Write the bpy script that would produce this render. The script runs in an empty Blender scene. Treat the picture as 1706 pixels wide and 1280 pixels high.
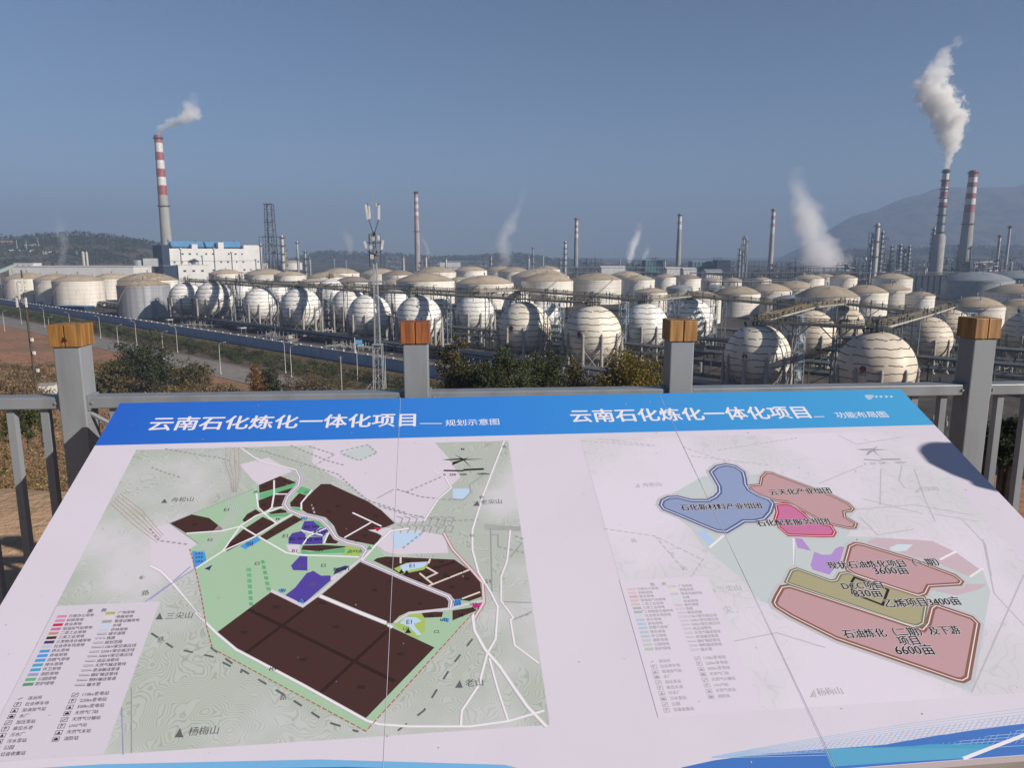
import bpy, bmesh, math, random
from mathutils import Vector, Matrix, Quaternion
R = math.radians
random.seed(7)
SC = bpy.context.scene
COL = SC.collection

# ------------------------------------------------------------------ camera, world, sun, exposure
EYE = Vector((0.0, 0.0, 34.0))
F, CX, CY = 1218.0, 853.0, 640.0
CAMROT = (Matrix.Rotation(R(80), 3, 'X') @ Matrix.Rotation(R(0.0), 3, 'Z'))
cam = bpy.data.cameras.new('camera')
cam.sensor_width = 36
cam.lens = F / 1706 * 36
cam.clip_start = 0.05
cam.clip_end = 30000
camo = bpy.data.objects.new('camera', cam)
COL.objects.link(camo)
camo.matrix_world = Matrix.Translation(EYE) @ CAMROT.to_4x4()
SC.camera = camo

SUN_AZ, SUN_EL = 60.0, 25.0          # azimuth measured to the right of straight behind the camera
sa, se = R(SUN_AZ), R(SUN_EL)
SUN = Vector((math.sin(sa) * math.cos(se), -math.cos(sa) * math.cos(se), math.sin(se)))
world = bpy.data.worlds.new('World')
SC.world = world
world.use_nodes = True
wn = world.node_tree.nodes
sky = wn.new('ShaderNodeTexSky')
sky.sky_type = 'NISHITA'
sky.sun_disc = False
sky.sun_elevation = se
sky.sun_rotation = math.atan2(SUN.x, SUN.y)
sky.altitude = 1900
sky.air_density = 1.0
sky.dust_density = 0.7
sky.ozone_density = 3.6
wn['Background'].inputs['Strength'].default_value = 0.054
world.node_tree.links.new(sky.outputs[0], wn['Background'].inputs['Color'])
sl = bpy.data.lights.new('sun', 'SUN')
sl.energy = 5.0
sl.angle = R(0.55)
sl.color = (1.0, 0.93, 0.84)
slo = bpy.data.objects.new('sun', sl)
COL.objects.link(slo)
slo.rotation_euler = SUN.to_track_quat('Z', 'Y').to_euler()
slo.location = (50, -50, 80)
SC.view_settings.view_transform = 'Standard'
SC.view_settings.look = 'None'
SC.view_settings.exposure = 0.62
SC.view_settings.gamma = 1.0
SC.cycles.volume_bounces = 8
SC.cycles.volume_step_rate = 0.22
SC.cycles.volume_max_steps = 512
SC.cycles.max_bounces = 10
SC.cycles.use_denoising = True
HAZE = 2.75e-4
HAZE_COL = (0.31, 0.405, 0.58)

# ------------------------------------------------------------------ pixel helpers (photo pixels, 1706 x 1280)
def ray(px, py):
    return CAMROT @ Vector(((px - CX) / F, -(py - CY) / F, -1.0))
def at(px, py, d):                      # the point at forward distance d
    v = ray(px, py)
    return EYE + v * (d / v.y)
def onz(px, py, z):
    v = ray(px, py)
    return EYE + v * ((z - EYE.z) / v.z)
HOR = CY - F * math.tan(R(10))
def dist(py, drop):                     # forward distance of something `drop` metres below the eye
    v = ray(CX, py)
    return drop / -v.z * v.y

# ------------------------------------------------------------------ mesh collector
class MB:
    def __init__(s):
        s.v, s.f, s.m = [], [], []
    def add(s, vs, fs, mi=0):
        b = len(s.v)
        s.v.extend([tuple(p) for p in vs])
        for f in fs:
            s.f.append(tuple(i + b for i in f))
            s.m.append(mi)
    def box(s, c, size, mi=0, rot=None):
        x, y, z = [q / 2 for q in size]
        ps = [Vector(p) for p in ((-x, -y, -z), (x, -y, -z), (x, y, -z), (-x, y, -z), (-x, -y, z), (x, -y, z), (x, y, z), (-x, y, z))]
        if rot is not None:
            if not isinstance(rot, Matrix):
                rot = Matrix.Rotation(rot, 3, 'Z')
            ps = [rot @ p for p in ps]
        c = Vector(c)
        s.add([p + c for p in ps], [(0, 3, 2, 1), (4, 5, 6, 7), (0, 1, 5, 4), (1, 2, 6, 5), (2, 3, 7, 6), (3, 0, 4, 7)], mi)
    def tube(s, p0, p1, r0, r1=None, n=8, mi=0, cap=True):
        r1 = r0 if r1 is None else r1
        p0, p1 = Vector(p0), Vector(p1)
        d = (p1 - p0)
        if d.length < 1e-6:
            return
        d.normalize()
        a = d.orthogonal().normalized() if abs(d.z) < 0.999 else Vector((1, 0, 0))
        b = d.cross(a)
        vs = []
        for p, r in ((p0, r0), (p1, r1)):
            for i in range(n):
                t = 2 * math.pi * i / n
                vs.append(p + (a * math.cos(t) + b * math.sin(t)) * r)
        fs = [(i, (i + 1) % n, n + (i + 1) % n, n + i) for i in range(n)]
        if cap:
            fs += [tuple(range(n - 1, -1, -1)), tuple(range(n, 2 * n))]
        s.add(vs, fs, mi)
    def path(s, pts, r, n=6, mi=0):
        for a, b in zip(pts, pts[1:]):
            s.tube(a, b, r, r, n, mi)
    def lathe(s, prof, n=32, c=(0, 0, 0), mi=0, mis=None, capb=False, capt=False):
        c = Vector(c)
        vs, fs = [], []
        for r, z in prof:
            for i in range(n):
                t = 2 * math.pi * i / n
                vs.append(c + Vector((r * math.cos(t), r * math.sin(t), z)))
        b = len(s.v)
        s.v.extend([tuple(p) for p in vs])
        for k in range(len(prof) - 1):
            for i in range(n):
                j = (i + 1) % n
                s.f.append((b + k * n + i, b + k * n + j, b + (k + 1) * n + j, b + (k + 1) * n + i))
                s.m.append(mis[k] if mis else mi)
        if capb:
            s.f.append(tuple(b + i for i in range(n - 1, -1, -1))); s.m.append(mi)
        if capt:
            k = len(prof) - 1
            s.f.append(tuple(b + k * n + i for i in range(n))); s.m.append(mis[-1] if mis else mi)
    def build(s, name, mats, parent=None, smooth=False, loc=None, rotz=0):
        me = bpy.data.meshes.new(name)
        me.from_pydata(s.v, [], s.f)
        if not isinstance(mats, (list, tuple)):
            mats = [mats]
        for m in mats:
            me.materials.append(m)
        if len(mats) > 1:
            me.polygons.foreach_set('material_index', s.m)
        if smooth:
            me.polygons.foreach_set('use_smooth', [True] * len(me.polygons))
        me.update()
        if smooth:
            try:
                me.set_sharp_from_angle(angle=R(40))
            except Exception:
                pass
        o = bpy.data.objects.new(name, me)
        COL.objects.link(o)
        if parent:
            o.parent = parent
        if loc is not None:
            o.location = loc
        if rotz:
            o.rotation_euler.z = rotz
        return o

def tag(o, label=None, cat=None, group=None, kind=None):
    if label: o['label'] = label
    if cat: o['category'] = cat
    if group: o['group'] = group
    if kind: o['kind'] = kind
    return o
def thing(name, label, cat, loc=(0, 0, 0), rotz=0, group=None):
    o = bpy.data.objects.new(name, None)
    COL.objects.link(o)
    o.location = loc
    o.rotation_euler = (0, 0, rotz)
    o.empty_display_size = 0.5
    return tag(o, label, cat, group, 'thing')
def dup(root, loc, rotz=0, scale=1.0, label=None, group=None):
    r = root.copy(); COL.objects.link(r)
    r.location = loc; r.rotation_euler = (0, 0, rotz)
    r.scale = scale if isinstance(scale, (tuple, list)) else (scale,) * 3
    if label: r['label'] = label
    if group: r['group'] = group
    for ch in list(root.children):
        c = ch.copy(); COL.objects.link(c); c.parent = r
        for g in list(ch.children):
            d = g.copy(); COL.objects.link(d); d.parent = c
    return r

# ------------------------------------------------------------------ materials
def newmat(name):
    m = bpy.data.materials.new(name)
    m.use_nodes = True
    return m, m.node_tree.nodes, m.node_tree.links, m.node_tree.nodes['Principled BSDF']
ALB = 0.77                              # one scale for every surface colour, set together with the exposure
def rgb(c):
    return (c[0] * ALB, c[1] * ALB, c[2] * ALB, 1.0)
def rgb1(c):
    return (c[0], c[1], c[2], 1.0)
def mat(name, col, rough=0.7, metal=0.0, var=0.18, scale=1.0, col2=None, stretch=(1, 1, 1), detail=6, lo=0.35, hi=0.65, bump=0.0, spec=0.5, rnd=0.0, tex='Object', bscale=None):
    """base colour broken up by noise; col2 = the other end of the mix; rnd = per-object tint"""
    m, N, L, B = newmat(name)
    B.inputs['Roughness'].default_value = rough
    B.inputs['Metallic'].default_value = metal
    B.inputs['Specular IOR Level'].default_value = spec
    tc = N.new('ShaderNodeTexCoord'); mp = N.new('ShaderNodeMapping')
    mp.inputs['Scale'].default_value = stretch
    L.new(tc.outputs[tex], mp.inputs[0])
    oi = N.new('ShaderNodeObjectInfo')
    mul = N.new('ShaderNodeMath'); mul.operation = 'MULTIPLY'; mul.inputs[1].default_value = 57.0
    L.new(oi.outputs['Random'], mul.inputs[0])
    no = N.new('ShaderNodeTexNoise'); no.noise_dimensions = '4D'
    no.inputs['Scale'].default_value = scale; no.inputs['Detail'].default_value = detail; no.inputs['Roughness'].default_value = 0.62
    L.new(mp.outputs[0], no.inputs['Vector']); L.new(mul.outputs[0], no.inputs['W'])
    mr = N.new('ShaderNodeMapRange'); mr.inputs[1].default_value = lo; mr.inputs[2].default_value = hi
    L.new(no.outputs[0], mr.inputs[0])
    mx = N.new('ShaderNodeMix'); mx.data_type = 'RGBA'
    c2 = col2 or tuple(c * (1 - var) for c in col)
    mx.inputs[6].default_value = rgb(col); mx.inputs[7].default_value = rgb(c2)
    L.new(mr.outputs[0], mx.inputs[0])
    out = mx.outputs[2]
    if rnd:
        hs = N.new('ShaderNodeHueSaturation')
        m2 = N.new('ShaderNodeMapRange'); m2.inputs[3].default_value = 1 - rnd; m2.inputs[4].default_value = 1 + rnd
        L.new(oi.outputs['Random'], m2.inputs[0]); L.new(m2.outputs[0], hs.inputs['Value'])
        L.new(out, hs.inputs['Color']); out = hs.outputs[0]
    L.new(out, B.inputs['Base Color'])
    if bump:
        bp = N.new('ShaderNodeBump'); bp.inputs['Strength'].default_value = bump; bp.inputs['Distance'].default_value = 0.05
        if bscale:
            n2 = N.new('ShaderNodeTexNoise'); n2.inputs['Scale'].default_value = bscale; n2.inputs['Detail'].default_value = 5
            L.new(tc.outputs[tex], n2.inputs['Vector']); L.new(n2.outputs[0], bp.inputs['Height'])
        else:
            L.new(no.outputs[0], bp.inputs['Height'])
        L.new(bp.outputs[0], B.inputs['Normal'])
    m['out'] = 0
    return m
def flat(name, col, rough=0.45):
    m, N, L, B = newmat(name)
    B.inputs['Base Color'].default_value = rgb(col)
    B.inputs['Roughness'].default_value = rough
    B.inputs['Specular IOR Level'].default_value = 0.35
    return m
def two_noise(name, cols, s1, s2, rough=0.95, bump=0.0, stretch=(1, 1, 1)):
    """three ground colours mixed by a broad and a fine noise"""
    m, N, L, B = newmat(name)
    B.inputs['Roughness'].default_value = rough
    B.inputs['Specular IOR Level'].default_value = 0.2
    tc = N.new('ShaderNodeTexCoord'); mp = N.new('ShaderNodeMapping'); mp.inputs['Scale'].default_value = stretch
    L.new(tc.outputs['Object'], mp.inputs[0])
    n1 = N.new('ShaderNodeTexNoise'); n1.inputs['Scale'].default_value = s1; n1.inputs['Detail'].default_value = 8; n1.inputs['Roughness'].default_value = .6
    n2 = N.new('ShaderNodeTexNoise'); n2.inputs['Scale'].default_value = s2; n2.inputs['Detail'].default_value = 6
    L.new(mp.outputs[0], n1.inputs['Vector']); L.new(mp.outputs[0], n2.inputs['Vector'])
    r1 = N.new('ShaderNodeMapRange'); r1.inputs[1].default_value = .42; r1.inputs[2].default_value = .58
    r2 = N.new('ShaderNodeMapRange'); r2.inputs[1].default_value = .35; r2.inputs[2].default_value = .7
    L.new(n1.outputs[0], r1.inputs[0]); L.new(n2.outputs[0], r2.inputs[0])
    a = N.new('ShaderNodeMix'); a.data_type = 'RGBA'; a.inputs[6].default_value = rgb(cols[0]); a.inputs[7].default_value = rgb(cols[1])
    b = N.new('ShaderNodeMix'); b.data_type = 'RGBA'; b.inputs[7].default_value = rgb(cols[2])
    L.new(r1.outputs[0], a.inputs[0]); L.new(a.outputs[2], b.inputs[6]); L.new(r2.outputs[0], b.inputs[0])
    L.new(b.outputs[2], B.inputs['Base Color'])
    if bump:
        bp = N.new('ShaderNodeBump'); bp.inputs['Strength'].default_value = bump; bp.inputs['Distance'].default_value = .05
        L.new(n2.outputs[0], bp.inputs['Height']); L.new(bp.outputs[0], B.inputs['Normal'])
    return m

MT = {}
MT['tank_wall'] = mat('tank_wall', (.96, .90, .80), .55, var=0, col2=(.70, .61, .49), scale=.22, stretch=(1, 1, .16), lo=.42, hi=.72, rnd=.1)
MT['tank_roof'] = mat('tank_roof', (.46, .355, .235), .85, col2=(.60, .50, .37), scale=.16, lo=.38, hi=.66, rnd=.12)
MT['tank_grey'] = mat('tank_grey', (.42, .44, .46), .5, col2=(.30, .32, .34), scale=.2, lo=.4, hi=.65)  # blue-grey tanks; also puts shade into the colour of the low ones
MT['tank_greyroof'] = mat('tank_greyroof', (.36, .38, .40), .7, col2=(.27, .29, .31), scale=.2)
MT['tank_steel'] = mat('tank_steel', (.50, .51, .52), .45, .15, col2=(.33, .34, .36), scale=.35, stretch=(1.6, 1.6, .03), lo=.4, hi=.62)
MT['tank_rust'] = mat('tank_rust', (.38, .25, .13), .85, col2=(.55, .47, .36), scale=.4, lo=.4, hi=.6)
MT['rust_roof'] = mat('rust_roof', (.42, .32, .25), .85, col2=(.30, .21, .16), scale=.25, lo=.35, hi=.7)
MT['seam'] = mat('seam', (.38, .33, .28), .8, var=.3, scale=1)
MT['sphere'] = mat('sphere', (.98, .95, .89), .5, col2=(.62, .57, .48), scale=.42, stretch=(1, 1, .28), lo=.46, hi=.76, rnd=.06)
MT['sphere_beige'] = mat('sphere_beige', (.78, .67, .53), .55, col2=(.55, .46, .35), scale=.3, stretch=(1, 1, .5), lo=.42, hi=.75, rnd=.06)
MT['sphere_cream'] = mat('sphere_cream', (.90, .83, .69), .55, col2=(.62, .54, .42), scale=.3, stretch=(1, 1, .5), lo=.42, hi=.75, rnd=.05)
MT['band'] = mat('band', (.10, .095, .085), .9, var=.4, scale=2)
MT['leg'] = mat('leg', (.46, .43, .39), .8, col2=(.30, .28, .26), scale=.5, stretch=(1, 1, .3), rnd=.15)
MT['darksteel'] = mat('darksteel', (.07, .075, .08), .7, var=.4, scale=1.5)
MT['steel'] = mat('steel', (.30, .32, .34), .5, .3, var=.3, scale=1.2, rnd=.15)
MT['galv'] = mat('galv', (.50, .53, .55), .45, .35, var=.3, scale=2)
MT['paleblue'] = mat('paleblue', (.46, .54, .58), .6, var=.25, scale=1)
MT['yellow'] = mat('yellow', (.36, .25, .10), .6, col2=(.30, .23, .14), scale=1.3)
MT['tanrail'] = mat('tanrail', (.33, .27, .18), .7, var=.3, scale=1.3)
MT['deckgreen'] = mat('deckgreen', (.055, .10, .085), .8, var=.4, scale=1)
MT['pipe'] = mat('pipe', (.40, .40, .38), .5, .1, var=.35, scale=.8, rnd=.2)
MT['pipewhite'] = mat('pipewhite', (.62, .58, .50), .55, var=.3, scale=.8)
MT['red'] = mat('red', (.31, .055, .055), .6, col2=(.36, .13, .12), scale=.3)
MT['pink'] = mat('pink', (.46, .20, .17), .7, col2=(.5, .30, .27), scale=.3)
MT['white'] = mat('white', (.76, .74, .71), .6, var=.28, scale=.35)
MT['concrete'] = mat('concrete', (.42, .40, .37), .85, var=.25, scale=.25, stretch=(1, 1, .2))
MT['pinkcon'] = mat('pinkcon', (.54, .44, .40), .85, var=.25, scale=.25, stretch=(1, 1, .2))
MT['black'] = flat('black', (.02, .02, .022), .6)
MT['building'] = mat('building', (.84, .81, .77), .75, var=.14, scale=.12, stretch=(1, 1, .4))
MT['blueclad_shade'] = mat('blueclad_shade', (.018, .036, .07), .8, var=.25, scale=.2)  # navy cladding; also the painted shade of the plant's end and annex side
MT['blueroof'] = mat('blueroof', (.13, .34, .60), .5, var=.25, scale=.2)
MT['teal'] = mat('teal', (.08, .20, .22), .6, var=.3, scale=.15)
MT['window'] = flat('window', (.035, .045, .06), .15)
MT['brickpink'] = mat('brickpink', (.48, .26, .20), .85, var=.25, scale=.3)

# ------------------------------------------------------------------ terrain: one sheet from the lookout's lot to the horizon
WALL_A, WALL_DIR = Vector((-367.0, 524.0)), Vector((0.733, -0.680)).normalized()
WALL_N = Vector((-0.680, -0.733)).normalized()
def qoff(x, y):
    return (x - WALL_A.x) * WALL_N.x + (y - WALL_A.y) * WALL_N.y
Q0 = qoff(0, 0)
QR = 47.0
def sm(a, b, x):
    t = max(0.0, min(1.0, (x - a) / (b - a)))
    return t * t * (3 - 2 * t)
def lerp(a, b, t):
    return a + (b - a) * t
def hsh(x, y):
    return (math.sin(x * .131 + y * .071) + math.sin(x * .053 - y * .117 + 1.3) + .6 * math.sin(x * .31 + y * .27 + 2.1) + .4 * math.sin(x * .71 - y * .52)) / 3
def px_of(x, y):
    return CX + F * x / max(y, 1) * 0.985      # pixel column of a far point, near enough
def interp(tab, x):
    if x <= tab[0][0]: return tab[0][1]
    for (a, b), (c, d) in zip(tab, tab[1:]):
        if x <= c: return b + (d - b) * (x - a) / (c - a)
    return tab[-1][1]
MOUNT = [(1285, 430), (1335, 404), (1378, 374), (1400, 362), (1436, 353), (1454, 344), (1486, 331), (1506, 329), (1522, 320), (1536, 317), (1570, 317.5), (1651, 317), (1678, 310), (1706, 307), (1800, 296), (1900, 312), (2100, 330)]
HILLL = [(-400, 412), (-100, 392), (0, 396), (60, 398), (110, 394), (160, 390), (230, 399), (260, 404), (330, 418), (400, 430)]
HILLC = [(480, 440), (530, 424), (560, 421), (600, 423), (660, 425), (720, 430), (790, 430), (840, 425), (880, 426), (930, 434), (990, 438)]
HILLR = [(1330, 438), (1400, 419), (1460, 421), (1560, 412), (1640, 413), (1706, 411), (1900, 405)]
def hz(py, d):
    return EYE.z + (HOR - py) / F * d
def ridge(tab, x, y, d0, w, rough):
    px = px_of(x, y)
    if px < tab[0][0] or px > tab[-1][0]: return 0.0
    top = hz(interp(tab, px), d0)
    if top <= 0: return 0.0
    t = abs(y - d0) / w
    if t >= 1: return 0.0
    return top * (1 - t) ** 1.15 * (1 + rough * hsh(x * .25, y * .25) * t * 2)
def ground(x, y):
    q = qoff(x, y)
    r = math.hypot(x, y)
    if y < 900:
        t = (Q0 - q) / (Q0 - QR)
        ang = x / max(y, 3.0)
        e = lerp(3.0, 1.35, sm(-.42, -.08, ang))
        e = lerp(e, 2.0, sm(.3, .7, ang))
        if t >= 1: z = 0.0
        elif t <= 0: z = 32.4
        else:
            z = 32.4 * (1 - t) ** e
        if y < 60:
            k = 1 - sm(5.0, 9.5, y + .25 * abs(x) * (1 if x > -2.5 else .55))
            z = lerp(z, 32.4, k) if y > 0 else 32.4
        if 0 < t < 1 and r > 10:
            z += hsh(x * 1.6, y * 1.6) * .55 * min(1, (r - 10) / 30) * (1 - t) ** .3
        return max(0.0, z)
    z = 0.0
    z = max(z, ridge(HILLL, x, y, 1700, 650, .3))
    z = max(z, ridge(HILLC, x, y, 3000, 700, .3))
    z = max(z, ridge(HILLR, x, y, 2900, 800, .3))
    z = max(z, ridge(MOUNT, x, y, 5400, 1300, .16))
    return z
def spaced(lims):
    out = []
    for a, b, st in lims:
        n = max(1, round((b - a) / st))
        out += [a + (b - a) * i / n for i in range(n)]
    return out + [lims[-1][1]]
xs = spaced([(-9000, -2400, 600), (-2400, -700, 55), (-700, -240, 14), (-240, -60, 4), (-60, -14, 1.6), (-14, 14, .7), (14, 60, 1.8), (60, 200, 6), (200, 700, 25), (700, 5400, 60), (5400, 9000, 600)])
ys = spaced([(-260, -30, 30), (-30, 0, 3), (0, 16, .7), (16, 60, 1.6), (60, 240, 4), (240, 620, 10), (620, 900, 40), (900, 2600, 55), (2600, 3900, 70), (3900, 7000, 100), (7000, 9600, 480)])
tb = MB()
tv = [(x, y, ground(x, y)) for y in ys for x in xs]
nx = len(xs)
tf = [(j * nx + i, j * nx + i + 1, (j + 1) * nx + i + 1, (j + 1) * nx + i) for j in range(len(ys) - 1) for i in range(nx - 1)]
tb.add(tv, tf)
def ground_mat():
    m, N, L, B = newmat('soil')
    B.inputs['Roughness'].default_value = .95
    B.inputs['Specular IOR Level'].default_value = .15
    tc = N.new('ShaderNodeTexCoord')
    def noise(s, d=7, r=.6):
        n = N.new('ShaderNodeTexNoise'); n.inputs['Scale'].default_value = s; n.inputs['Detail'].default_value = d; n.inputs['Roughness'].default_value = r
        L.new(tc.outputs['Object'], n.inputs['Vector']); return n
    def rng(src, a, b):
        r = N.new('ShaderNodeMapRange'); r.inputs[1].default_value = a; r.inputs[2].default_value = b
        L.new(src, r.inputs[0]); return r.outputs[0]
    def mix(f, a, b):
        x = N.new('ShaderNodeMix'); x.data_type = 'RGBA'
        L.new(f, x.inputs[0])
        for k, c in ((6, a), (7, b)):
            if isinstance(c, tuple): x.inputs[k].default_value = rgb(c)
            else: L.new(c, x.inputs[k])
        return x.outputs[2]
    n1, n2, n3 = noise(.035), noise(.6), noise(9)
    c = mix(rng(n1.outputs[0], .44, .58), (.50, .235, .135), (.33, .20, .115))
    c = mix(rng(n2.outputs[0], .4, .7), c, (.20, .14, .085))
    sand = mix(rng(n3.outputs[0], .3, .7), (.60, .40, .25), (.49, .31, .185))
    sp = N.new('ShaderNodeSeparateXYZ'); L.new(tc.outputs['Object'], sp.inputs[0])
    c = mix(rng(sp.outputs['Z'], 31.2, 32.2), c, sand)
    # far ground: scrub and woodland instead of bare earth
    far = mix(rng(noise(.010, 9, .7).outputs[0], .45, .56), (.03, .045, .028), (.17, .135, .09))
    c = mix(rng(sp.outputs['Y'], 800, 1300), c, far)
    L.new(c, B.inputs['Base Color'])
    bp = N.new('ShaderNodeBump'); bp.inputs['Strength'].default_value = .7; bp.inputs['Distance'].default_value = .06
    L.new(n3.outputs[0], bp.inputs['Height']); L.new(bp.outputs[0], B.inputs['Normal'])
    return m
terrain = tb.build('terrain', ground_mat(), smooth=True)
tag(terrain, kind='structure')

def hit(px, py, d0=4.0, d1=900.0):       # first point of the terrain along a photo ray
    v = ray(px, py); v = v / v.y
    d = d0
    while d < d1:
        p = EYE + v * d
        if p.z <= ground(p.x, p.y):
            return p
        d += max(.15, d * .004)
    return EYE + v * d1

# yard inside the wall, the road outside it
def wp(s, q):                             # point s metres along the wall, q metres out of it
    p = WALL_A + WALL_DIR * s + WALL_N * q
    return (p.x, p.y)
def strip(name, s0, s1, q0, q1, m, z=.004, n=1, kind='structure'):
    b = MB()
    for k in range(n):
        a, c = s0 + (s1 - s0) * k / n, s0 + (s1 - s0) * (k + 1) / n
        b.add([(*wp(a, q0), z), (*wp(c, q0), z), (*wp(c, q1), z), (*wp(a, q1), z)], [(0, 1, 2, 3)])
    return tag(b.build(name, m), kind=kind)
yard_m = two_noise('yard_ground', [(.075, .068, .062), (.15, .11, .08), (.05, .048, .047)], .035, .3)
strip('yard', -420, 900, -1, -1000, yard_m, .006)
verge_m = two_noise('verge_soil', [(.13, .095, .06), (.085, .07, .04), (.17, .12, .08)], .06, .7)
strip('verge', -420, 560, .3, 27, verge_m, .006)
road_m = two_noise('road_surface', [(.27, .24, .215), (.22, .20, .185), (.33, .29, .25)], .05, .5, .9)
strip('road', -420, 560, 28.0, 41, road_m, .008)
kerb_m = mat('kerb', (.45, .43, .40), .85, var=.25, scale=.6)
for nm, q in (('kerb', 27.75), ('kerb', 41.2)):
    b = MB(); c = wp(70, q)
    b.box((c[0], c[1], .07), (980, .3, .15), rot=math.atan2(WALL_DIR.y, WALL_DIR.x))
    tag(b.build(nm, kerb_m), kind='structure')
b = MB()
for k in range(120):
    s = -400 + k * 8
    a, c = wp(s, 34.5), wp(s + 4, 34.5)
    dx = Vector(WALL_N) * .08
    b.add([(a[0] - dx.x, a[1] - dx.y, .012), (c[0] - dx.x, c[1] - dx.y, .012), (c[0] + dx.x, c[1] + dx.y, .012), (a[0] + dx.x, a[1] + dx.y, .012)], [(0, 1, 2, 3)])
tag(b.build('road_marking', flat('lane_paint', (.5, .49, .46), .8)), kind='structure')
pv = strip('plant_road', -420, 760, -14, -19, two_noise('plant_road_surface', [(.20, .175, .15), (.15, .14, .13), (.25, .21, .17)], .05, .5), .012)

# ------------------------------------------------------------------ information board (a flat printed panel on a sloping frame)
D1 = 2.25
BTL = at(200, 672, D1)
BU = ray(12000, 461).normalized()
BV = ray(717, -184).normalized()
BV = (BV - BU * BU.dot(BV)).normalized()
BN = BU.cross(BV)
BM = Matrix((BU, BV, BN)).transposed()
def uv(px, py):
    d = ray(px, py)
    t = (BTL - EYE).dot(BN) / d.dot(BN)
    p = EYE + d * t - BTL
    return p.dot(BU), p.dot(BV)
BW = uv(1504, 652.6)[0]
BH = -uv(1381, 1281)[1] + .004
board = thing('information_board', 'large white sloping board printed with two planning maps under a blue title band', 'information board', BTL)
board.rotation_euler = BM.to_euler()
def onboard(px, py):
    u, v = uv(px, py)
    return BTL + BU * u + BV * v

board_white = mat('printed_white', (.665, .615, .70), .40, var=.07, scale=2.2, spec=.4, detail=9, lo=.45, hi=.8, bump=.02, bscale=3)
frame_m = mat('board_frame', (.50, .49, .50), .45, .3, var=.2, scale=6)
b = MB(); b.box((BW / 2, -BH / 2, -.012), (BW, BH, .024))
b.build('panel', board_white, board)
b = MB()
for (c, s) in (((BW / 2, -.02, -.045), (BW - .02, .036, .04)), ((BW / 2, -BH + .02, -.045), (BW - .02, .036, .04)),
               ((.03, -BH / 2, -.045), (.036, BH - .08, .04)), ((BW - .03, -BH / 2, -.045), (.036, BH - .08, .04)), ((BW / 2, -BH / 2, -.045), (.036, BH - .08, .04))):
    b.box(c, s)
b.build('frame', frame_m, board)
for (u, v) in ((.25, -.25), (BW - .25, -.25), (.25, -BH + .2), (BW - .25, -BH + .2)):
    top = BTL + BU * u + BV * v - BN * .066
    bb = MB()
    inv = BM.inverted()
    p0 = inv @ (top - BTL)
    p1 = inv @ (Vector((top.x, top.y, 32.4)) - BTL)
    bb.tube(p0, p1, .025, .025, 10)
    bb.build('leg', frame_m, board)

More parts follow.
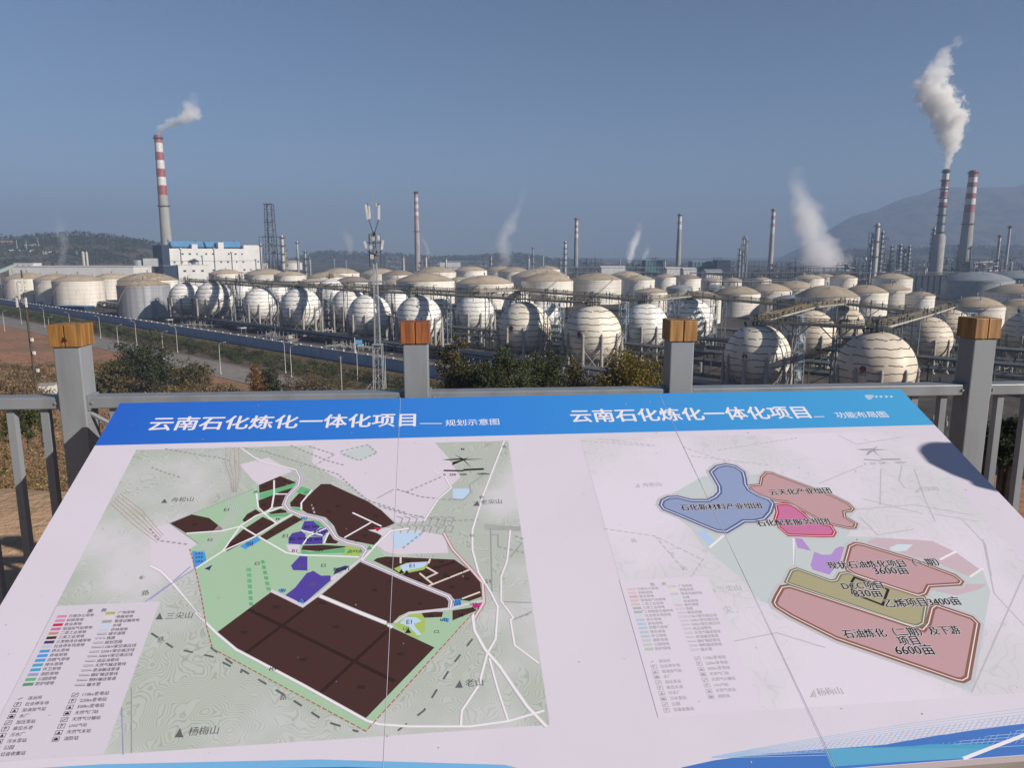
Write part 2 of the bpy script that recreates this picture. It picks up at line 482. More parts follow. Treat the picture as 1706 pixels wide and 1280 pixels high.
class Print:                              # flat ink on the board; every shape gets its own small height, so nothing is coplanar
    def __init__(s): s.b, s.mats, s.k = MB(), [], 0
    def mi(s, m):
        if m not in s.mats: s.mats.append(m)
        return s.mats.index(m)
    def poly_uv(s, pts, m, layer):
        z = .0002 + layer * .00004 + (s.k % 6) * .000006
        s.k += 1
        s.b.add([(p[0], p[1], z) for p in pts], [tuple(range(len(pts)))], s.mi(m))
    def poly(s, pts, m, layer, tr=None):
        if tr: pts = [tr(*p) for p in pts]
        s.poly_uv([uv(*p) for p in pts], m, layer)
    def line(s, pts, w, m, layer, tr=None, closed=False, dash=None, isuv=False):
        if tr: pts = [tr(*p) for p in pts]
        P = [Vector(p) for p in pts] if isuv else [Vector(uv(*p)) for p in pts]
        if closed: P = P + [P[0]]
        if dash:
            on, off = dash
            segs, acc = [], 0.0
            for a, c in zip(P, P[1:]):
                L_ = (c - a).length; t = 0.0
                while t < L_:
                    ph = (acc + t) % (on + off)
                    if ph < on:
                        e = min(L_, t + on - ph); segs.append((a.lerp(c, t / L_), a.lerp(c, e / L_))); t = e + 1e-6
                    else:
                        t += on + off - ph + 1e-6
                acc += L_
            for a, c in segs: s._seg(a, c, w, m, layer)
            return
        z = .0002 + layer * .00004 + (s.k % 6) * .000006; s.k += 1
        n = len(P); L_, Rr = [], []
        for i, p in enumerate(P):
            if closed and i in (0, n - 1): d0, d1 = P[n - 1] - P[n - 2], P[1] - P[0]
            else:
                d0 = P[i] - P[i - 1] if i else P[1] - P[0]
                d1 = P[i + 1] - P[i] if i < n - 1 else d0
            t = (d0.normalized() + d1.normalized())
            t = t.normalized() if t.length > 1e-6 else d0.normalized()
            nn = Vector((-t.y, t.x)); c = max(.5, abs(t.dot(d0.normalized())))
            L_.append(p + nn * (w / 2 / c)); Rr.append(p - nn * (w / 2 / c))
        s.b.add([(p.x, p.y, z) for p in Rr + L_], [(i, i + 1, n + i + 1, n + i) for i in range(n - 1)], s.mi(m))
    def _seg(s, a, c, w, m, layer):
        d = c - a
        if d.length < 1e-7: return
        d.normalize(); nn = Vector((-d.y, d.x)) * (w / 2)
        s.poly_uv([a - nn, c - nn, c + nn, a + nn], m, layer)
    def text(s, body, a, c, m, layer, bold=0.0, isuv=False, height=None):
        """body between the photo pixels a (lower left) and c (lower right); bold = stroke weight in ems"""
        A, C_ = (Vector(a), Vector(c)) if isuv else (Vector(uv(*a)), Vector(uv(*c)))
        vs, fs = text_mesh(body)
        x0, x1 = min(v[0] for v in vs), max(v[0] for v in vs)
        y0 = min(v[1] for v in vs)
        d = (C_ - A); k = d.length / max(1e-6, x1 - x0); d.normalize()
        n = Vector((-d.y, d.x)); ky = k if height is None else height
        sh = [(0, 0)]
        if bold > .04: sh = [(math.cos(i * math.pi / 4) * bold, math.sin(i * math.pi / 4) * bold) for i in range(8)]
        elif bold > .005: sh = [(-bold, 0), (bold, 0), (0, bold * .7), (0, -bold * .7)]
        for j, (ox, oy) in enumerate(sh):
            z = .0002 + layer * .00004 + j * .000005
            s.b.add([((A + d * ((v[0] - x0 + ox) * k) + n * ((v[1] - y0 + oy) * ky)).to_tuple() + (z,)) for v in vs], fs, s.mi(m))
    def build(s, name, parent):
        return s.b.build(name, s.mats, parent)
_tc = {}
def text_mesh(body):
    if body in _tc: return _tc[body]
    c = bpy.data.curves.new('lettering', 'FONT')
    c.body = body; c.size = 1; c.resolution_u = 2
    o = bpy.data.objects.new('lettering', c)
    COL.objects.link(o)
    dg = bpy.context.evaluated_depsgraph_get(); dg.update()
    me = bpy.data.meshes.new_from_object(o.evaluated_get(dg))
    _tc[body] = ([v.co[:] for v in me.vertices], [tuple(p.vertices) for p in me.polygons])
    bpy.data.objects.remove(o); bpy.data.curves.remove(c); bpy.data.meshes.remove(me)
    return _tc[body]

def Z(x0, y0, s): return lambda x, y: (x0 + x / s, y0 + y / s)
z1, z2, z3, z4 = Z(0, 640, 3.967), Z(0, 960, 3.967), Z(250, 720, 3.967), Z(520, 720, 3.967)
z5, z6, z7, z8 = Z(330, 960, 2.843), Z(930, 720, 3.967), Z(1276, 640, 3.967), Z(1200, 880, 3.2)
zl, zr, zt, zu, zw = Z(0, 1000, 4.925), Z(1030, 950, 5.122), Z(220, 640, 2.6656), Z(900, 640, 2.6656), Z(1080, 1120, 2.7252)

INK = {}
for nm, c in dict(brown=(.062, .028, .024), brownline=(.035, .016, .014), lgreen=(.36, .52, .36), green=(.13, .42, .19), ygreen=(.36, .50, .12), purple=(.085, .055, .33),
                  dpurple=(.05, .04, .14), blue=(.07, .30, .68), lake=(.48, .62, .80), pinkw=(.65, .59, .67), magenta=(.50, .03, .20), red=(.52, .02, .06), white=(.80, .76, .80),
                  grey=(.34, .33, .36), lgrey=(.52, .51, .54), dgrey=(.12, .12, .13), black=(.018, .018, .02), mauve=(.40, .33, .44), redline=(.45, .12, .10), violetline=(.33, .30, .55),
                  cblue=(.27, .33, .52), cblued=(.10, .14, .29), cpink=(.50, .31, .33), cpinkd=(.25, .11, .08), cmag=(.55, .17, .33), cmagd=(.42, .02, .06), khaki=(.38, .35, .21), khakid=(.20, .19, .12),
                  fgreen=(.52, .57, .58), fpurple=(.42, .27, .60), fpink=(.56, .43, .48), fblue=(.42, .55, .78), flake=(.60, .68, .74), cream=(.70, .62, .55), fgrey=(.50, .47, .54), teal=(.07, .33, .52), wave=(.055, .17, .50), wave2=(.10, .36, .56), waved=(.05, .13, .42), seamgrey=(.36, .34, .38), pinkish=(.62, .25, .42), orange=(.48, .27, .16), olive=(.40, .40, .14), navy=(.06, .09, .30), sky=(.17, .42, .70), dkgreen=(.10, .28, .16), hatch=(.36, .50, .70)).items():
    INK[nm] = flat('ink_' + nm, c, .45)
def header_mat():
    m, N, L, B = newmat('header_blue')
    tc = N.new('ShaderNodeTexCoord'); sp = N.new('ShaderNodeSeparateXYZ'); L.new(tc.outputs['Object'], sp.inputs[0])
    mr = N.new('ShaderNodeMapRange'); mr.inputs[1].default_value = 0; mr.inputs[2].default_value = BW; L.new(sp.outputs[0], mr.inputs[0])
    cr = N.new('ShaderNodeValToRGB'); L.new(mr.outputs[0], cr.inputs[0])
    e = cr.color_ramp.elements
    e[0].color = rgb((.022, .125, .56)); e[1].color = rgb((.065, .36, .66))
    x = e.new(.45); x.color = rgb((.036, .225, .66))
    L.new(cr.outputs[0], B.inputs['Base Color']); B.inputs['Roughness'].default_value = .42; B.inputs['Specular IOR Level'].default_value = .35
    return m
def relief_mat(name, paper, hill, line, cs=9.0, linew=.10, hs=3.2, lo=.44, hi=.56):
    """printed relief: paper and hill tint by a broad noise, thin contour lines through it"""
    m, N, L, B = newmat(name)
    B.inputs['Roughness'].default_value = .45; B.inputs['Specular IOR Level'].default_value = .35
    tc = N.new('ShaderNodeTexCoord')
    n1 = N.new('ShaderNodeTexNoise'); n1.inputs['Scale'].default_value = hs; n1.inputs['Detail'].default_value = 5
    n2 = N.new('ShaderNodeTexNoise'); n2.inputs['Scale'].default_value = 4.2; n2.inputs['Detail'].default_value = 3.5; n2.inputs['Roughness'].default_value = .45
    L.new(tc.outputs['Object'], n1.inputs['Vector']); L.new(tc.outputs['Object'], n2.inputs['Vector'])
    mr = N.new('ShaderNodeMapRange'); mr.inputs[1].default_value = lo; mr.inputs[2].default_value = hi; L.new(n1.outputs[0], mr.inputs[0])
    a = N.new('ShaderNodeMix'); a.data_type = 'RGBA'; a.inputs[6].default_value = rgb(paper); a.inputs[7].default_value = rgb(hill); L.new(mr.outputs[0], a.inputs[0])
    mu = N.new('ShaderNodeMath'); mu.operation = 'MULTIPLY'; mu.inputs[1].default_value = cs * 8; L.new(n2.outputs[0], mu.inputs[0])
    fr = N.new('ShaderNodeMath'); fr.operation = 'PINGPONG'; fr.inputs[1].default_value = 1; L.new(mu.outputs[0], fr.inputs[0])
    le = N.new('ShaderNodeMapRange'); le.inputs[1].default_value = 0; le.inputs[2].default_value = linew * 3; le.inputs[3].default_value = 1; le.inputs[4].default_value = 0; L.new(fr.outputs[0], le.inputs[0])
    m2 = N.new('ShaderNodeMath'); m2.operation = 'MULTIPLY'; L.new(le.outputs[0], m2.inputs[0]); L.new(mr.outputs[0], m2.inputs[1])
    c = N.new('ShaderNodeMix'); c.data_type = 'RGBA'; L.new(a.outputs[2], c.inputs[6]); c.inputs[7].default_value = rgb(line); L.new(m2.outputs[0], c.inputs[0])
    L.new(c.outputs[2], B.inputs['Base Color'])
    return m

# header band and titles
P = Print()
hm = header_mat()
P.poly_uv([(0, 0), (BW, 0), (BW, -.2085), (0, -.2125)], hm, 0)
P.build('header_band', board)
TW = INK['white']
for body, a, c, rule, sub, sa_, sc_ in (('云南石化炼化一体化项目', zt(65, 208), zt(1258, 188), (zt(1278, 176), zt(1376, 176)), '规划示意图', zt(1392, 187), zt(1632, 181)),
                                      ('云南石化炼化一体化项目', zu(143, 171), zu(1207, 152), (zu(1216, 146), zu(1262, 145)), '功能布局图', zu(1322, 152), zu(1550, 148))):
    P = Print(); P.text(body, a, c, TW, 2, .020); P.build('title_lettering', board)
    P = Print(); P.text(sub, sa_, sc_, TW, 2, .006); P.line(list(rule), .0035, TW, 2); P.build('subtitle_lettering', board)
P = Print()
for k, (a, c) in enumerate((((1441, 659.6), (1455, 659.2)), ((1442, 662.3), (1455, 661.9)), ((1445, 664.8), (1452, 664.5)))):   # small illegible emblem and characters
    P.line([a, c], .0045, TW, 2)
for x in (1457.5, 1465, 1474, 1482):
    P.line([(x, 660.2), (x + 5, 660)], .002, TW, 2); P.line([(x + .5, 662), (x + 5.5, 661.8)], .0022, TW, 2); P.line([(x + 2.6, 659.4), (x + 2.8, 663)], .0018, TW, 2)
P.build('emblem', board)

# ---- left map
relief = relief_mat('map_relief', (.60, .585, .615), (.465, .50, .455), (.34, .38, .33), 24.0, .16, 2.6, .40, .56)
P = Print()
ML = [(.122, -.2375), (1.2025, -.2375), (1.1995, -1.158), (.122, -1.158)]
P.poly_uv(ML, relief, 0)
I = INK
# pale valley floor patches
for pts in ([z4(20, 60), z4(800, 60), z4(900, 170), z4(980, 300), z4(830, 440), z4(730, 590), z4(560, 600), z4(380, 450), z4(230, 340), z4(60, 250), z4(0, 200)],
            [z3(590, 215), z3(780, 170), z3(940, 260), z3(720, 350), z3(680, 320)], [z4(520, 660), z4(700, 650), z4(880, 690), z4(900, 800), z4(560, 810), z4(480, 790), z4(430, 750)],
            [z3(0, 640), z3(130, 610), z3(300, 740), z3(260, 770), z3(290, 900), z3(150, 990), z3(0, 900)]):
    P.poly(pts, I['pinkw'], 1)
P.poly([z4(520, 665), z4(720, 660), z4(720, 700), z4(600, 760), z4(545, 775)], I['lake'], 2)
P.poly([z4(930, 375), z4(1040, 375), z4(1035, 420), z4(990, 445), z4(930, 440)], I['lake'], 2)
P.poly([z4(180, 150), z4(370, 85), z4(430, 140), z4(290, 190)], I['fgreen'], 2)
# planning area
P.poly([z3(690, 375), z3(430, 480), z3(285, 545), z3(130, 605), z3(320, 740), z3(265, 775), z3(300, 905), z3(340, 1090), z3(370, 1270), z5(68, 345), z5(400, 535), z5(600, 638), z5(795, 738), z5(1000, 500), z5(1300, 180),
        z5(1345, 120), z4(1120, 1000), z4(1040, 915), z4(945, 845), z4(480, 822), z4(410, 740), z3(1300, 740), z3(1000, 530), z3(985, 350), z3(860, 290)], I['lgreen'], 3)
for pts in ([(725, 410), (955, 340), (978, 352), (950, 372), (740, 442), (722, 446)], [(965, 400), (1000, 360), (1070, 385), (1050, 422), (985, 402)], [(1000, 780), (1060, 795), (1290, 768), (1285, 800), (1060, 808), (1000, 806)],
            [(1030, 570), (1100, 580), (1170, 620), (1150, 635), (1120, 630), (1085, 592)], [(775, 548), (940, 538), (900, 560), (760, 566)], [(920, 500), (1000, 505), (1010, 520), (950, 520)], [(1170, 580), (1215, 640), (1260, 700), (1230, 690), (1195, 640)]):
    P.poly(pts, I['green'], 4, z3)
for pts in ([(1300, 752), (1400, 760), (1422, 790), (1380, 825), (1270, 812)],):
    P.poly(pts, I['ygreen'], 4, z3)
brown = [(z3, [(130, 603), (270, 545), (390, 570), (480, 640), (470, 655), (240, 672)]), (z3, [(720, 352), (860, 293), (968, 335), (880, 362), (722, 405)]),
         (z3, [(712, 455), (820, 415), (805, 490), (815, 500), (760, 523), (735, 538), (708, 492)]), (z3, [(822, 415), (915, 412), (882, 490), (815, 500), (805, 480)]), (z3, [(610, 585), (640, 545), (698, 512), (735, 540), (625, 598)]),
         (z3, [(845, 400), (955, 366), (918, 408), (850, 410)]), (z3, [(925, 470), (985, 405), (1048, 425), (1005, 460), (1000, 500), (930, 495)]),
         (z3, [(1005, 470), (1080, 390), (1130, 345), (1190, 345), (1440, 460), (1530, 520), (1618, 605), (1560, 630), (1500, 640), (1530, 692), (1485, 750), (1310, 715), (1245, 690), (1215, 620), (1160, 565), (1040, 538), (1008, 518)]),
         (z3, [(485, 770), (610, 650), (745, 562), (838, 606), (700, 690), (510, 790)]), (z3, [(718, 697), (850, 610), (950, 552), (1008, 580), (765, 720)]), (z3, [(780, 538), (860, 508), (935, 532), (800, 545)]),
         (z3, [(1000, 780), (1012, 752), (1140, 748), (1300, 757), (1280, 766), (1100, 790)]), (z3, [(1145, 736), (1192, 668), (1252, 722), (1230, 740)]),
         (z4, [(405, 852), (430, 835), (490, 825), (940, 845), (1040, 915), (1110, 990), (1122, 1090), (1040, 1120), (940, 1108), (905, 1075), (620, 965), (520, 905)]),
         (z4, [(320, 858), (880, 1085), (912, 1115), (912, 1168), (640, 1190), (575, 1220), (530, 1268), (490, 1262), (60, 1080)]),
         (z5, [(90, 268), (345, 78), (495, 148), (575, 97), (910, 242), (1120, 340), (795, 675), (170, 342)]), (z5, [(1055, 170), (1160, 172), (1155, 196), (1060, 200)]), (z5, [(1205, 165), (1300, 150), (1320, 165), (1205, 212)])]
for tr, pts in brown: P.poly(pts, I['brown'], 5, tr)
for pts in ([(1020, 590), (1080, 590), (1122, 630), (1100, 652), (1030, 668), (1000, 640)], [(1122, 640), (1175, 630), (1180, 648), (1150, 690), (1045, 690)], [(915, 702), (940, 670), (1000, 657), (1030, 680), (1012, 746), (915, 740)],
            [(1025, 697), (1142, 692), (1140, 742), (1012, 746)], [(990, 822), (1040, 825), (1040, 918), (945, 915), (932, 885)], [(890, 1085), (960, 1030), (1035, 935), (1080, 920), (1130, 952), (1190, 950), (1203, 975), (1010, 1142)]):
    P.poly(pts, I['purple'], 6, z3)
P.poly([(1210, 945), (1230, 905), (1290, 885), (1332, 890), (1240, 935)], I['dpurple'], 6, z3)
P.poly([(900, 747), (990, 747), (990, 790), (950, 812), (910, 780)], I['pinkw'], 6, z3)
P.poly([(1190, 970), (1240, 935), (1260, 945), (1200, 985)], I['pinkw'], 7, z3)
P.poly([(1440, 650), (1600, 635), (1540, 690), (1500, 670)], I['pinkw'], 6, z3)
for tr, pts in ((z3, [(278, 790), (360, 785), (375, 862), (290, 906)]), (z3, [(595, 757), (705, 692), (735, 715), (630, 777)]), (z4, [(930, 1110), (985, 1105), (985, 1150), (935, 1165)]),
                (z5, [(465, 132), (490, 110), (507, 125), (490, 142)]), (z3, [(858, 1040), (885, 1035), (890, 1062), (862, 1066)]), (z5, [(1150, 212), (1165, 198), (1190, 203), (1185, 222)]), (z3, [(1000, 560), (1035, 560), (1035, 585), (1005, 585)])):
    P.poly(pts, I['blue'], 7, tr)
P.poly([(360, 905), (412, 880), (392, 917)], I['dpurple'], 7, z3)
P.poly([(1060, 1122), (1125, 1115), (1120, 1162), (1060, 1165)], I['magenta'], 7, z4)
P.poly([(1480, 630), (1530, 640), (1500, 660)], I['red'], 7, z3)
P.poly([(540, 905), (620, 868), (780, 858), (740, 912), (590, 942)], I['ygreen'], 7, z4)
P.poly([(580, 885), (650, 865), (768, 860), (735, 895), (600, 925)], I['lake'], 8, z4)
P.poly([(930, 238), (960, 200), (1000, 175), (1055, 172), (1075, 205), (1075, 262), (1040, 300)], I['ygreen'], 7, z5)
P.poly([(955, 225), (985, 195), (1035, 198), (1060, 215), (1022, 228), (1032, 248), (1060, 278), (1040, 284), (1000, 242)], I['lake'], 8, z5)
# roads: a grey casing with a pale core
def road(pts, tr, w=.012, core='white', case='lgrey'):
    P.line(pts, w * .75, I[case], 9, tr); P.line(pts, w * .45, I[core], 10, tr)
main = [(965, 252), (990, 300), (982, 350), (910, 430), (890, 480), (920, 520), (1000, 550), (1130, 580), (1190, 640), (1230, 700), (1300, 735), (1400, 755), (1430, 780), (1395, 840)]
road(main, z3, .020, 'mauve'); P.line(main, .003, I['white'], 11, z3)
road([z3(965, 252), z3(880, 230), z3(770, 205), z3(690, 170), z3(600, 105)], None, .008)
road([(1395, 840), (1290, 925), (1110, 1080), (1010, 1152), (880, 1088), (800, 1050)], z3, .012, 'pinkw')
rd = [(330, 850), (620, 975), (900, 1088), (922, 1120), (915, 1168)]
road(rd, z4, .018, 'mauve'); P.line(rd, .003, I['white'], 11, z4)
road([(50, 1085), (300, 1190), (490, 1266)], z4, .014); road([z5(900, 232), z5(920, 246)], None, .012)
road([z5(-10, 175), z5(90, 275), z5(180, 350), z5(500, 520), z5(800, 688), z5(860, 705), z5(1000, 715), z5(1290, 715), z5(1470, 690), z5(1640, 640)], None, .009)
road([(330, 850), (420, 750), (520, 655), (640, 640)], z4, .010)
road([(545, 1262), (640, 1200), (920, 1170), (1060, 1130), (1130, 1120)], z4, .010, 'pinkw')
road([(870, 670), (930, 780), (1050, 910), (1128, 1000), (1135, 1130), (1070, 1240)], z4, .012, 'pinkw', 'redline')
road([(740, 590), (830, 450), (920, 370), (880, 300), (800, 255)], z4, .008)
road([z4(1270, 60), z4(1130, 420), z4(1060, 650), z4(1060, 780), z4(1100, 930), z4(1180, 1060), z4(1230, 1160), z5(1420, 150), z5(1410, 300), z5(1370, 370), z5(1330, 520), z5(1250, 640), z5(1245, 715)], None, .009)
road([z4(1310, 650), z4(1290, 850), z4(1250, 960), z4(1250, 1120), z4(1330, 1230), z5(1480, 210), z5(1500, 330), z5(1615, 415)], None, .008)
road([z5(1300, 180), z5(1310, 260), z5(1360, 350), z5(1430, 430), z5(1490, 520), z5(1560, 620), z5(1650, 715)], None, .012)
road([z5(1380, 390), z5(1420, 540), z5(1470, 690)], None, .008)
road([z3(0, 885), z3(70, 920), z3(150, 1000), z3(370, 1265), z5(0, 178)], None, .010)
road([z3(300, 905), z3(150, 1000), z3(0, 1110)], None, .006, 'violetline')
road([z2(950, 180), z2(1130, 50), z2(1260, -60)], None, .006, 'violetline')
for pts in ([(700, 380), (715, 500), (760, 545), (835, 605), (940, 545)], [(820, 320), (820, 410), (805, 500), (760, 540)], [(815, 412), (915, 412)], [(600, 625), (700, 685), (835, 605)], [(480, 790), (600, 620), (700, 555), (880, 495)], [(1070, 385), (1000, 470), (1000, 515)],
            [(300, 905), (480, 790), (700, 690)], [(1338, 535), (1530, 625)], [(1285, 700), (1460, 600)], [(240, 672), (480, 655), (600, 625)], [(720, 695), (900, 800), (1000, 815), (1380, 828)], [(1010, 745), (1050, 690), (1180, 630)], [(1150, 738), (1180, 660)], [(1000, 652), (1140, 685)]):
    P.line(pts, .0045, I['white'], 9, z3)
for pts in ([(770, 1020), (1040, 912)], [(750, 970), (825, 935), (755, 895)], [(710, 935), (800, 1010)], [(990, 1105), (1110, 1060)], [(585, 830), (585, 870)], [(780, 840), (770, 870)]):
    P.line(pts, .0045, I['cream'], 9, z4)
for pts in ([(240, 160), (930, 500)], [(215, 375), (500, 160)], [(580, 555), (895, 262)]):
    P.line(pts, .008, I['brownline'], 6, z5)
P.line([(820, 900), (945, 860)], .006, I['brownline'], 6, z4)
P.line([z3(262, 775), z3(300, 905), z3(340, 1090), z3(370, 1270), z5(68, 345), z5(795, 738), z5(1300, 180)], .0022, I['redline'], 11, dash=(.010, .004))
P.line([z3(690, 375), z3(130, 605), z3(320, 740)], .002, I['grey'], 11)
# railway and lane dashes, river and contour bundles
for pts, tr in (([(100, 112), (280, 145), (450, 170), (520, 190)], z3), ([(10, 235), (100, 270), (200, 300)], z3), ([(600, 105), (760, 130), (980, 200), (1240, 280), (1430, 450), (1700, 540)], z3), ([(560, 380), (720, 430), (900, 450), (1000, 450)], z4), ([(620, 400), (860, 295)], z4),
                ([(1330, 1240), (1450, 1200)], z4), ([(440, 490), (600, 540), (900, 590), (1100, 580)], z4), ([z3(0, 640), z3(60, 720), z3(250, 745)], None), ([z4(750, 650), z4(600, 770)], None), ([(1340, 690), (1400, 710)], z4), ([(1230, 760), (1400, 800)], z4),
                ([(930, 90), (1170, 190), (1280, 220)], z3), ([(1050, 95), (1220, 150), (1100, 215)], z3), ([(1260, 130), (1440, 85), (1500, 140), (1380, 190), (1260, 140)], z3), ([(1000, 590), (1090, 550), (1070, 480)], z3)):
    P.line(pts, .005, I['grey'], 9, tr, dash=(.009, .006))
for pts, tr in (([z2(1000, 380), z2(1150, 480), z2(1400, 535), z2(1600, 640)], None), ([(60, 340), (180, 430), (300, 500), (450, 590), (600, 690), (760, 740)], z5), ([(1300, 300), (1200, 430), (1070, 640), (940, 740)], z5)):
    P.line(pts, .004, I['dgrey'], 9, tr, dash=(.022, .026))
for k in range(9):
    o = k * 14
    P.line([(490 + o, 100), (480 + o * 1.1, 200), (520 + o * .7, 300), (540 + o * .3, 400)], .0009, I['orange'] if k % 2 else I['lgrey'], 9, z3)
    P.line([(690 - k * 22, 400), (600 - k * 10, 540), (400 - k * 12, 800)], .0015, I['lgrey'], 8, z3)
for k in range(5):
    P.line([z1(730 + k * 16, 790 - k * 16), z1(880 + k * 14, 930 - k * 24), z1(1040 + k * 10, 1050 - k * 12)], .0009, I['orange'], 9)
for k in range(4):
    P.line([(640 + k * 8, 900), (660 + k * 6, 1150)], .0018, I['green'], 8, z3, dash=(.012, .006)); P.line([(735 + k * 6, 850), (775 + k * 7, 1050)], .0018, I['green'], 8, z3, dash=(.012, .006))
for k in range(16):
    x, y = 560 + (k % 8) * 48, 560 + (k // 8) * 55
    P.line([(x, y), (x + 40, y + 12), (x + 22, y + 55)], .0028, I['grey'], 9, z4)
for k in range(5):
    P.line([z4(1140, 610 + k * 9), z4(1260, 622 + k * 7), z4(1378, 630 + k * 6)], .002, I['grey'], 9)
for pts in ([(430, 440), (540, 380)], [(1180, 680), (1230, 680), (1230, 760)], [(1310, 830), (1390, 730)], [(1270, 1125), (1450, 1130)], [(1340, 1240), (1450, 1190)], [(910, 440), (1000, 450), (1050, 400), (1040, 350), (1130, 290)], [(1180, 640), (1190, 1110)]):
    P.line(pts, .003, I['grey'], 9, z4)
P.line([z2(805, 870), z2(815, 1185)], .002, I['violetline'], 9); P.line([z2(870, 740), z2(870, 1175)], .002, I['grey'], 9)
# wind rose, scale bar, hill names
for pts in ([(860, 183), (990, 175), (1000, 185), (900, 188)], [(925, 222), (930, 200), (995, 184), (1000, 190)], [(940, 150), (1000, 178), (995, 184)], [(1000, 180), (1140, 180), (1000, 188)], [(995, 180), (1045, 165), (1000, 186)], [(997, 185), (1060, 245), (1010, 190)]):
    P.poly(pts, I['black'], 11, z4)
P.text('N', z4(985, 122), z4(1005, 122), I['black'], 11, .02)
P.line([z4(870, 256), z4(1000, 258)], .006, I['black'], 11); P.line([z4(1000, 252), z4(1135, 246)], .008, I['black'], 11)
P.text('0   250   500        1000m', z4(868, 292), z4(1170, 284), I['black'], 11, .02)
def hill(tr, x, y, w, h, label, a, c, ink='dgrey', bold=.0):
    P.poly([tr(x, y), tr(x + w, y), tr(x + w * .62, y - h)], I[ink], 11)
    P.text(label, tr(*a), tr(*c), I[ink], 11, bold)
hill(z1, 1065, 788, 40, 28, '舟松山', (1128, 784), (1275, 776))
hill(z2, 1028, 290, 48, 44, '三尖山', (1092, 290), (1268, 280))
hill(z2, 1155, 1070, 58, 62, '杨梅山', (1240, 1060), (1440, 1048))
hill(z5, 1218, 532, 36, 36, '老山', (1268, 528), (1352, 522))
hill(z4, 1065, 490, 44, 34, '老尖山', (1115, 482), (1255, 474))
for body, a, c in (('铁', z2(1040, 440), z2(1085, 432)), ('路', z5(388, 592), z5(420, 588)), ('老', z2(930, 30), z2(960, 10)), ('路', z2(935, 135), z2(985, 125)), ('铁', z4(1045, 700), z4(1075, 696)), ('路', z4(1110, 445), z4(1140, 440)), ('S1', z4(1145, 1005), z4(1180, 1003)), ('县', z4(1258, 108), z4(1285, 105))):
    P.text(body, a, c, I['dgrey'], 11, 0)
for body, (x, y), tr in [('M', p, z3) for p in ((295, 610), (760, 360), (890, 325), (752, 482), (850, 455), (1240, 488), (1180, 528), (1085, 480), (1490, 555), (1420, 685), (550, 740), (730, 610), (805, 662), (845, 575), (960, 585), (665, 550), (850, 525), (1190, 720), (1130, 780), (965, 465), (1370, 718))] + \
        [('M', p, z4) for p in ((415, 1045), (715, 1135), (520, 985), (925, 1025), (715, 978), (765, 938), (810, 895), (880, 940), (520, 865), (635, 850), (855, 858), (1025, 970), (985, 918), (785, 1215), (985, 1210))] + \
        [('M3', p, z5) for p in ((370, 145), (220, 265), (500, 395), (652, 240), (775, 525), (960, 368), (355, 438), (590, 125), (1180, 0))]:
    u, v = uv(*tr(x, y)); w = .008 if body == 'M' else .013
    P.text(body, (u - w / 2, v - .006), (u + w / 2, v - .006), I['black'], 11, .03, isuv=True)
for body, (x, y), tr in (('E2', (398, 715), z3), ('E2', (710, 872), z3), ('E1', (505, 518), z3), ('E2', (1148, 885), z3), ('E1', (893, 692), z3), ('C2', (1130, 265), z5), ('E1', (1000, 222), z5), ('U1', (985, 252), z5), ('E1', (660, 890), z4), ('H3', (1075, 1008), z3), ('A1', (995, 885), z3), ('B1', (955, 790), z3)):
    u, v = uv(*tr(x, y))
    P.text(body, (u - .006, v - .004), (u + .006, v - .004), I['dgrey'], 11, .02, isuv=True)
for (x, y) in ((1070, 628), (975, 708), (1085, 712), (1130, 662), (1265, 908)):
    u, v = uv(*z3(x, y)); P.text('B2 W1', (u - .018, v - .005), (u + .018, v - .005), I['black'], 11, .02, isuv=True)
for tr, (x, y) in ((z3, (325, 805)), (z3, (325, 830)), (z3, (325, 858)), (z3, (660, 735)), (z3, (660, 748)), (z3, (1350, 790)), (z3, (875, 1050)), (z3, (1000, 1122)), (z4, (955, 1125)), (z4, (960, 1142)), (z4, (1065, 1138)), (z4, (1080, 1168)), (z5, (1165, 210)), (z3, (1020, 570))):
    u, v = uv(*tr(x, y)); P.text('U12', (u - .008, v - .003), (u + .008, v - .003), I['black'], 11, .03, isuv=True)
for tr, (x, y) in ((z3, (1320, 790)), (z3, (1390, 788)), (z3, (1450, 768)), (z3, (1035, 398)), (z3, (700, 395)), (z5, (995, 262)), (z4, (590, 925)), (z4, (625, 930))):
    u, v = uv(*tr(x, y)); P.poly_uv([(u - .007, v - .006), (u + .007, v - .006), (u, v + .008)], I['dkgreen'] if tr is z3 else I['black'], 11)
lm = P.build('planning_map', board)

# ---- legends (the same printed key on both maps, paler on the second)
ITEMS1 = [('行政办公用地', 'pinkish'), ('科研用地', 'pinkish'), ('商业用地', 'red'), ('加油加气站用地', 'cmag'), ('二类工业用地', 'orange'), ('三类工业用地', 'brown'), ('三类物流仓储用地', 'dpurple'), ('社会停车场用地', 'lgrey'), ('供水用地', 'blue'), ('供电用地', 'blue'), ('供燃气用地', 'blue'), ('排水用地', 'teal'), ('环卫用地', 'teal'), ('消防用地', 'violetline'), ('公园绿地', 'green'), ('防护绿地', 'dkgreen')]
ITEMS2 = [('广场用地', 'olive'), ('铁路用地', 'cream'), ('管道运输用地', 'grey'), ('水域', 'lake'), ('农林用地', 'fgreen')]
LINES2 = ['城市道路', '铁路', '规划范围', '110kV架空高压线', '220kV架空高压线', '500kV架空高压线', '成品油管线', '天然气输送管线', '原油输送管道', '磷矿输送管线', '物料输送管道', '输水管']
SYM1 = ['派出所', '社会停车场', '加油加气站', '水厂', '加压泵站', '高位水池', '污水厂', '污水泵站', '公园', '垃圾收集站']
SYM2 = ['110kv变电站', '220kv变电站', '500kv变电站', '天然气门站', '天然气分输站', 'LNG气站', '天然气末站', '消防站']
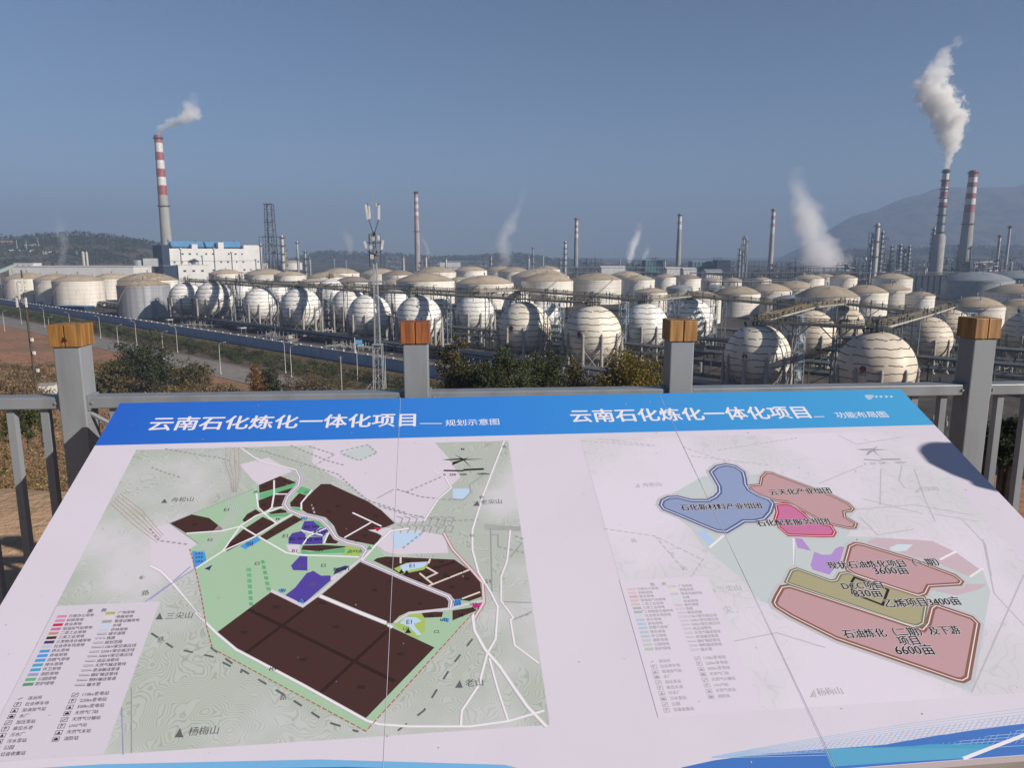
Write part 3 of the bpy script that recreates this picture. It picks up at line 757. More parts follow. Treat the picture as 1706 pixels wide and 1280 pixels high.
def legend(u0, v0, ink, paper, pale, parent, name):
    """u0, v0 = upper left corner of the key in board metres"""
    p = Print()
    p.poly_uv([(u0, v0), (u0 + .2235, v0), (u0 + .2245, v0 - .360), (u0, v0 - .360)], paper, 12)
    def put(s, u, v):
        w = .0088 * sum(.55 if ord(q) < 256 else 1 for q in s)
        p.text(s, (u, v - .0040), (u + w, v - .0040), ink, 14, .012, isuv=True)
    p.text('图      例', (u0 + .074, v0 - .023), (u0 + .112, v0 - .023), ink, 14, .02, isuv=True)
    def sw(u, v, c):
        p.poly_uv([(u, v - .0036), (u + .0205, v - .0036), (u + .0205, v + .0036), (u, v + .0036)], pale(c), 13)
    for k, (s, c) in enumerate(ITEMS1):
        v = v0 - .030 - k * .01127
        sw(u0 + .013, v, c); put(s, u0 + .0375, v)
    for k, (s, c) in enumerate(ITEMS2):
        v = v0 - .027 - k * .0115
        sw(u0 + .1145, v, c); put(s, u0 + .141, v)
    for k, s in enumerate(LINES2):
        v = v0 - .027 - (k + 5) * .0113
        p.line([(u0 + .1165, v - .001), (u0 + .137, v - .001)], .0012, ink, 14, isuv=True, dash=(.005, .003) if k == 1 else None)
        p.line([(u0 + .1145, v + .0022), (u0 + .136, v + .0022)], .0007, ink, 14, isuv=True)
        put(s, u0 + .1395, v)
    for lst, uu, vv, sp_ in ((SYM1, u0 + .016, v0 - .231, .01285), (SYM2, u0 + .119, v0 - .230, .0133)):
        for k, s in enumerate(lst):
            v = vv - k * sp_
            put(s, uu + .0205, v)
            q = [(uu, v - .0042), (uu + .012, v - .0042), (uu + .012, v + .0042), (uu, v + .0042)]
            if k or lst is SYM2: p.line(q, .0010, ink, 14, closed=True, isuv=True)
            kind = k % 4
            if kind == 0: p.line([(uu + .002, v - .002), (uu + .010, v + .002)], .0016, ink, 14, isuv=True)
            elif kind == 1: p.text('P', (uu + .004, v - .003), (uu + .008, v - .003), ink, 14, .02, isuv=True)
            elif kind == 2: p.poly_uv([(uu + .002, v - .003), (uu + .010, v - .003), (uu + .006, v + .003)], ink, 14)
            else: p.poly_uv([(uu + .002, v - .0025), (uu + .010, v - .0025), (uu + .010, v + .001), (uu + .006, v + .003), (uu + .002, v + .001)], ink, 14)
    return p.build(name, parent)
lp = flat('legend_paper', (.62, .57, .65), .45)
lgd = legend(.1235, -.797, I['black'], lp, lambda c: I[c], lm, 'map_legend')

# ---- right map
P = Print()
relief2 = relief_mat('pale_relief', (.70, .645, .735), (.62, .595, .64), (.55, .53, .58), 5.0, .07, 2.2, .42, .6)
P.poly_uv([(1.427, -.2375), (2.506, -.2375), (2.504, -1.158), (1.424, -1.158)], relief2, 0)
P.poly([z6(1005, 300), z6(960, 290), z6(790, 390), z6(690, 440), z6(670, 480), z6(880, 640), z6(960, 760), z6(1200, 960), z6(1340, 1120), z8(300, 420), z8(620, 600), z8(1340, 878), z8(1440, 340), z8(1400, 230), z8(1150, 80), z8(850, 50), z8(620, 45), z7(600, 830), z6(1420, 270), z6(1240, 285)], I['fgreen'], 2)
for tr, pts, c in ((z7, [(190, 1020), (240, 1025), (300, 1105), (210, 1085)], 'fpurple'), (z7, [(320, 1110), (370, 1130), (430, 1130), (460, 1090), (490, 1075), (530, 1080), (510, 1150), (420, 1262), (310, 1230), (295, 1200)], 'fpurple'), (z6, [(915, 660), (970, 650), (1040, 735), (1005, 762)], 'fblue'),
                   (z7, [(660, 1050), (720, 1020), (980, 1030), (1100, 1040), (1250, 1110), (1410, 1225), (1340, 1275), (1130, 1180), (640, 1070)], 'fpink'), (z8, [(1110, 330), (1260, 300), (1420, 300), (1380, 330), (1260, 360)], 'fpink'), (z7, [(445, 960), (520, 945), (560, 985), (500, 1030), (440, 1010)], 'fgreen')):
    P.poly(pts, I[c], 3, tr)
P.poly([(815, 1085), (870, 1060), (970, 1063), (925, 1105), (840, 1112)], I['flake'], 4, z7)
def zone(pts, fill, edge, tr=None, w=.014):
    pts = [(tr or tt)(*p) if (tr or tt) else p for p, tt in [(q if isinstance(q[0], tuple) else (q, None)) for q in pts]] if tr else pts
    P.line(pts, w * 2.1, I['lgrey'], 5, closed=True); P.poly(pts, I[fill], 6); P.line(pts, w, I[edge], 7, closed=True); P.line(pts, w * .16, I['white'], 8, closed=True)
zone([z6(*p) for p in ((1010, 265), (1050, 230), (1110, 218), (1170, 230), (1220, 265), (1232, 310), (1235, 345), (1260, 385), (1330, 425), (1390, 445), (1418, 475), (1400, 530), (1360, 575), (1300, 590), (1225, 590), (1170, 625), (1110, 660), (1050, 655), (950, 615), (800, 550), (700, 510), (680, 485), (690, 455), (730, 435), (790, 432), (880, 455), (990, 455), (1040, 430), (1068, 400), (1065, 360), (1030, 300))], 'cblue', 'cblued')
zone([z6(1255, 358), z6(1335, 350), z6(1345, 300), z6(1375, 270), z6(1420, 275)] + [z7(*p) for p in ((60, 600), (330, 700), (440, 740), (540, 790), (575, 825), (560, 840), (515, 845), (520, 880), (595, 925), (585, 950), (540, 952), (440, 930), (340, 890), (230, 830), (140, 780), (70, 772))] + [z6(1390, 440), z6(1290, 395)], 'cpink', 'cpinkd', w=.010)
zone([z7(*p) for p in ((65, 800), (130, 792), (190, 810), (250, 860), (300, 910), (430, 940), (455, 980), (440, 1005), (370, 1006), (150, 1000), (90, 950), (60, 900), (75, 850))], 'cmag', 'cmagd', w=.010)
zone([z8(*p) for p in ((690, 100), (720, 85), (760, 90), (1010, 165), (1250, 255), (1285, 285), (1275, 300), (1110, 310), (1090, 350), (1060, 360), (1020, 350), (720, 250), (680, 225), (665, 190))], 'cpink', 'cpinkd', w=.012)
zone([z8(*p) for p in ((352, 290), (380, 230), (410, 220), (590, 285), (620, 280), (640, 245), (680, 240), (1020, 352), (1085, 372), (1098, 400), (1080, 510), (1050, 525), (1000, 515), (372, 300))], 'khaki', 'khakid', w=.010)
zone([z8(*p) for p in ((300, 370), (330, 318), (370, 312), (1080, 545), (1110, 510), (1130, 430), (1150, 415), (1340, 480), (1370, 510), (1318, 800), (1290, 815), (1260, 810), (620, 590), (380, 470), (300, 420), (288, 400))], 'cpink', 'cpinkd', w=.014)
P.line([(700, 290), (715, 265), (895, 330), (865, 412), (705, 350)], .006, I['black'], 9, z8, closed=True)
for body, a, c in (('石化新材料产业组团', z6(815, 522), z6(1352, 508)), ('云天化产业组团', z7(35, 738), z7(440, 724)), ('石化配套服务组团', z6(1322, 626), z7(430, 928)), ('现状石油炼化项目（一期）', z8(585, 222), z8(1175, 202)), ('3600亩', z8(832, 253), z8(1012, 248)), ('DCC项目', z8(660, 332), z8(875, 324)),
                   ('830亩', z8(722, 374), z8(872, 370)), ('乙烯项目3400亩', z8(890, 428), z8(1292, 412)), ('石油炼化（二期）及下游', z8(668, 592), z8(1290, 568)), ('项目', z8(962, 630), z8(1072, 625)), ('6600亩', z8(948, 682), z8(1152, 678))):
    P.text(body, a, c, I['white'], 11, .05); P.text(body, a, c, I['black'], 13, .026)
for pts in ([(270, 45), (480, 70), (640, 90)], [(160, 60), (630, 95)], [(300, 640), (640, 690), (960, 850)], [(880, 160), (1400, 220)], [(820, 100), (1120, 200)], [(1060, 120), (1580, 40)], [(960, 840), (880, 960)], [(640, 690), (820, 900)]):
    P.line(pts, .0035, I['fgrey'], 4, z6, dash=(.012, .006))
for pts in ([(600, 830), (980, 800), (1380, 870)], [(980, 560), (1050, 760), (1120, 910)], [(1110, 860), (1400, 910)], [(760, 560), (755, 800)], [(900, 540), (880, 640), (920, 690)], [(1300, 900), (1450, 1060), (1490, 1270)], [(480, 340), (600, 400), (900, 350)], [(350, 660), (640, 540)], [(620, 880), (740, 1000), (980, 960)], [(640, 760), (1040, 860)]):
    P.line(pts, .003, I['fgrey'], 4, z7)
for pts in ([(1400, 60), (1460, 350), (1619, 520)], [(1619, 250), (1340, 880)], [(0, 620), (300, 560), (560, 640)], [(400, 90), (395, 210)]):
    P.line(pts, .003, I['fgrey'], 4, z8)
P.line([z6(1000, 765), z6(1110, 670)], .006, I['white'], 4); P.line([z6(1555, 700), z6(1560, 880)], .005, I['white'], 4); P.line([z8(1170, 170), z8(1260, 125)], .006, I['white'], 4); P.line([z8(1330, 262), z8(1400, 215)], .005, I['white'], 4)
for pts in ([(600, 433), (700, 428), (712, 438), (640, 440)], [(665, 475), (672, 450), (706, 436), (712, 442)], [(650, 365), (680, 378), (655, 370)], [(706, 432), (808, 434), (710, 442)], [(700, 432), (738, 412), (712, 440)], [(705, 440), (752, 480), (716, 440)]):
    P.poly(pts, I['grey'], 9, z7)
P.line([z7(648, 500), z7(760, 508)], .004, I['grey'], 9); P.line([z7(760, 500), z7(890, 498)], .006, I['grey'], 9)
P.text('0   250   500        1000m', z7(655, 536), z7(930, 524), I['lgrey'], 9, .01)
hill(z6, 510, 368, 32, 26, '舟松山', (565, 366), (685, 358), 'lgrey')
hill(z6, 1010, 1062, 38, 26, '三尖山', (1070, 1062), (1215, 1050), 'lgrey')
hill(z8, 480, 905, 34, 40, '杨梅山', (528, 898), (660, 888), 'lgrey')
hill(z7, 985, 718, 32, 22, '老尖山', (1025, 715), (1150, 705), 'lgrey')
for body, a, c in (('路', z6(490, 735), z6(525, 730)), ('尖', z6(1110, 1205), z6(1165, 1195)), ('老', z6(745, 822), z6(775, 818)), ('松', z6(825, 920), z6(860, 915))):
    P.text(body, a, c, I['lgrey'], 9, 0)
rm = P.build('layout_map', board)
fade = {}
for k in ('pinkish', 'red', 'cmag', 'orange', 'brown', 'dpurple', 'lgrey', 'blue', 'teal', 'violetline', 'green', 'dkgreen', 'olive', 'cream', 'grey', 'lake', 'fgreen'):
    c = INK[k].node_tree.nodes['Principled BSDF'].inputs['Base Color'].default_value
    fade[k] = flat('faded_' + k, tuple(.62 * .66 + .38 * x / ALB for x in c[:3]), .45)
lp2 = flat('pale_legend_paper', (.67, .61, .70), .45)
LU, LV = uv(*zr(40, 70))
legend(1.4235, -.797, I['grey'], lp2, lambda c: fade[c], rm, 'map_legend')

# ---- wave band along the lower edge, seams of the vinyl sheets
P = Print()
def curve(f, n=24): return [f(i / (n - 1)) for i in range(n)]
vb = -BH + .001
blue_top = [(150, 436), (300, 403), (430, 385), (560, 370), (700, 358), (800, 350), (930, 342), (1070, 332), (1300, 292), (1500, 262), (1706, 236), (1800, 226)]
ut = [uv(*zw(*p)) for p in blue_top]
P.poly_uv([p for p in ut if p[0] < BW - .001] + [(BW - .001, ut[-1][1]), (BW - .001, vb), (ut[0][0], vb)], I['wave'], 1)
P.poly([(800, 352), (1000, 345), (1300, 338), (1560, 347), (1440, 393), (1150, 410), (830, 432)], I['wave2'], 2, zw)
P.poly([(930, 346), (1200, 330), (1560, 330), (1552, 350), (1300, 348)], I['teal'], 3, zw)
P.line([(1430, 396), (1560, 345), (1720, 283)], .0065, I['white'], 4, zw)
P.poly([(1000, 346), (1070, 333), (1300, 293), (1706, 236), (1706, 262), (1400, 318), (1200, 338)], I['wave'], 3, zw)
for k in range(13):
    t = k / 12
    P.line([zw(*p) for p in curve(lambda s: (290 + 1500 * s, 392 - 62 * s - lerp(4, 182, s) * t * (1.25 - .3 * s) + 10 * math.sin(s * 3.1) * (1 - t)))], .0010, I['hatch'], 1)
for k in range(60):
    s_ = (k / 59) ** 1.1
    P.line([zw(300 + 1420 * s_, 391 - 66 * s_), zw(300 + 1420 * s_ + 40 + 40 * s_, 391 - 62 * s_ - lerp(6, 150, s_))], .0006, I['hatch'], 1)
P.poly_uv([(0, -1.172), (.35, -1.176), (.75, -1.196), (1.1, -1.232), (1.28, vb), (0, vb)], I['sky'], 1)
P.poly_uv([(0, -1.186), (.4, -1.192), (.8, -1.214), (1.05, -1.24), (1.16, vb), (0, vb)], I['wave'], 2)
P.build('wave_band', board)
P = Print()
P.line([(.8715, -.004), (.8715, -BH)], .0009, I['pinkw'], 18, isuv=True)
P.line([(1.738, -.21), (1.746, -BH)], .0007, I['seamgrey'], 17, isuv=True); P.line([(1.7405, -.002), (1.7425, -BH)], .0007, I['pinkw'], 18, isuv=True)
P.build('sheet_seam', board)

P = Print(); rng = random.Random(77)
dust = flat('dust', (.44, .40, .44), .8)
for k in range(150):
    u, v = rng.uniform(.02, BW - .02), -rng.uniform(.02, BH - .02); r_ = rng.uniform(.0006, .0022) * (2 if k % 17 == 0 else 1)
    P.poly_uv([(u + r_ * rng.uniform(.6, 1.3) * math.cos(q), v + r_ * rng.uniform(.6, 1.3) * math.sin(q)) for q in (0, 1.05, 2.1, 3.14, 4.2, 5.2)], dust, 19)
tag(P.build('dust_specks', board), kind='stuff')

# ------------------------------------------------------------------ fence: steel posts with wooden caps
fence_m = mat('grey_paint', (.235, .25, .27), .42, var=.30, scale=9, stretch=(1, 1, .18), lo=.45, hi=.75, bump=.05, bscale=220, spec=.45)
def wood(name, a, c):
    m, N, L, B = newmat(name)
    tc = N.new('ShaderNodeTexCoord'); mp = N.new('ShaderNodeMapping'); mp.inputs['Scale'].default_value = (30, 30, 2.5); L.new(tc.outputs['Object'], mp.inputs[0])
    oi = N.new('ShaderNodeObjectInfo'); mu = N.new('ShaderNodeMath'); mu.operation = 'MULTIPLY'; mu.inputs[1].default_value = 31; L.new(oi.outputs['Random'], mu.inputs[0])
    n = N.new('ShaderNodeTexNoise'); n.noise_dimensions = '4D'; n.inputs['Scale'].default_value = 2.2; n.inputs['Detail'].default_value = 7; n.inputs['Distortion'].default_value = .6
    L.new(mp.outputs[0], n.inputs['Vector']); L.new(mu.outputs[0], n.inputs['W'])
    cr = N.new('ShaderNodeValToRGB'); L.new(n.outputs[0], cr.inputs[0])
    e = cr.color_ramp.elements; e[0].position = .34; e[0].color = rgb(tuple(x * .55 for x in a)); e[1].position = .68; e[1].color = rgb(c); x = e.new(.48); x.color = rgb(a)
    L.new(cr.outputs[0], B.inputs['Base Color']); B.inputs['Roughness'].default_value = .6
    bp = N.new('ShaderNodeBump'); bp.inputs['Strength'].default_value = .35; bp.inputs['Distance'].default_value = .004; L.new(n.outputs[0], bp.inputs['Height']); L.new(bp.outputs[0], B.inputs['Normal'])
    return m
wood_y = wood('yellow_wood', (.25, .115, .025), (.39, .205, .058))
wood_o = wood('orange_wood', (.26, .075, .016), (.35, .125, .032))
crack_m = flat('wood_crack', (.05, .012, .008), .9)
FA, FB = at(110, 580, 2.36), at(1641, 580, 2.60)      # front faces of the two end posts
FU = Vector((FB.x - FA.x, FB.y - FA.y, 0)).normalized()
FN = Vector((FU.y, -FU.x, 0))                           # towards the viewer
frot = math.atan2(FU.y, FU.x)
fence = thing('fence', 'grey steel fence whose square posts carry wooden block caps, behind the sloping board', 'fence', (FA.x, FA.y, 32.4), frot)
def along(px, py=580):                                  # distance along the front face of the fence
    v = ray(px, py)
    p0 = Vector((EYE.x, EYE.y)); d = Vector((v.x, v.y))
    a, u = Vector((FA.x, FA.y)), Vector((FU.x, FU.y))
    m = Matrix(((d.x, -u.x), (d.y, -u.y)))
    t = m.inverted() @ (a - p0)
    return t.y
RAILTOP = EYE.z + ray(160, 661).z / ray(160, 661).y * FA.y * 1.01 - 32.4
CAPTOP = EYE.z + ray(100, 541).z / ray(100, 541).y * FA.y - 32.4
posts = [0.0, along(692), along(1137), along(1641), -1.2, -2.3, along(1641) + 1.1, along(1641) + 2.2]
PW = .084
for k, s in enumerate(sorted(posts)):
    i = posts.index(s)
    bb = MB(); bb.box((s, PW / 2, (CAPTOP - .073) / 2), (PW, PW, CAPTOP - .073))
    po = bb.build('post', fence_m, fence)
    bv = po.modifiers.new('edge', 'BEVEL'); bv.width = .004; bv.segments = 2
    cb = MB(); cw = .098
    cb.box((s - cw * .255, PW / 2, CAPTOP - .0365), (cw * .482, cw, .073), 0)
    cb.box((s + cw * .255, PW / 2, CAPTOP - .0365), (cw * .482, cw, .0726), 0)
    cb.box((s, PW / 2, CAPTOP - .0375), (cw * .05, cw - .008, .067), 1)
    if i == 0:
        cb.add([(s - .010, PW / 2 - cw / 2 - .0006, CAPTOP - .058), (s + .010, PW / 2 - cw / 2 - .0006, CAPTOP - .054), (s + .005, PW / 2 - cw / 2 - .0006, CAPTOP - .044), (s - .004, PW / 2 - cw / 2 - .0006, CAPTOP - .04)], [(0, 1, 2, 3)], 1)
    co = cb.build('wooden_cap', [wood_o if i == 1 else wood_y, crack_m], po)
    bv = co.modifiers.new('edge', 'BEVEL'); bv.width = .003; bv.segments = 2
srt = sorted(posts)
for a, c in zip(srt, srt[1:]):
    bb = MB(); bb.box(((a + c) / 2, PW / 2 + .004, RAILTOP - .02), (c - a - PW + .002, .066, .04))
    ra = bb.build('rail', fence_m, fence)
    bv = ra.modifiers.new('edge', 'BEVEL'); bv.width = .004; bv.segments = 2
    for xe in (a + PW / 2 + .004, c - PW / 2 - .004):
        bb = MB(); bb.box((xe, PW / 2 + .004, RAILTOP - .02), (.007, .074, .05)); bb.tube((xe + (.012 if xe < (a + c) / 2 else -.012), PW / 2 - .029, RAILTOP - .02), (xe + (.012 if xe < (a + c) / 2 else -.012), PW / 2 - .034, RAILTOP - .02), .0055, .0045, 6); bb.build('bracket', fence_m, fence)
    bb = MB(); bb.box(((a + c) / 2, PW / 2 + .004, .12), (c - a - PW + .002, .04, .04))
    bb.build('rail', fence_m, fence)
    n = max(2, round((c - a) / .112))
    for j in range(1, n):
        x = a + (c - a) * j / n
        bb = MB(); bb.box((x, PW / 2 + .004, (.14 + RAILTOP - .04) / 2), (.024, .026, RAILTOP - .04 - .14 + .002))
        bb.build('baluster', fence_m, fence)
# little diagonal stay under the rail beside the end post
bb = MB(); bb.tube((PW / 2, PW / 2 - .01, RAILTOP - .06), (PW / 2 + .09, PW / 2 - .01, RAILTOP - .115), .008, .008, 6)
bb.build('bracket', fence_m, fence)

# ------------------------------------------------------------------ bystander at the end of the board, whose shadow falls on it
def skin_body(name, joints, edges, radii, m, parent, sub=2, root=0):
    me = bpy.data.meshes.new(name)
    me.from_pydata([Vector(j) for j in joints], edges, [])
    o = bpy.data.objects.new(name, me); COL.objects.link(o)
    sk = o.modifiers.new('skin', 'SKIN'); sk.use_smooth_shade = True
    ss = o.modifiers.new('sub', 'SUBSURF'); ss.levels = sub; ss.render_levels = sub
    lay = me.skin_vertices[0] if me.skin_vertices else None
    if lay is None:
        bm_ = bmesh.new(); bm_.from_mesh(me); bm_.verts.layers.skin.verify(); bm_.to_mesh(me); bm_.free(); lay = me.skin_vertices[0]
    for i, r in enumerate(radii):
        lay.data[i].radius = (r, r) if not isinstance(r, tuple) else r
        lay.data[i].use_root = (i == root)
    dg = bpy.context.evaluated_depsgraph_get(); dg.update()
    me2 = bpy.data.meshes.new_from_object(o.evaluated_get(dg))
    bpy.data.objects.remove(o); bpy.data.meshes.remove(me)
    me2.name = name
    me2.materials.clear(); me2.materials.append(m)
    o2 = bpy.data.objects.new(name, me2); COL.objects.link(o2); o2.parent = parent
    me2.polygons.foreach_set('use_smooth', [True] * len(me2.polygons))
    return o2
bp_ = BTL + BU * 2.685 + BV * -.455
hz_ = 33.86
HP = bp_ + SUN * ((hz_ - bp_.z) / SUN.z)
person = thing('person', 'person in a dark jacket standing beyond the end of the board, shadow falling on it', 'person', (HP.x, HP.y, 32.4), R(-105))
cloth = mat('jacket_cloth', (.03, .035, .05), .9, var=.3, scale=14)
trouser = mat('trouser_cloth', (.05, .05, .055), .9, var=.3, scale=14)
skin_m = mat('skin', (.50, .30, .21), .55, var=.12, scale=20)
hair_m = mat('hair', (.012, .010, .010), .5, var=.3, scale=60)
hh = hz_ - 32.4
J = [(0, 0, hh - .62), (0, 0, hh - .42), (0, .01, hh - .27), (0, .01, hh - .18), (0, -.005, hh - .08), (0, -.01, hh), (0, -.008, hh + .09),
     (.17, .0, hh - .27), (.21, .0, hh - .54), (.20, -.10, hh - .76), (-.17, .0, hh - .27), (-.21, .0, hh - .54), (-.20, -.10, hh - .76),
     (.09, 0, hh - .70), (.10, -.01, hh - 1.03), (.11, .02, .07), (.12, -.12, .035), (-.09, 0, hh - .70), (-.10, -.01, hh - 1.03), (-.11, .02, .07), (-.12, -.12, .035)]
E_ = [(0, 1), (1, 2), (2, 3), (3, 4), (4, 5), (5, 6), (2, 7), (7, 8), (8, 9), (2, 10), (10, 11), (11, 12), (0, 13), (13, 14), (14, 15), (15, 16), (0, 17), (17, 18), (18, 19), (19, 20)]
RR = [(.15, .11), (.15, .115), (.14, .10), .065, .075, (.085, .10), (.065, .08), .065, .048, .034, .065, .048, .034, .085, .062, .045, .04, .085, .062, .045, .04]
body = skin_body('body', J, E_, RR, skin_m, person)
body.data.materials.append(cloth); body.data.materials.append(trouser); body.data.materials.append(MT['black'])
for p in body.data.polygons:
    z = p.center.z
    if z < .10: p.material_index = 3
    elif z < hh - .62: p.material_index = 2 if abs(p.center.x) < .17 or z < hh - .80 else 0
    elif z < hh - .17: p.material_index = 1
    if abs(p.center.x) > .15 and hh - .74 < z < hh - .5: p.material_index = 1
hb = MB()
prof = [(.0, .135), (.05, .128), (.085, .095), (.098, .05), (.10, .0), (.085, -.05)]
hb.lathe([(r, z) for r, z in reversed(prof)], 20, (0, .012, hh + .015))
hb.build('hair', hair_m, person, smooth=True)
for sx in (-1, 1):
    hand = MB()
    wx, wy, wz = sx * .20, -.105, hh - .765
    hand.lathe([(.026, .0), (.034, -.03), (.040, -.065), (.036, -.095), (.012, -.10)], 10, (0, 0, 0))
    hand.v = [(wx + x * .55, wy + y * 1.05, wz + z) for x, y, z in hand.v]
    for q in range(4):
        y0 = wy - .030 + q * .020; ln = (.062, .078, .074, .058)[3 - q]
        hand.tube((wx, y0, wz - .088), (wx - sx * .008, y0 - .006, wz - .088 - ln * .5), .0088, .0080, 7); hand.tube((wx - sx * .008, y0 - .006, wz - .088 - ln * .5), (wx - sx * .024, y0 - .008, wz - .088 - ln), .0080, .0066, 7)
    hand.tube((wx, wy - .03, wz - .03), (wx - sx * .012, wy - .058, wz - .065), .0105, .009, 7); hand.tube((wx - sx * .012, wy - .058, wz - .065), (wx - sx * .02, wy - .062, wz - .095), .009, .007, 7)
    hand.build('hand', skin_m, person, smooth=True)
    ear = MB(); ear.tube((sx * .088, -.005, hh - .015), (sx * .10, .005, hh + .03), .012, .016, 8); ear.build('ear', skin_m, person, smooth=True)
    eye = MB(); eye.tube((sx * .032, -.105, hh + .005), (sx * .032, -.112, hh + .005), .010, .008, 8); eye.build('eye', MT['black'], person)
nose = MB(); nose.tube((0, -.10, hh + .005), (0, -.128, hh - .035), .010, .017, 8); nose.build('nose', skin_m, person, smooth=True)
mouth = MB(); mouth.box((0, -.106, hh - .065), (.045, .012, .010)); mouth.build('mouth', mat('lips', (.38, .16, .13), .5, var=.1), person)

# ------------------------------------------------------------------ foliage
def leafmat(name, a, c, rnd=.2):
    m, N, L, B = newmat(name)
    B.inputs['Roughness'].default_value = .7
    B.inputs['Specular IOR Level'].default_value = .2
    g = N.new('ShaderNodeNewGeometry'); oi = N.new('ShaderNodeObjectInfo')
    mx = N.new('ShaderNodeMix'); mx.data_type = 'RGBA'; mx.inputs[6].default_value = rgb(a); mx.inputs[7].default_value = rgb(c)
    L.new(g.outputs['Random Per Island'], mx.inputs[0])
    hs = N.new('ShaderNodeHueSaturation'); mr = N.new('ShaderNodeMapRange'); mr.inputs[3].default_value = 1 - rnd; mr.inputs[4].default_value = 1 + rnd
    L.new(oi.outputs['Random'], mr.inputs[0]); L.new(mr.outputs[0], hs.inputs['Value']); L.new(mx.outputs[2], hs.inputs['Color'])
    L.new(hs.outputs[0], B.inputs['Base Color'])
    tr = N.new('ShaderNodeBsdfTranslucent'); L.new(hs.outputs[0], tr.inputs[0])
    ms = N.new('ShaderNodeMixShader'); ms.inputs[0].default_value = .25
    out = N['Material Output']
    L.new(B.outputs[0], ms.inputs[1]); L.new(tr.outputs[0], ms.inputs[2]); L.new(ms.outputs[0], out.inputs['Surface'])
    return m
LF = dict(dark=leafmat('dark_leaf', (.030, .042, .018), (.075, .085, .032)), green=leafmat('green_leaf', (.050, .075, .022), (.12, .13, .045)), yellow=leafmat('yellow_leaf', (.12, .105, .02), (.26, .19, .035)),
          orange=leafmat('orange_leaf', (.17, .075, .018), (.30, .16, .035)), dry=leafmat('dry_leaf', (.12, .075, .042), (.24, .16, .09)), olive=leafmat('olive_leaf', (.085, .075, .030), (.16, .13, .055)), straw=leafmat('straw', (.28, .19, .10), (.40, .29, .16)))
bark = mat('bark', (.10, .075, .055), .9, var=.4, scale=5)
def leaf(b, p, s, rng, mi=0):
    a = Vector((rng.gauss(0, 1), rng.gauss(0, 1), rng.gauss(0, 1))).normalized()
    c = a.orthogonal().normalized(); c.rotate(Quaternion(a, rng.uniform(0, 6.28))); d = a.cross(c)
    w = s * rng.uniform(.6, 1.2); h = w * rng.uniform(.45, .8)
    b.add([p - c * w / 2, p + d * h / 2, p + c * w / 2, p - d * h / 2], [(0, 1, 2, 3)], mi)
def crown(lobes, n, size, seed, mixes=None):
    """leaves through the volume of overlapping lobes, thinner at the rim"""
    rng = random.Random(seed); b = MB()
    tot = sum(l[3] ** 2 for l in lobes)
    for (x, y, z, r) in lobes:
        sub = [(rng.gauss(0, .55), rng.gauss(0, .55), rng.gauss(0, .5)) for _ in range(max(4, int(9 * r)))]
        for k in range(int(n * r * r / tot)):
            s = rng.choice(sub)
            q = Vector((s[0] + rng.gauss(0, .2), s[1] + rng.gauss(0, .2), s[2] + rng.gauss(0, .17))) * r
            leaf(b, Vector((x, y, z)) + q, size, rng)
    return b
def trunk_mb(h, r, lobes, seed):
    rng = random.Random(seed); b = MB()
    pts = [Vector((0, 0, -.3))] + [Vector((rng.gauss(0, .05) * h * .3, rng.gauss(0, .05) * h * .3, h * t)) for t in (.3, .6, .85)]
    for i in range(3):
        b.tube(pts[i], pts[i + 1], r * (1 - i * .27), r * (1 - (i + 1) * .27), 7)
    for (x, y, z, rr) in lobes:
        st = pts[1 + rng.randrange(2)]
        b.tube(st, (x * .8, y * .8, z), r * .4, r * .12, 5)
    return b
def make_tree(name, label, cat, loc, h, w, kind, seed, n=1500, leafs=.32, shape='round', group=None, rot=0, ch=None):
    rng = random.Random(seed)
    lobes = []
    k = 9 if shape == 'round' else 8
    ch = min(h * .9, ch) if ch else h * .85
    for i in range(k):
        if shape == 'round':
            a = i * 2.4; zz = h - ch * rng.uniform(.14, .85); rr = w * .5 * rng.uniform(.2, .75)
            lobes.append((math.cos(a) * rr, math.sin(a) * rr, zz, min(w, ch * 1.3) * rng.uniform(.26, .40)))
        elif shape == 'tall':
            t = i / (k - 1); zz = h - ch * (.93 - .84 * t)
            lobes.append((rng.gauss(0, .10) * w, rng.gauss(0, .10) * w, zz, w * .5 * (1.15 - .75 * t * t) * rng.uniform(.8, 1.15)))
        else:
            a = i * 2.4; lobes.append((math.cos(a) * w * .33, math.sin(a) * w * .33, h * rng.uniform(.3, .6), w * rng.uniform(.22, .34)))
    t = thing(name, label, cat, loc, rot, group)
    trunk_mb(h, .035 * h if shape != 'bush' else .03 * h, lobes, seed).build('trunk', bark, t)
    crown(lobes, n, leafs, seed).build('crown', LF[kind], t)
    return t

# hedge row between the blue wall and the road
kinds = [make_tree('hedge_shrub', 'leafy green hedge shrub in the row between the blue wall and the road', 'shrub', (0, 0, 0), 3.6, 4.2, k, 40 + i, 520, .46, 'bush', 'hedge shrubs along the blue wall') for i, k in enumerate(('green', 'dark', 'olive', 'green'))]
rng = random.Random(3)
hedge_spots = []
for row, q0 in ((0, 13.5), (1, 18.0), (2, 23.0)):
    s = -60 + row * 3
    while s < 520:
        x, y = wp(s, q0 + rng.uniform(-1.6, 1.6))
        hedge_spots.append((x, y, rng.uniform(.6, .95) * (1 if row < 2 else .6)))
        s += rng.uniform(3.4, 5.0)
hedge_spots = [h for h in hedge_spots if h[1] > 100 and abs(h[0]) < h[1] * .74 and h[0] < 25]
print('hedge', len(hedge_spots))
for i, (x, y, sc_) in enumerate(hedge_spots):
    k = kinds[rng.choice((0, 0, 1, 2, 3))]
    if i < 4: k = kinds[i]; k.location = (x, y, 0); k.rotation_euler.z = rng.uniform(0, 6); k.scale = (sc_,) * 3
    else: dup(k, (x, y, 0), rng.uniform(0, 6.28), sc_)

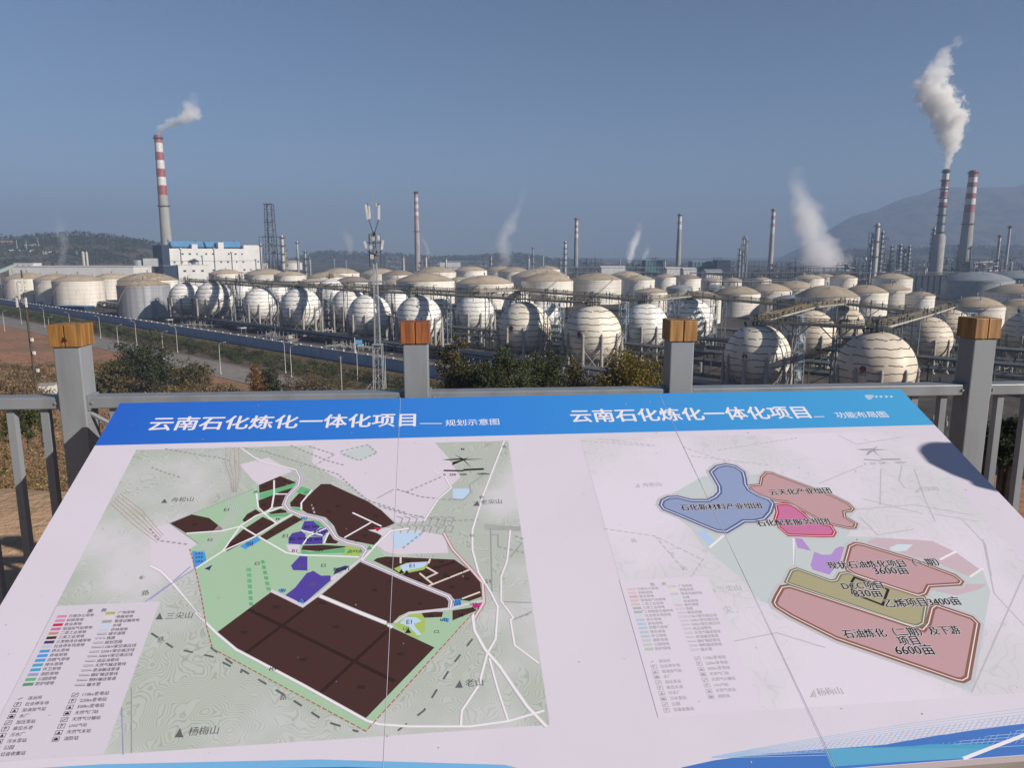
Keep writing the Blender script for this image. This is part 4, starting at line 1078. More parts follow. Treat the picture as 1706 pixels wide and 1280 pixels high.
# single trees and big bushes on the slope: (px, top py, width px, distance or None to stand where the ray at base py meets the slope, ...)
def slope_tree(px, top, wpx, d, kind, shape, name, label, cat, n=2400, seed=1, leafs=.3, group=None):
    chp = (755 if top > 690 else 672) - top
    g = at(px, top, d)
    z0 = ground(g.x, g.y)
    h = g.z - z0; w = wpx / F * d
    return make_tree(name, label, cat, (g.x, g.y, z0 - .1), h * 1.0, w * 1.12, kind, seed, int(n * 1.9), leafs * 1.2, shape, group, seed, chp / F * d * 1.15)
slope_tree(246, 584, 62, 178, 'dark', 'round', 'broadleaf_tree', 'dark evergreen tree with a dense round crown beside the yellow-capped end post', 'tree', 3800, 11, .55)
slope_tree(186, 606, 40, 172, 'olive', 'round', 'broadleaf_tree', 'small olive tree touching the post with the cracked yellow cap', 'tree', 2200, 12, .5)
slope_tree(318, 610, 56, 190, 'olive', 'round', 'broadleaf_tree', 'low olive bushy tree above the bare red earth patch', 'tree', 2000, 13, .5)
slope_tree(425, 603, 24, 170, 'orange', 'tall', 'autumn_tree', 'orange autumn tree standing alone beside the road', 'tree', 1300, 14, .42)
slope_tree(449, 608, 34, 172, 'dark', 'round', 'broadleaf_tree', 'dark green tree just behind the orange autumn tree', 'tree', 1500, 15, .45)
slope_tree(757, 556, 52, 66, 'olive', 'tall', 'broadleaf_tree', 'tall olive-yellow tree beside the orange wooden post cap', 'tree', 5200, 16, .20)
slope_tree(800, 606, 60, 62, 'dark', 'round', 'broadleaf_tree', 'low dark tree between the tall olive tree and the pointed green one', 'tree', 3200, 17, .19)
slope_tree(848, 583, 58, 64, 'green', 'tall', 'broadleaf_tree', 'pointed green tree in front of the shaded sphere', 'tree', 5200, 18, .19)
slope_tree(905, 600, 70, 68, 'dark', 'round', 'broadleaf_tree', 'dark green tree below the gap between two big spheres', 'tree', 3800, 19, .2)
slope_tree(958, 619, 60, 70, 'olive', 'round', 'broadleaf_tree', 'olive scrubby tree at the foot of the sphere with the red emblem', 'tree', 2600, 20, .2)
slope_tree(1065, 596, 110, 66, 'yellow', 'round', 'autumn_tree', 'wide golden-yellow tree directly beside the third fence post', 'tree', 6500, 21, .19)
slope_tree(1010, 626, 50, 66, 'olive', 'round', 'broadleaf_tree', 'small brownish tree next to the golden-yellow tree', 'tree', 2000, 22, .2)
slope_tree(1692, 700, 70, 26, 'dark', 'round', 'broadleaf_tree', 'dark shaded tree seen between the balusters past the last post', 'tree', 5200, 23, .11)
slope_tree(1648, 718, 46, 22, 'dark', 'round', 'broadleaf_tree', 'dark bush in shade just behind the lit last post', 'shrub', 3600, 24, .10)
slope_tree(722, 622, 46, 60, 'olive', 'bush', 'broadleaf_tree', 'low green bush at the foot of the second fence post', 'shrub', 2200, 25, .18)
slope_tree(545, 622, 60, 168, 'olive', 'bush', 'roadside_bush', 'olive roadside bush before the grey utility pole', 'shrub', 1200, 26, .4)
slope_tree(505, 618, 60, 172, 'dry', 'bush', 'roadside_bush', 'dry brown roadside bush under the curved lamp', 'shrub', 1200, 27, .4)
slope_tree(640, 626, 44, 160, 'green', 'bush', 'roadside_bush', 'green bush at the foot of the lattice mast', 'shrub', 1000, 28, .4)
slope_tree(35, 628, 60, 60, 'green', 'bush', 'roadside_bush', 'pale green bush in front of the small white hut', 'shrub', 1500, 29, .22)
slope_tree(28, 600, 56, 84, 'dry', 'bush', 'roadside_bush', 'dry brown bush under the slim antenna pole', 'shrub', 1400, 30, .28)

# dry undergrowth over the slope: one mass
def undergrowth():
    rng = random.Random(5); b = MB()
    names = ['dry', 'olive', 'straw', 'dark', 'orange']
    n = 0
    def clump(p, r, k, size, mi):
        for _ in range(k):
            a = rng.uniform(0, 6.28); rr = r * math.sqrt(rng.random())
            q = p + Vector((math.cos(a) * rr, math.sin(a) * rr, abs(rng.gauss(0, .42)) * r * (1.1 - rr / r * .6)))
            leaf(b, q, size, rng, mi)
    # along the photo's rays so the density follows what is seen
    tries = 0
    while n < 4600 and tries < 60000:
        tries += 1
        d = 8 * (260 / 8) ** rng.random()
        px = rng.uniform(-260, 1960)
        g = at(px, 600, d)
        x, y = g.x, d
        q = qoff(x, y)
        if q < QR + 3: continue
        z = ground(x, y)
        if z > 31.9: continue
        py = CY - F * math.tan(math.atan2(z - 34, y) + R(10))
        if py < 560 or py > 1000: continue
        if 700 < px < 1600 and py > 700 or px < 165 and py < 606: continue
        v = hsh(x * 2.3 + 40, y * 2.3)
        if v > .42: continue              # bare patches
        mi = rng.choices(range(5), (5, 4, 3, 1.6 if px < 900 else 3, .6))[0]
        size = max(.06, min(.55, d * .0032))
        r = rng.uniform(.5, 1.2) * (1 + d / 90)
        clump(Vector((x, y, z - .05)), r, 34, size, mi)
        n += 1
    for x0, x1, y0, y1, cnt in ((130, 720, 604, 656, 520), (-60, 130, 608, 656, 150), (640, 1110, 622, 668, 130)):
        for _ in range(cnt):
            py = y1 - (y1 - y0) * rng.random() ** 1.7
            p = hit(rng.uniform(x0, x1), py, 25)
            if qoff(p.x, p.y) < QR + 1 or p.y > 420: continue
            mi = rng.choices(range(5), (5, 4, 1.5, 2.5, .8))[0]
            clump(p - Vector((0, 0, .1)), rng.uniform(1.0, 2.6) * p.y / 190 + .3, 60, max(.1, p.y * .0028), mi)
    o = b.build('undergrowth', [LF[k] for k in names])
    return tag(o, kind='stuff')
undergrowth()
def woodland():
    rng = random.Random(12); b = MB(); n = 0
    for tab, d0, w, cnt in ((HILLL, 1700, 620, 900), (HILLC, 3000, 600, 500), (HILLR, 2900, 700, 600)):
        for _ in range(cnt * 3):
            px = rng.uniform(max(-150, tab[0][0]), min(1850, tab[-1][0])); y = d0 - w * abs(rng.gauss(0, .42)) if rng.random() < .85 else d0 + w * .1 * rng.random()
            x = (px - CX) / (F * .985) * y
            z = ground(x, y)
            if z < 6 or hsh(x * .06, y * .06) > .35: continue
            n += 1
            h = rng.uniform(5, 10) * (1 if d0 < 2000 else 1.5)
            for _ in range(9):
                leaf(b, Vector((x + rng.gauss(0, h * .3), y + rng.gauss(0, h * .3), z + rng.uniform(.1, .95) * h)), h * .55, rng)
    return tag(b.build('woodland', LF['dark']), kind='stuff')
woodland()
# scrub strip just inside the wall
def yard_scrub():
    rng = random.Random(8); b = MB()
    for _ in range(520):
        s = rng.uniform(-80, 560); q = -rng.uniform(3, 12) if rng.random() < .75 else -rng.uniform(20, 30)
        x, y = wp(s, q)
        if y < 60 or abs(x) > y * .75: continue
        mi = rng.choices((0, 1, 2), (3, 2, 1))[0]
        for _ in range(22):
            leaf(b, Vector((x + rng.gauss(0, 1.0), y + rng.gauss(0, 1.0), abs(rng.gauss(0, .45)))), .5, rng, mi)
    return tag(b.build('yard_scrub', [LF['olive'], LF['dry'], LF['dark']]), kind='stuff')
yard_scrub()

# ------------------------------------------------------------------ the wall, coloured blue-grey for its shade, with its pale capped piers
wall_m = mat('wall_shade_blue', (.44, .58, .80), .8, var=.18, scale=.3, stretch=(1, 1, .4))  # pale wall; the blue of its skylit shade is put into the colour
wang = math.atan2(WALL_DIR.y, WALL_DIR.x)
wt = thing('boundary_wall', 'long boundary wall tinted blue-grey for shade with pale pier caps running between hedge and tank yard', 'wall', (*wp(0, 0), 0), wang)
bb = MB(); bb.box((200, 0, 1.7), (1000, .28, 3.4)); bb.build('wall', wall_m, wt)
bb = MB(); bb.box((200, 0, 3.46), (1000, .42, .12)); bb.build('coping', MT['white'], wt)
pm = None
for k in range(95):
    s = -60 + k * 6.4
    if pm is None:
        bb = MB(); bb.box((0, 0, 1.8), (.5, .5, 3.6), 0); bb.box((0, 0, 3.72), (.62, .62, .24), 1)
        pm = bb.build('pier', [wall_m, MT['white']], wt); pm.location.x = s
    else:
        c = pm.copy(); COL.objects.link(c); c.parent = wt; c.location.x = s

# ------------------------------------------------------------------ street lamps
lamp_paint = mat('lamp_paint', (.62, .60, .56), .5, var=.15, scale=2)
def ordinal(k):
    return ['first', 'second', 'third', 'fourth', 'fifth', 'sixth', 'seventh', 'eighth', 'ninth', 'tenth', 'eleventh', 'twelfth'][k]
def lamp_proto(arm):
    t = thing('street_lamp', 'lamp', 'street lamp')
    b = MB(); b.tube((0, 0, 0), (0, 0, 8.2), .11, .07, 8); b.tube((0, 0, 0), (0, 0, .5), .2, .2, 8); b.build('pole', lamp_paint, t)
    b = MB()
    pts = [Vector((0, 0, 8.2)), Vector((.15 * arm, 0, 8.8)), Vector((.6 * arm, 0, 9.2)), Vector((1.5 * arm, 0, 9.4))]
    b.path(pts, .05, 6); b.build('arm', lamp_paint, t)
    b = MB(); b.box((1.8 * arm, 0, 9.42), (.75, .3, .14)); b.build('lamp_head', MT['white'], t)
    return t
LA = [(168, 564), (228, 575.5), (296, 587.5), (476, 622), (596, 636), (75, 545), (36, 540), (118, 556)]
LB = [(198, 584), (273, 599), (368, 624), (486, 630), (643, 650), (84, 566), (8, 552)]
first = {}
for row, lst, arm, txt in ((0, LA, -1, 'white lamp between road and hedge, {} on that side from the far end'), (1, LB, 1, 'white curved lamp on the scrub side of the road, {} from the far end')):
    for k, (px, py) in enumerate(sorted(lst)):
        p = onz(px, py, 0)
        p = hit(px, py, 30) if p.y > 90 else p
        lab = txt.format(ordinal(k))
        if row not in first:
            t = lamp_proto(arm); first[row] = t
            t.location = p; t.rotation_euler.z = wang * .3; t['label'] = lab; t['group'] = 'street lamps along the road'
        else:
            dup(first[row], p, wang * .3, 1.0, lab)
# plain utility pole and the white post with the small blue sign
p = at(569.5, 650, 150); b = MB(); z0 = ground(p.x, p.y); top = at(569, 594, 150).z
b.tube((p.x, p.y, z0 - .2), (p.x, p.y, top), .13, .09, 8)
b.box((p.x, p.y, top - .25), (.9, .08, .08)); tag(b.build('utility_pole', MT['leg']), 'plain grey utility pole rising from the scrub before the lattice mast', 'pole')
p = onz(592, 600, 0); t = thing('sign_post', 'white post beside the wall carrying a small blue striped sign', 'sign', p)
s_ = p.y / F
b = MB(); b.tube((0, 0, 0), (0, 0, 36 * s_ * 1.05), .22, .16, 8); b.build('post', MT['white'], t)
b = MB(); b.box((7 * s_, 0, 30 * s_), (11.5 * s_, .15, 9 * s_)); f_ = b.build('panel', flat('sign_blue', (.04, .30, .62)), t)
b = MB()
for k in (-.7, 1.6): b.box((7 * s_, -.1, (30 + k) * s_), (11 * s_, .04, .9 * s_))
b.build('stripe', MT['white'], f_)

# ------------------------------------------------------------------ lattice telecom mast and slim antenna pole
def lattice(b, z0, z1, w0, w1, n, r=.05, rd=.03, legs=4):
    cs = [(-1, -1), (1, -1), (1, 1), (-1, 1)] if legs == 4 else [(0, 1.1), (-1, -.6), (1, -.6)]
    for k in range(n):
        t0, t1 = k / n, (k + 1) / n
        a0, a1 = lerp(w0, w1, t0) / 2, lerp(w0, w1, t1) / 2
        h0, h1 = lerp(z0, z1, t0), lerp(z0, z1, t1)
        for i, (x, y) in enumerate(cs):
            X, Y = cs[(i + 1) % len(cs)]
            b.tube((x * a0, y * a0, h0), (x * a1, y * a1, h1), r, r, 5)
            b.tube((x * a1, y * a1, h1), (X * a1, Y * a1, h1), rd, rd, 4)
            if k % 2: b.tube((x * a0, y * a0, h0), (X * a1, Y * a1, h1), rd, rd, 4)
            else: b.tube((X * a0, Y * a0, h0), (x * a1, y * a1, h1), rd, rd, 4)
DM = 118.0
base = hit(632, 650, 60); base = at(631.5, 650, DM)
gz_ = ground(base.x, base.y)
def mh(py): return at(630, py, DM).z - gz_
px_m = DM / F
t = thing('telecom_mast', 'tall galvanised lattice telecom mast with white panel antennas at its top', 'mast', (base.x, base.y, gz_))
b = MB(); lattice(b, -.2, mh(575), 19 * px_m, 14 * px_m, 9, .075, .035)
b.tube((0, 0, 0), (0, 0, mh(575)), .05, .05, 5)
b.box((0, 0, mh(574)), (17 * px_m, 17 * px_m, .12)); b.build('lower_section', MT['galv'], t)
b = MB(); lattice(b, mh(575), mh(430), 9 * px_m, 5 * px_m, 18, .06, .03); b.build('upper_section', MT['galv'], t)
b = MB(); lattice(b, mh(430), mh(385), 5 * px_m, 3.6 * px_m, 6, .05, .03)
for sx in (-1, 1):
    b.tube((0, 0, mh(392)), (sx * 8 * px_m, 0, mh(366)), .09, .07, 6)
    b.tube((sx * 8 * px_m, 0, mh(366)), (sx * 9 * px_m, 0, mh(338)), .06, .06, 6)
    b.tube((0, 0, mh(425)), (sx * 12 * px_m, 0, mh(418)), .08, .06, 6)
    b.tube((0, 0, mh(405)), (sx * 12 * px_m, 0, mh(404)), .06, .06, 6)
    b.tube((sx * 9 * px_m, .3, mh(445)), (sx * 9 * px_m, .3, mh(390)), .06, .06, 6)
b.build('head_frame', MT['darksteel'], t)
b = MB(); b.tube((-.05, 0, mh(400)), (-.05, 0, mh(318)), .045, .02, 6); b.build('lightning_rod', MT['galv'], t)
for (x, y0, y1, tilt, yy) in ((-10, 341, 366, .10, 0), (-7, 343, 364, .06, .5), (9.5, 342, 366, -.03, 0), (6, 338, 345, 0, .4), (-14, 402, 414, .28, 0), (13.5, 400, 416, -.18, 0), (-6, 389, 400, .05, .5), (7, 392, 400, 0, .5)):
    b = MB(); h_ = mh(y0) - mh(y1)
    b.box((0, 0, 0), (.34, .16, h_)); o = b.build('antenna', MT['white'], t); o.location = (x * px_m, yy - .25, (mh(y0) + mh(y1)) / 2); o.rotation_euler.y = -tilt
for (x, y, w_, h_) in ((-4, 428, .5, .7), (4, 432, .5, .8), (-5, 412, .45, .6), (2, 418, .6, .8), (5, 421, .4, .6), (-1, 398, .45, .6)):
    b = MB(); b.box((x * px_m, -.35, mh(y)), (w_, .3, h_)); b.build('radio_unit', MT['steel'] if x > 0 else MT['pipewhite'], t)
b = MB()
for dx, yb in ((-26, 655), (-16, 655)):
    b.tube((0, 0, mh(624)), (dx * px_m, -1.2, mh(yb)), .05, .05, 5)
b.build('stay', MT['galv'], t)
DPX = 74.0
base = at(61, 640, DPX); gz2 = ground(base.x, base.y)
t = thing('antenna_pole', 'slim dark antenna pole carrying white panel antennas before the cream tanks', 'mast', (base.x, base.y, gz2))
def ph(py): return at(52, py, DPX).z - gz2
pp = DPX / F
b = MB(); b.tube((0, 0, -.3), (-4 * pp, 0, ph(450)), .16, .08, 8)
for k in range(30):
    z = ph(640) + (ph(460) - ph(640)) * k / 29
    b.tube((-.25 - 4 * pp * k / 30, 0, z), (.25 - 4 * pp * k / 30, 0, z), .018, .018, 4)
b.build('pole', bark, t)
for x, y0, y1 in ((-13, 466, 486), (-1.5, 464, 487), (-14, 496, 512), (1, 496, 512), (-9, 470, 500)):
    b = MB(); b.box(((x - 2) * pp, -.1, (ph(y0) + ph(y1)) / 2), (.17, .1, ph(y0) - ph(y1))); b.build('antenna', MT['white'], t)
for x, y in ((-6, 500), (-4, 505), (2, 566), (3, 588), (6, 617)):
    b = MB(); b.box((x * pp, -.12, ph(y)), (.22, .18, .34)); b.build('radio_unit', MT['white'] if y > 550 else MT['steel'], t)
b = MB()
for z in (470, 484, 500): b.tube((-16 * pp, 0, ph(z)), (1 * pp, 0, ph(z)), .03, .03, 5)
b.build('bracket', MT['darksteel'], t)
# small white hut below the antenna pole
p = hit(80, 655, 30); z0 = p.z - .2
t = thing('hut', 'small white flat-roofed hut half hidden below the fence rail', 'hut', (p.x, p.y, z0), R(12))
hgt = max(2.2, 13 / F * p.y)
b = MB(); b.box((0, 0, hgt / 2), (30 / F * p.y, 3, hgt)); b.build('wall', MT['white'], t)
b = MB(); b.box((0, 0, hgt + .06), (32 / F * p.y, 3.4, .12)); b.build('roof', MT['concrete'], t)

# ------------------------------------------------------------------ spherical gas tanks
SR, SZ = 8.0, 10.5
def shell_mesh():
    b = MB(); prof = []
    n = 30
    for i in range(n + 1):
        a = -math.pi / 2 + math.pi * i / n
        prof.append((max(.01, SR * math.cos(a)), SZ + SR * math.sin(a)))
    b.lathe(prof, 56)
    return b
def band_mesh(seed):
    rng = random.Random(seed); b = MB()
    for k in range(9):
        z0 = -6.6 + k * 1.66
        n = 64; k0 = rng.uniform(0, 6)
        for i in range(n):
            if rng.random() < .16: continue
            t0, t1 = 2 * math.pi * i / n, 2 * math.pi * (i + .93) / n
            w0, w1 = [.10 * math.sin(t * 9 + k0) + .06 * math.sin(t * 23 + k) for t in (t0, t1)]
            vs = []
            for t, dz in ((t0, w0), (t1, w1)):
                for hh_ in (-.085, .085):
                    z = max(-7.9, min(7.9, z0 + dz + hh_)); r = math.sqrt(SR * SR - z * z) + .045
                    vs.append((r * math.cos(t), r * math.sin(t), SZ + z))
            b.add(vs, [(0, 2, 3, 1)])
    return b
def bracing_mesh():
    b = MB()
    for i in range(10):
        t0, t1 = 2 * math.pi * i / 10, 2 * math.pi * (i + 1) / 10
        r = SR + .12
        a, c = (r * math.cos(t0), r * math.sin(t0)), (r * math.cos(t1), r * math.sin(t1))
        b.tube((*a, .8), (*c, 7.2), .085, .085, 5); b.tube((*c, .8), (*a, 7.2), .085, .085, 5)
    return b
def leg_mesh():
    b = MB(); b.tube((0, 0, 0), (0, 0, 7.6), .46, .46, 12); b.tube((0, 0, 7.6), (0, 0, 10.6), .36, .36, 12)
    b.lathe([(.46, 0), (.36, .3), (.01, .95)], 12, (0, 0, 10.6)); b.box((0, 0, .2), (1.4, 1.4, .4))
    return b
def platform_mesh():
    b = MB()
    b.lathe([(2.3, 0), (2.3, .18), (.3, .18)], 14, (0, 0, SZ + SR + .75), 1)
    b.lathe([(2.3, 0), (.3, 0)], 14, (0, 0, SZ + SR + .75), 1)
    for i in range(14):
        t = 2 * math.pi * i / 14
        b.tube((2.25 * math.cos(t), 2.25 * math.sin(t), SZ + SR + .9), (2.25 * math.cos(t), 2.25 * math.sin(t), SZ + SR + 2.05), .045, .045, 4)
        if i % 3 == 0: b.tube((1.7 * math.cos(t), 1.7 * math.sin(t), SZ + SR - .6), (1.9 * math.cos(t), 1.9 * math.sin(t), SZ + SR + .8), .09, .09, 4, 1)
    for zz in (1.45, 2.05):
        pts = [(2.25 * math.cos(2 * math.pi * i / 14), 2.25 * math.sin(2 * math.pi * i / 14), SZ + SR + zz) for i in range(15)]
        b.path(pts, .05, 4)
    return b
def valves_mesh(seed):
    rng = random.Random(seed); b = MB(); z = SZ + SR + .9
    for _ in range(9):
        a, r = rng.uniform(0, 6.28), rng.uniform(.3, 1.9)
        x, y = r * math.cos(a), r * math.sin(a); h = rng.uniform(.7, 2.6)
        b.tube((x, y, z - 1.4), (x, y, z + h), rng.uniform(.06, .12), None, 6)
        b.tube((x, y, z + h * .55), (x, y, z + h * .55 + .2), .26, .26, 8)
        if rng.random() < .6: b.tube((x, y, z + h), (x + rng.uniform(-1.5, 1.5), y + rng.uniform(-1.5, 1.5), z + h), .1, .1, 6)
    return b
def stair_mesh():
    b = MB(); P0, P1 = [], []
    n = 34
    for i in range(n + 1):
        t = i / n; el = R(-6 + 74 * t); az = R(-75 + 165 * t)
        for lst, rr in ((P0, SR + .25), (P1, SR + 1.15)):
            lst.append(Vector((rr * math.cos(el) * math.cos(az), rr * math.cos(el) * math.sin(az), SZ + rr * math.sin(el))))
    b.path(P0, .07, 4); b.path(P1, .07, 4)
    b.path([p + Vector((0, 0, 1.0)) for p in P1], .045, 4); b.path([p + Vector((0, 0, 1.0)) for p in P0], .045, 4)
    for i in range(n):
        m0 = (P0[i] + P1[i]) / 2
        b.tube(P0[i], P1[i], .06, .06, 4)
        if i % 2 == 0:
            b.tube(P1[i], P1[i] + Vector((0, 0, 1.0)), .04, .04, 4); b.tube(P0[i], P0[i] + Vector((0, 0, 1.0)), .04, .04, 4)
        mid = P1[i].lerp(P1[i + 1], .5); b.tube(P0[i].lerp(P0[i + 1], .5), mid, .05, .05, 4)
    return b
def pipes_mesh(seed):
    rng = random.Random(seed); b = MB()
    for k in range(5):
        a = rng.uniform(0, 6.28)
        x, y = 2.2 * math.cos(a), 2.2 * math.sin(a)
        b.tube((x, y, 3.2), (x, y, .9), .16, .16, 7)
        L_ = rng.uniform(7, 13); e = (x + L_ * math.cos(a), y + L_ * math.sin(a))
        b.tube((x, y, .9), (*e, .9), .16, .16, 7); b.tube((e[0], e[1], .9), (e[0], e[1], 2.0), .16, .16, 7)
        b.box((e[0], e[1], .45), (.5, .5, .9))
        for q in range(3): b.tube((lerp(x, e[0], .3 + .25 * q), lerp(y, e[1], .3 + .25 * q), .9), (lerp(x, e[0], .3 + .25 * q), lerp(y, e[1], .3 + .25 * q), 1.8), .2, .2, 7)
    return b
proto_s = thing('spherical_tank', 'proto', 'gas sphere')
sh = shell_mesh(); nb = len(sh.f); bd = band_mesh(2); sh.add(bd.v, bd.f, 1)
sho = sh.build('shell', [MT['sphere'], MT['band']], proto_s, smooth=True)
bracing_mesh().build('bracing', MT['leg'], proto_s)
l0 = leg_mesh().build('leg', MT['leg'], proto_s)
for i in range(10):
    l = l0 if i == 0 else l0.copy()
    if i: COL.objects.link(l); l.parent = proto_s
    t = 2 * math.pi * i / 10
    l.location = ((SR + .12) * math.cos(t), (SR + .12) * math.sin(t), 0)
platform_mesh().build('top_platform', [MT['tanrail'], MT['deckgreen']], proto_s)
valves_mesh(4).build('valve', MT['darksteel'], proto_s)
stair_mesh().build('stair', MT['darksteel'], proto_s)
pipes_mesh(6).build('pipework', MT['pipe'], proto_s)
SPH = {}
def emblem(root, d, az_off):
    """the red petalled emblem with four characters below it, laid on the sphere on the shaded side facing the lookout"""
    sc_ = root.scale[0]
    view = Vector((EYE.x - root.location.x, EYE.y - root.location.y, 0)).normalized()
    dirv = view.copy(); dirv.rotate(Matrix.Rotation(R(az_off), 3, 'Z')); 
    dirv.rotate(Matrix.Rotation(-root.rotation_euler.z, 3, 'Z'))
    dirv = (dirv + Vector((0, 0, .10))).normalized()
    e1 = Vector((0, 0, 1)).cross(dirv).normalized(); e2 = dirv.cross(e1)
    def put(b, pts, fs, mi, lift):
        vs = []
        for (x, y) in pts:
            v = (dirv * SR + e1 * x + e2 * y).normalized() * (SR + lift)
            vs.append((v.x, v.y, v.z + SZ))
        b.add(vs, fs, mi)
    b = MB(); n = 40
    ER = .62
    ring = [((1.0 + .09 * abs(math.cos(i * math.pi / 4))) * math.cos(2 * math.pi * i / n), (1.0 + .09 * abs(math.cos(i * math.pi / 4))) * math.sin(2 * math.pi * i / n)) for i in range(n)]
    put(b, [(0, 0)] + [(x * ER, y * ER) for x, y in ring], [(0, i + 1, (i + 1) % n + 1) for i in range(n)], 0, .07)
    for k in range(7):
        a = R(200 + k * 23.3)
        put(b, [(ER * q * math.cos(a + w), ER * q * math.sin(a + w)) for q, w in ((.2, -.1), (.95, -.07), (.95, .07), (.2, .1))], [(0, 1, 2, 3)], 1, .09)
    vs, fs = text_mesh('中国石油')
    put(b, [((v[0] - 2.0) * .42, v[1] * .5 - 1.35) for v in vs], fs, 2, .07)
    b.build('emblem', [flat('emblem_red', (.20, .018, .03), .5), flat('emblem_yellow', (.30, .12, .06), .5), MT['black']], root)
# centre x, y and radius in photo pixels, label
SPHERES = [('A', 356.5, 499.5, 30.7, 'white gas sphere directly beside the silver tank with the rusty roof'),
           ('A2', 310, 498, 27.5, 'shaded gas sphere squeezed between the silver tank and its brighter neighbour'),
           ('B', 434, 508, 28.5, 'gas sphere half in the shadow of the second bright sphere from the silver tank'),
           ('C', 501, 513.5, 34, 'second bright front gas sphere from the silver tank, behind the curved lamps'),
           ('D', 583, 511, 31, 'gas sphere peeping out behind the lattice mast sphere on its sunless side'),
           ('E', 616, 526, 36.5, 'gas sphere directly behind the lattice telecom mast, lower half shaded'),
           ('E2', 657, 506, 25, 'gas sphere whose sunlit edge shows between lattice mast and orange post cap'),
           ('F', 698, 531, 39, 'bright white gas sphere directly behind the orange wooden post cap'),
           ('G', 791, 523.5, 33.5, 'bright gas sphere above the tall olive-yellow tree'),
           ('G2', 864, 513, 27, 'partly hidden gas sphere rising behind the sphere with a shadow edge'),
           ('H', 873, 547.5, 45, 'big gas sphere with a crisp shadow edge above the pointed green tree'),
           ('H2', 905, 529, 29, 'gas sphere showing only a sunlit slice beside the big half-shaded sphere'),
           ('I', 987, 557.5, 49, 'big cream gas sphere with a red emblem above the golden-yellow tree'),
           ('J', 1074, 545, 40, 'gas sphere half covered by the third fence post cap'),
           ('K', 1150, 535, 38, 'white gas sphere just past the third fence post, under the long walkway'),
           ('L', 1261.5, 594, 54, 'near gas sphere with emblem and spiral stair, third sphere in from the last post'),
           ('M', 1348, 560, 44, 'beige gas sphere in shadow between the two near emblem spheres'),
           ('N', 1403, 545, 36, 'beige gas sphere behind the walkway with two diagonal braces'),
           ('O', 1458.5, 614.5, 63, 'largest nearest gas sphere with red emblem, cut off by the fence rail'),
           ('P', 1543.5, 566.5, 39.5, 'peach-coloured gas sphere beside the largest sphere, stair on its far side'),
           ('Q', 1580, 552, 37, 'gas sphere partly hidden behind the last wooden post cap'),
           ('K2', 462, 492, 22, 'distant gas sphere peeping between the first two bright front spheres'),
           ('K3', 400, 486, 22, 'distant gas sphere behind the stair tower near the silver tank'),
           ('K4', 551, 488, 24, 'distant gas sphere behind the second blue-white stair tower'),
           ('R', 1715, 560, 42, 'gas sphere at the picture edge beyond the last fence post')]
GRP = 'spherical gas tanks in the tank yard'
for i, (nm, px, py, r, lab) in enumerate(SPHERES):
    dy = py - HOR
    k = r / (8 * dy)
    s = 34 * k / (1 + 10.5 * k)
    d = dist(py, 34 - 10.5 * s)
    c = at(px, py, d)
    rot = R(18 + (i * 7) % 36)
    if i == 0:
        o = proto_s; o.location = (c.x, c.y, 0); o.rotation_euler.z = rot; o.scale = (s,) * 3; o['label'] = lab; o['group'] = GRP
    else:
        o = dup(proto_s, (c.x, c.y, 0), rot, s, lab)
    SPH[nm] = o
    fin = 'sphere_beige' if nm in 'MNOPQR' else 'sphere_cream' if nm in 'HIL' else None
    if fin:
        for ch in o.children:
            if ch.name.startswith('shell'): ch.material_slots[0].link = 'OBJECT'; ch.material_slots[0].material = MT[fin]
keys = list(SPH)
for i, a in enumerate(keys):
    for c in keys[i + 1:]:
        A, C_ = SPH[a], SPH[c]
        g_ = (A.location - C_.location).length - 8 * (A.scale[0] + C_.scale[0])
        if g_ < 0: print('sphere overlap', a, c, round(g_, 1))
for nm, az in (('I', -26), ('L', -21), ('O', -17), ('H', -28), ('M', -30)):
    emblem(SPH[nm], 0, az)

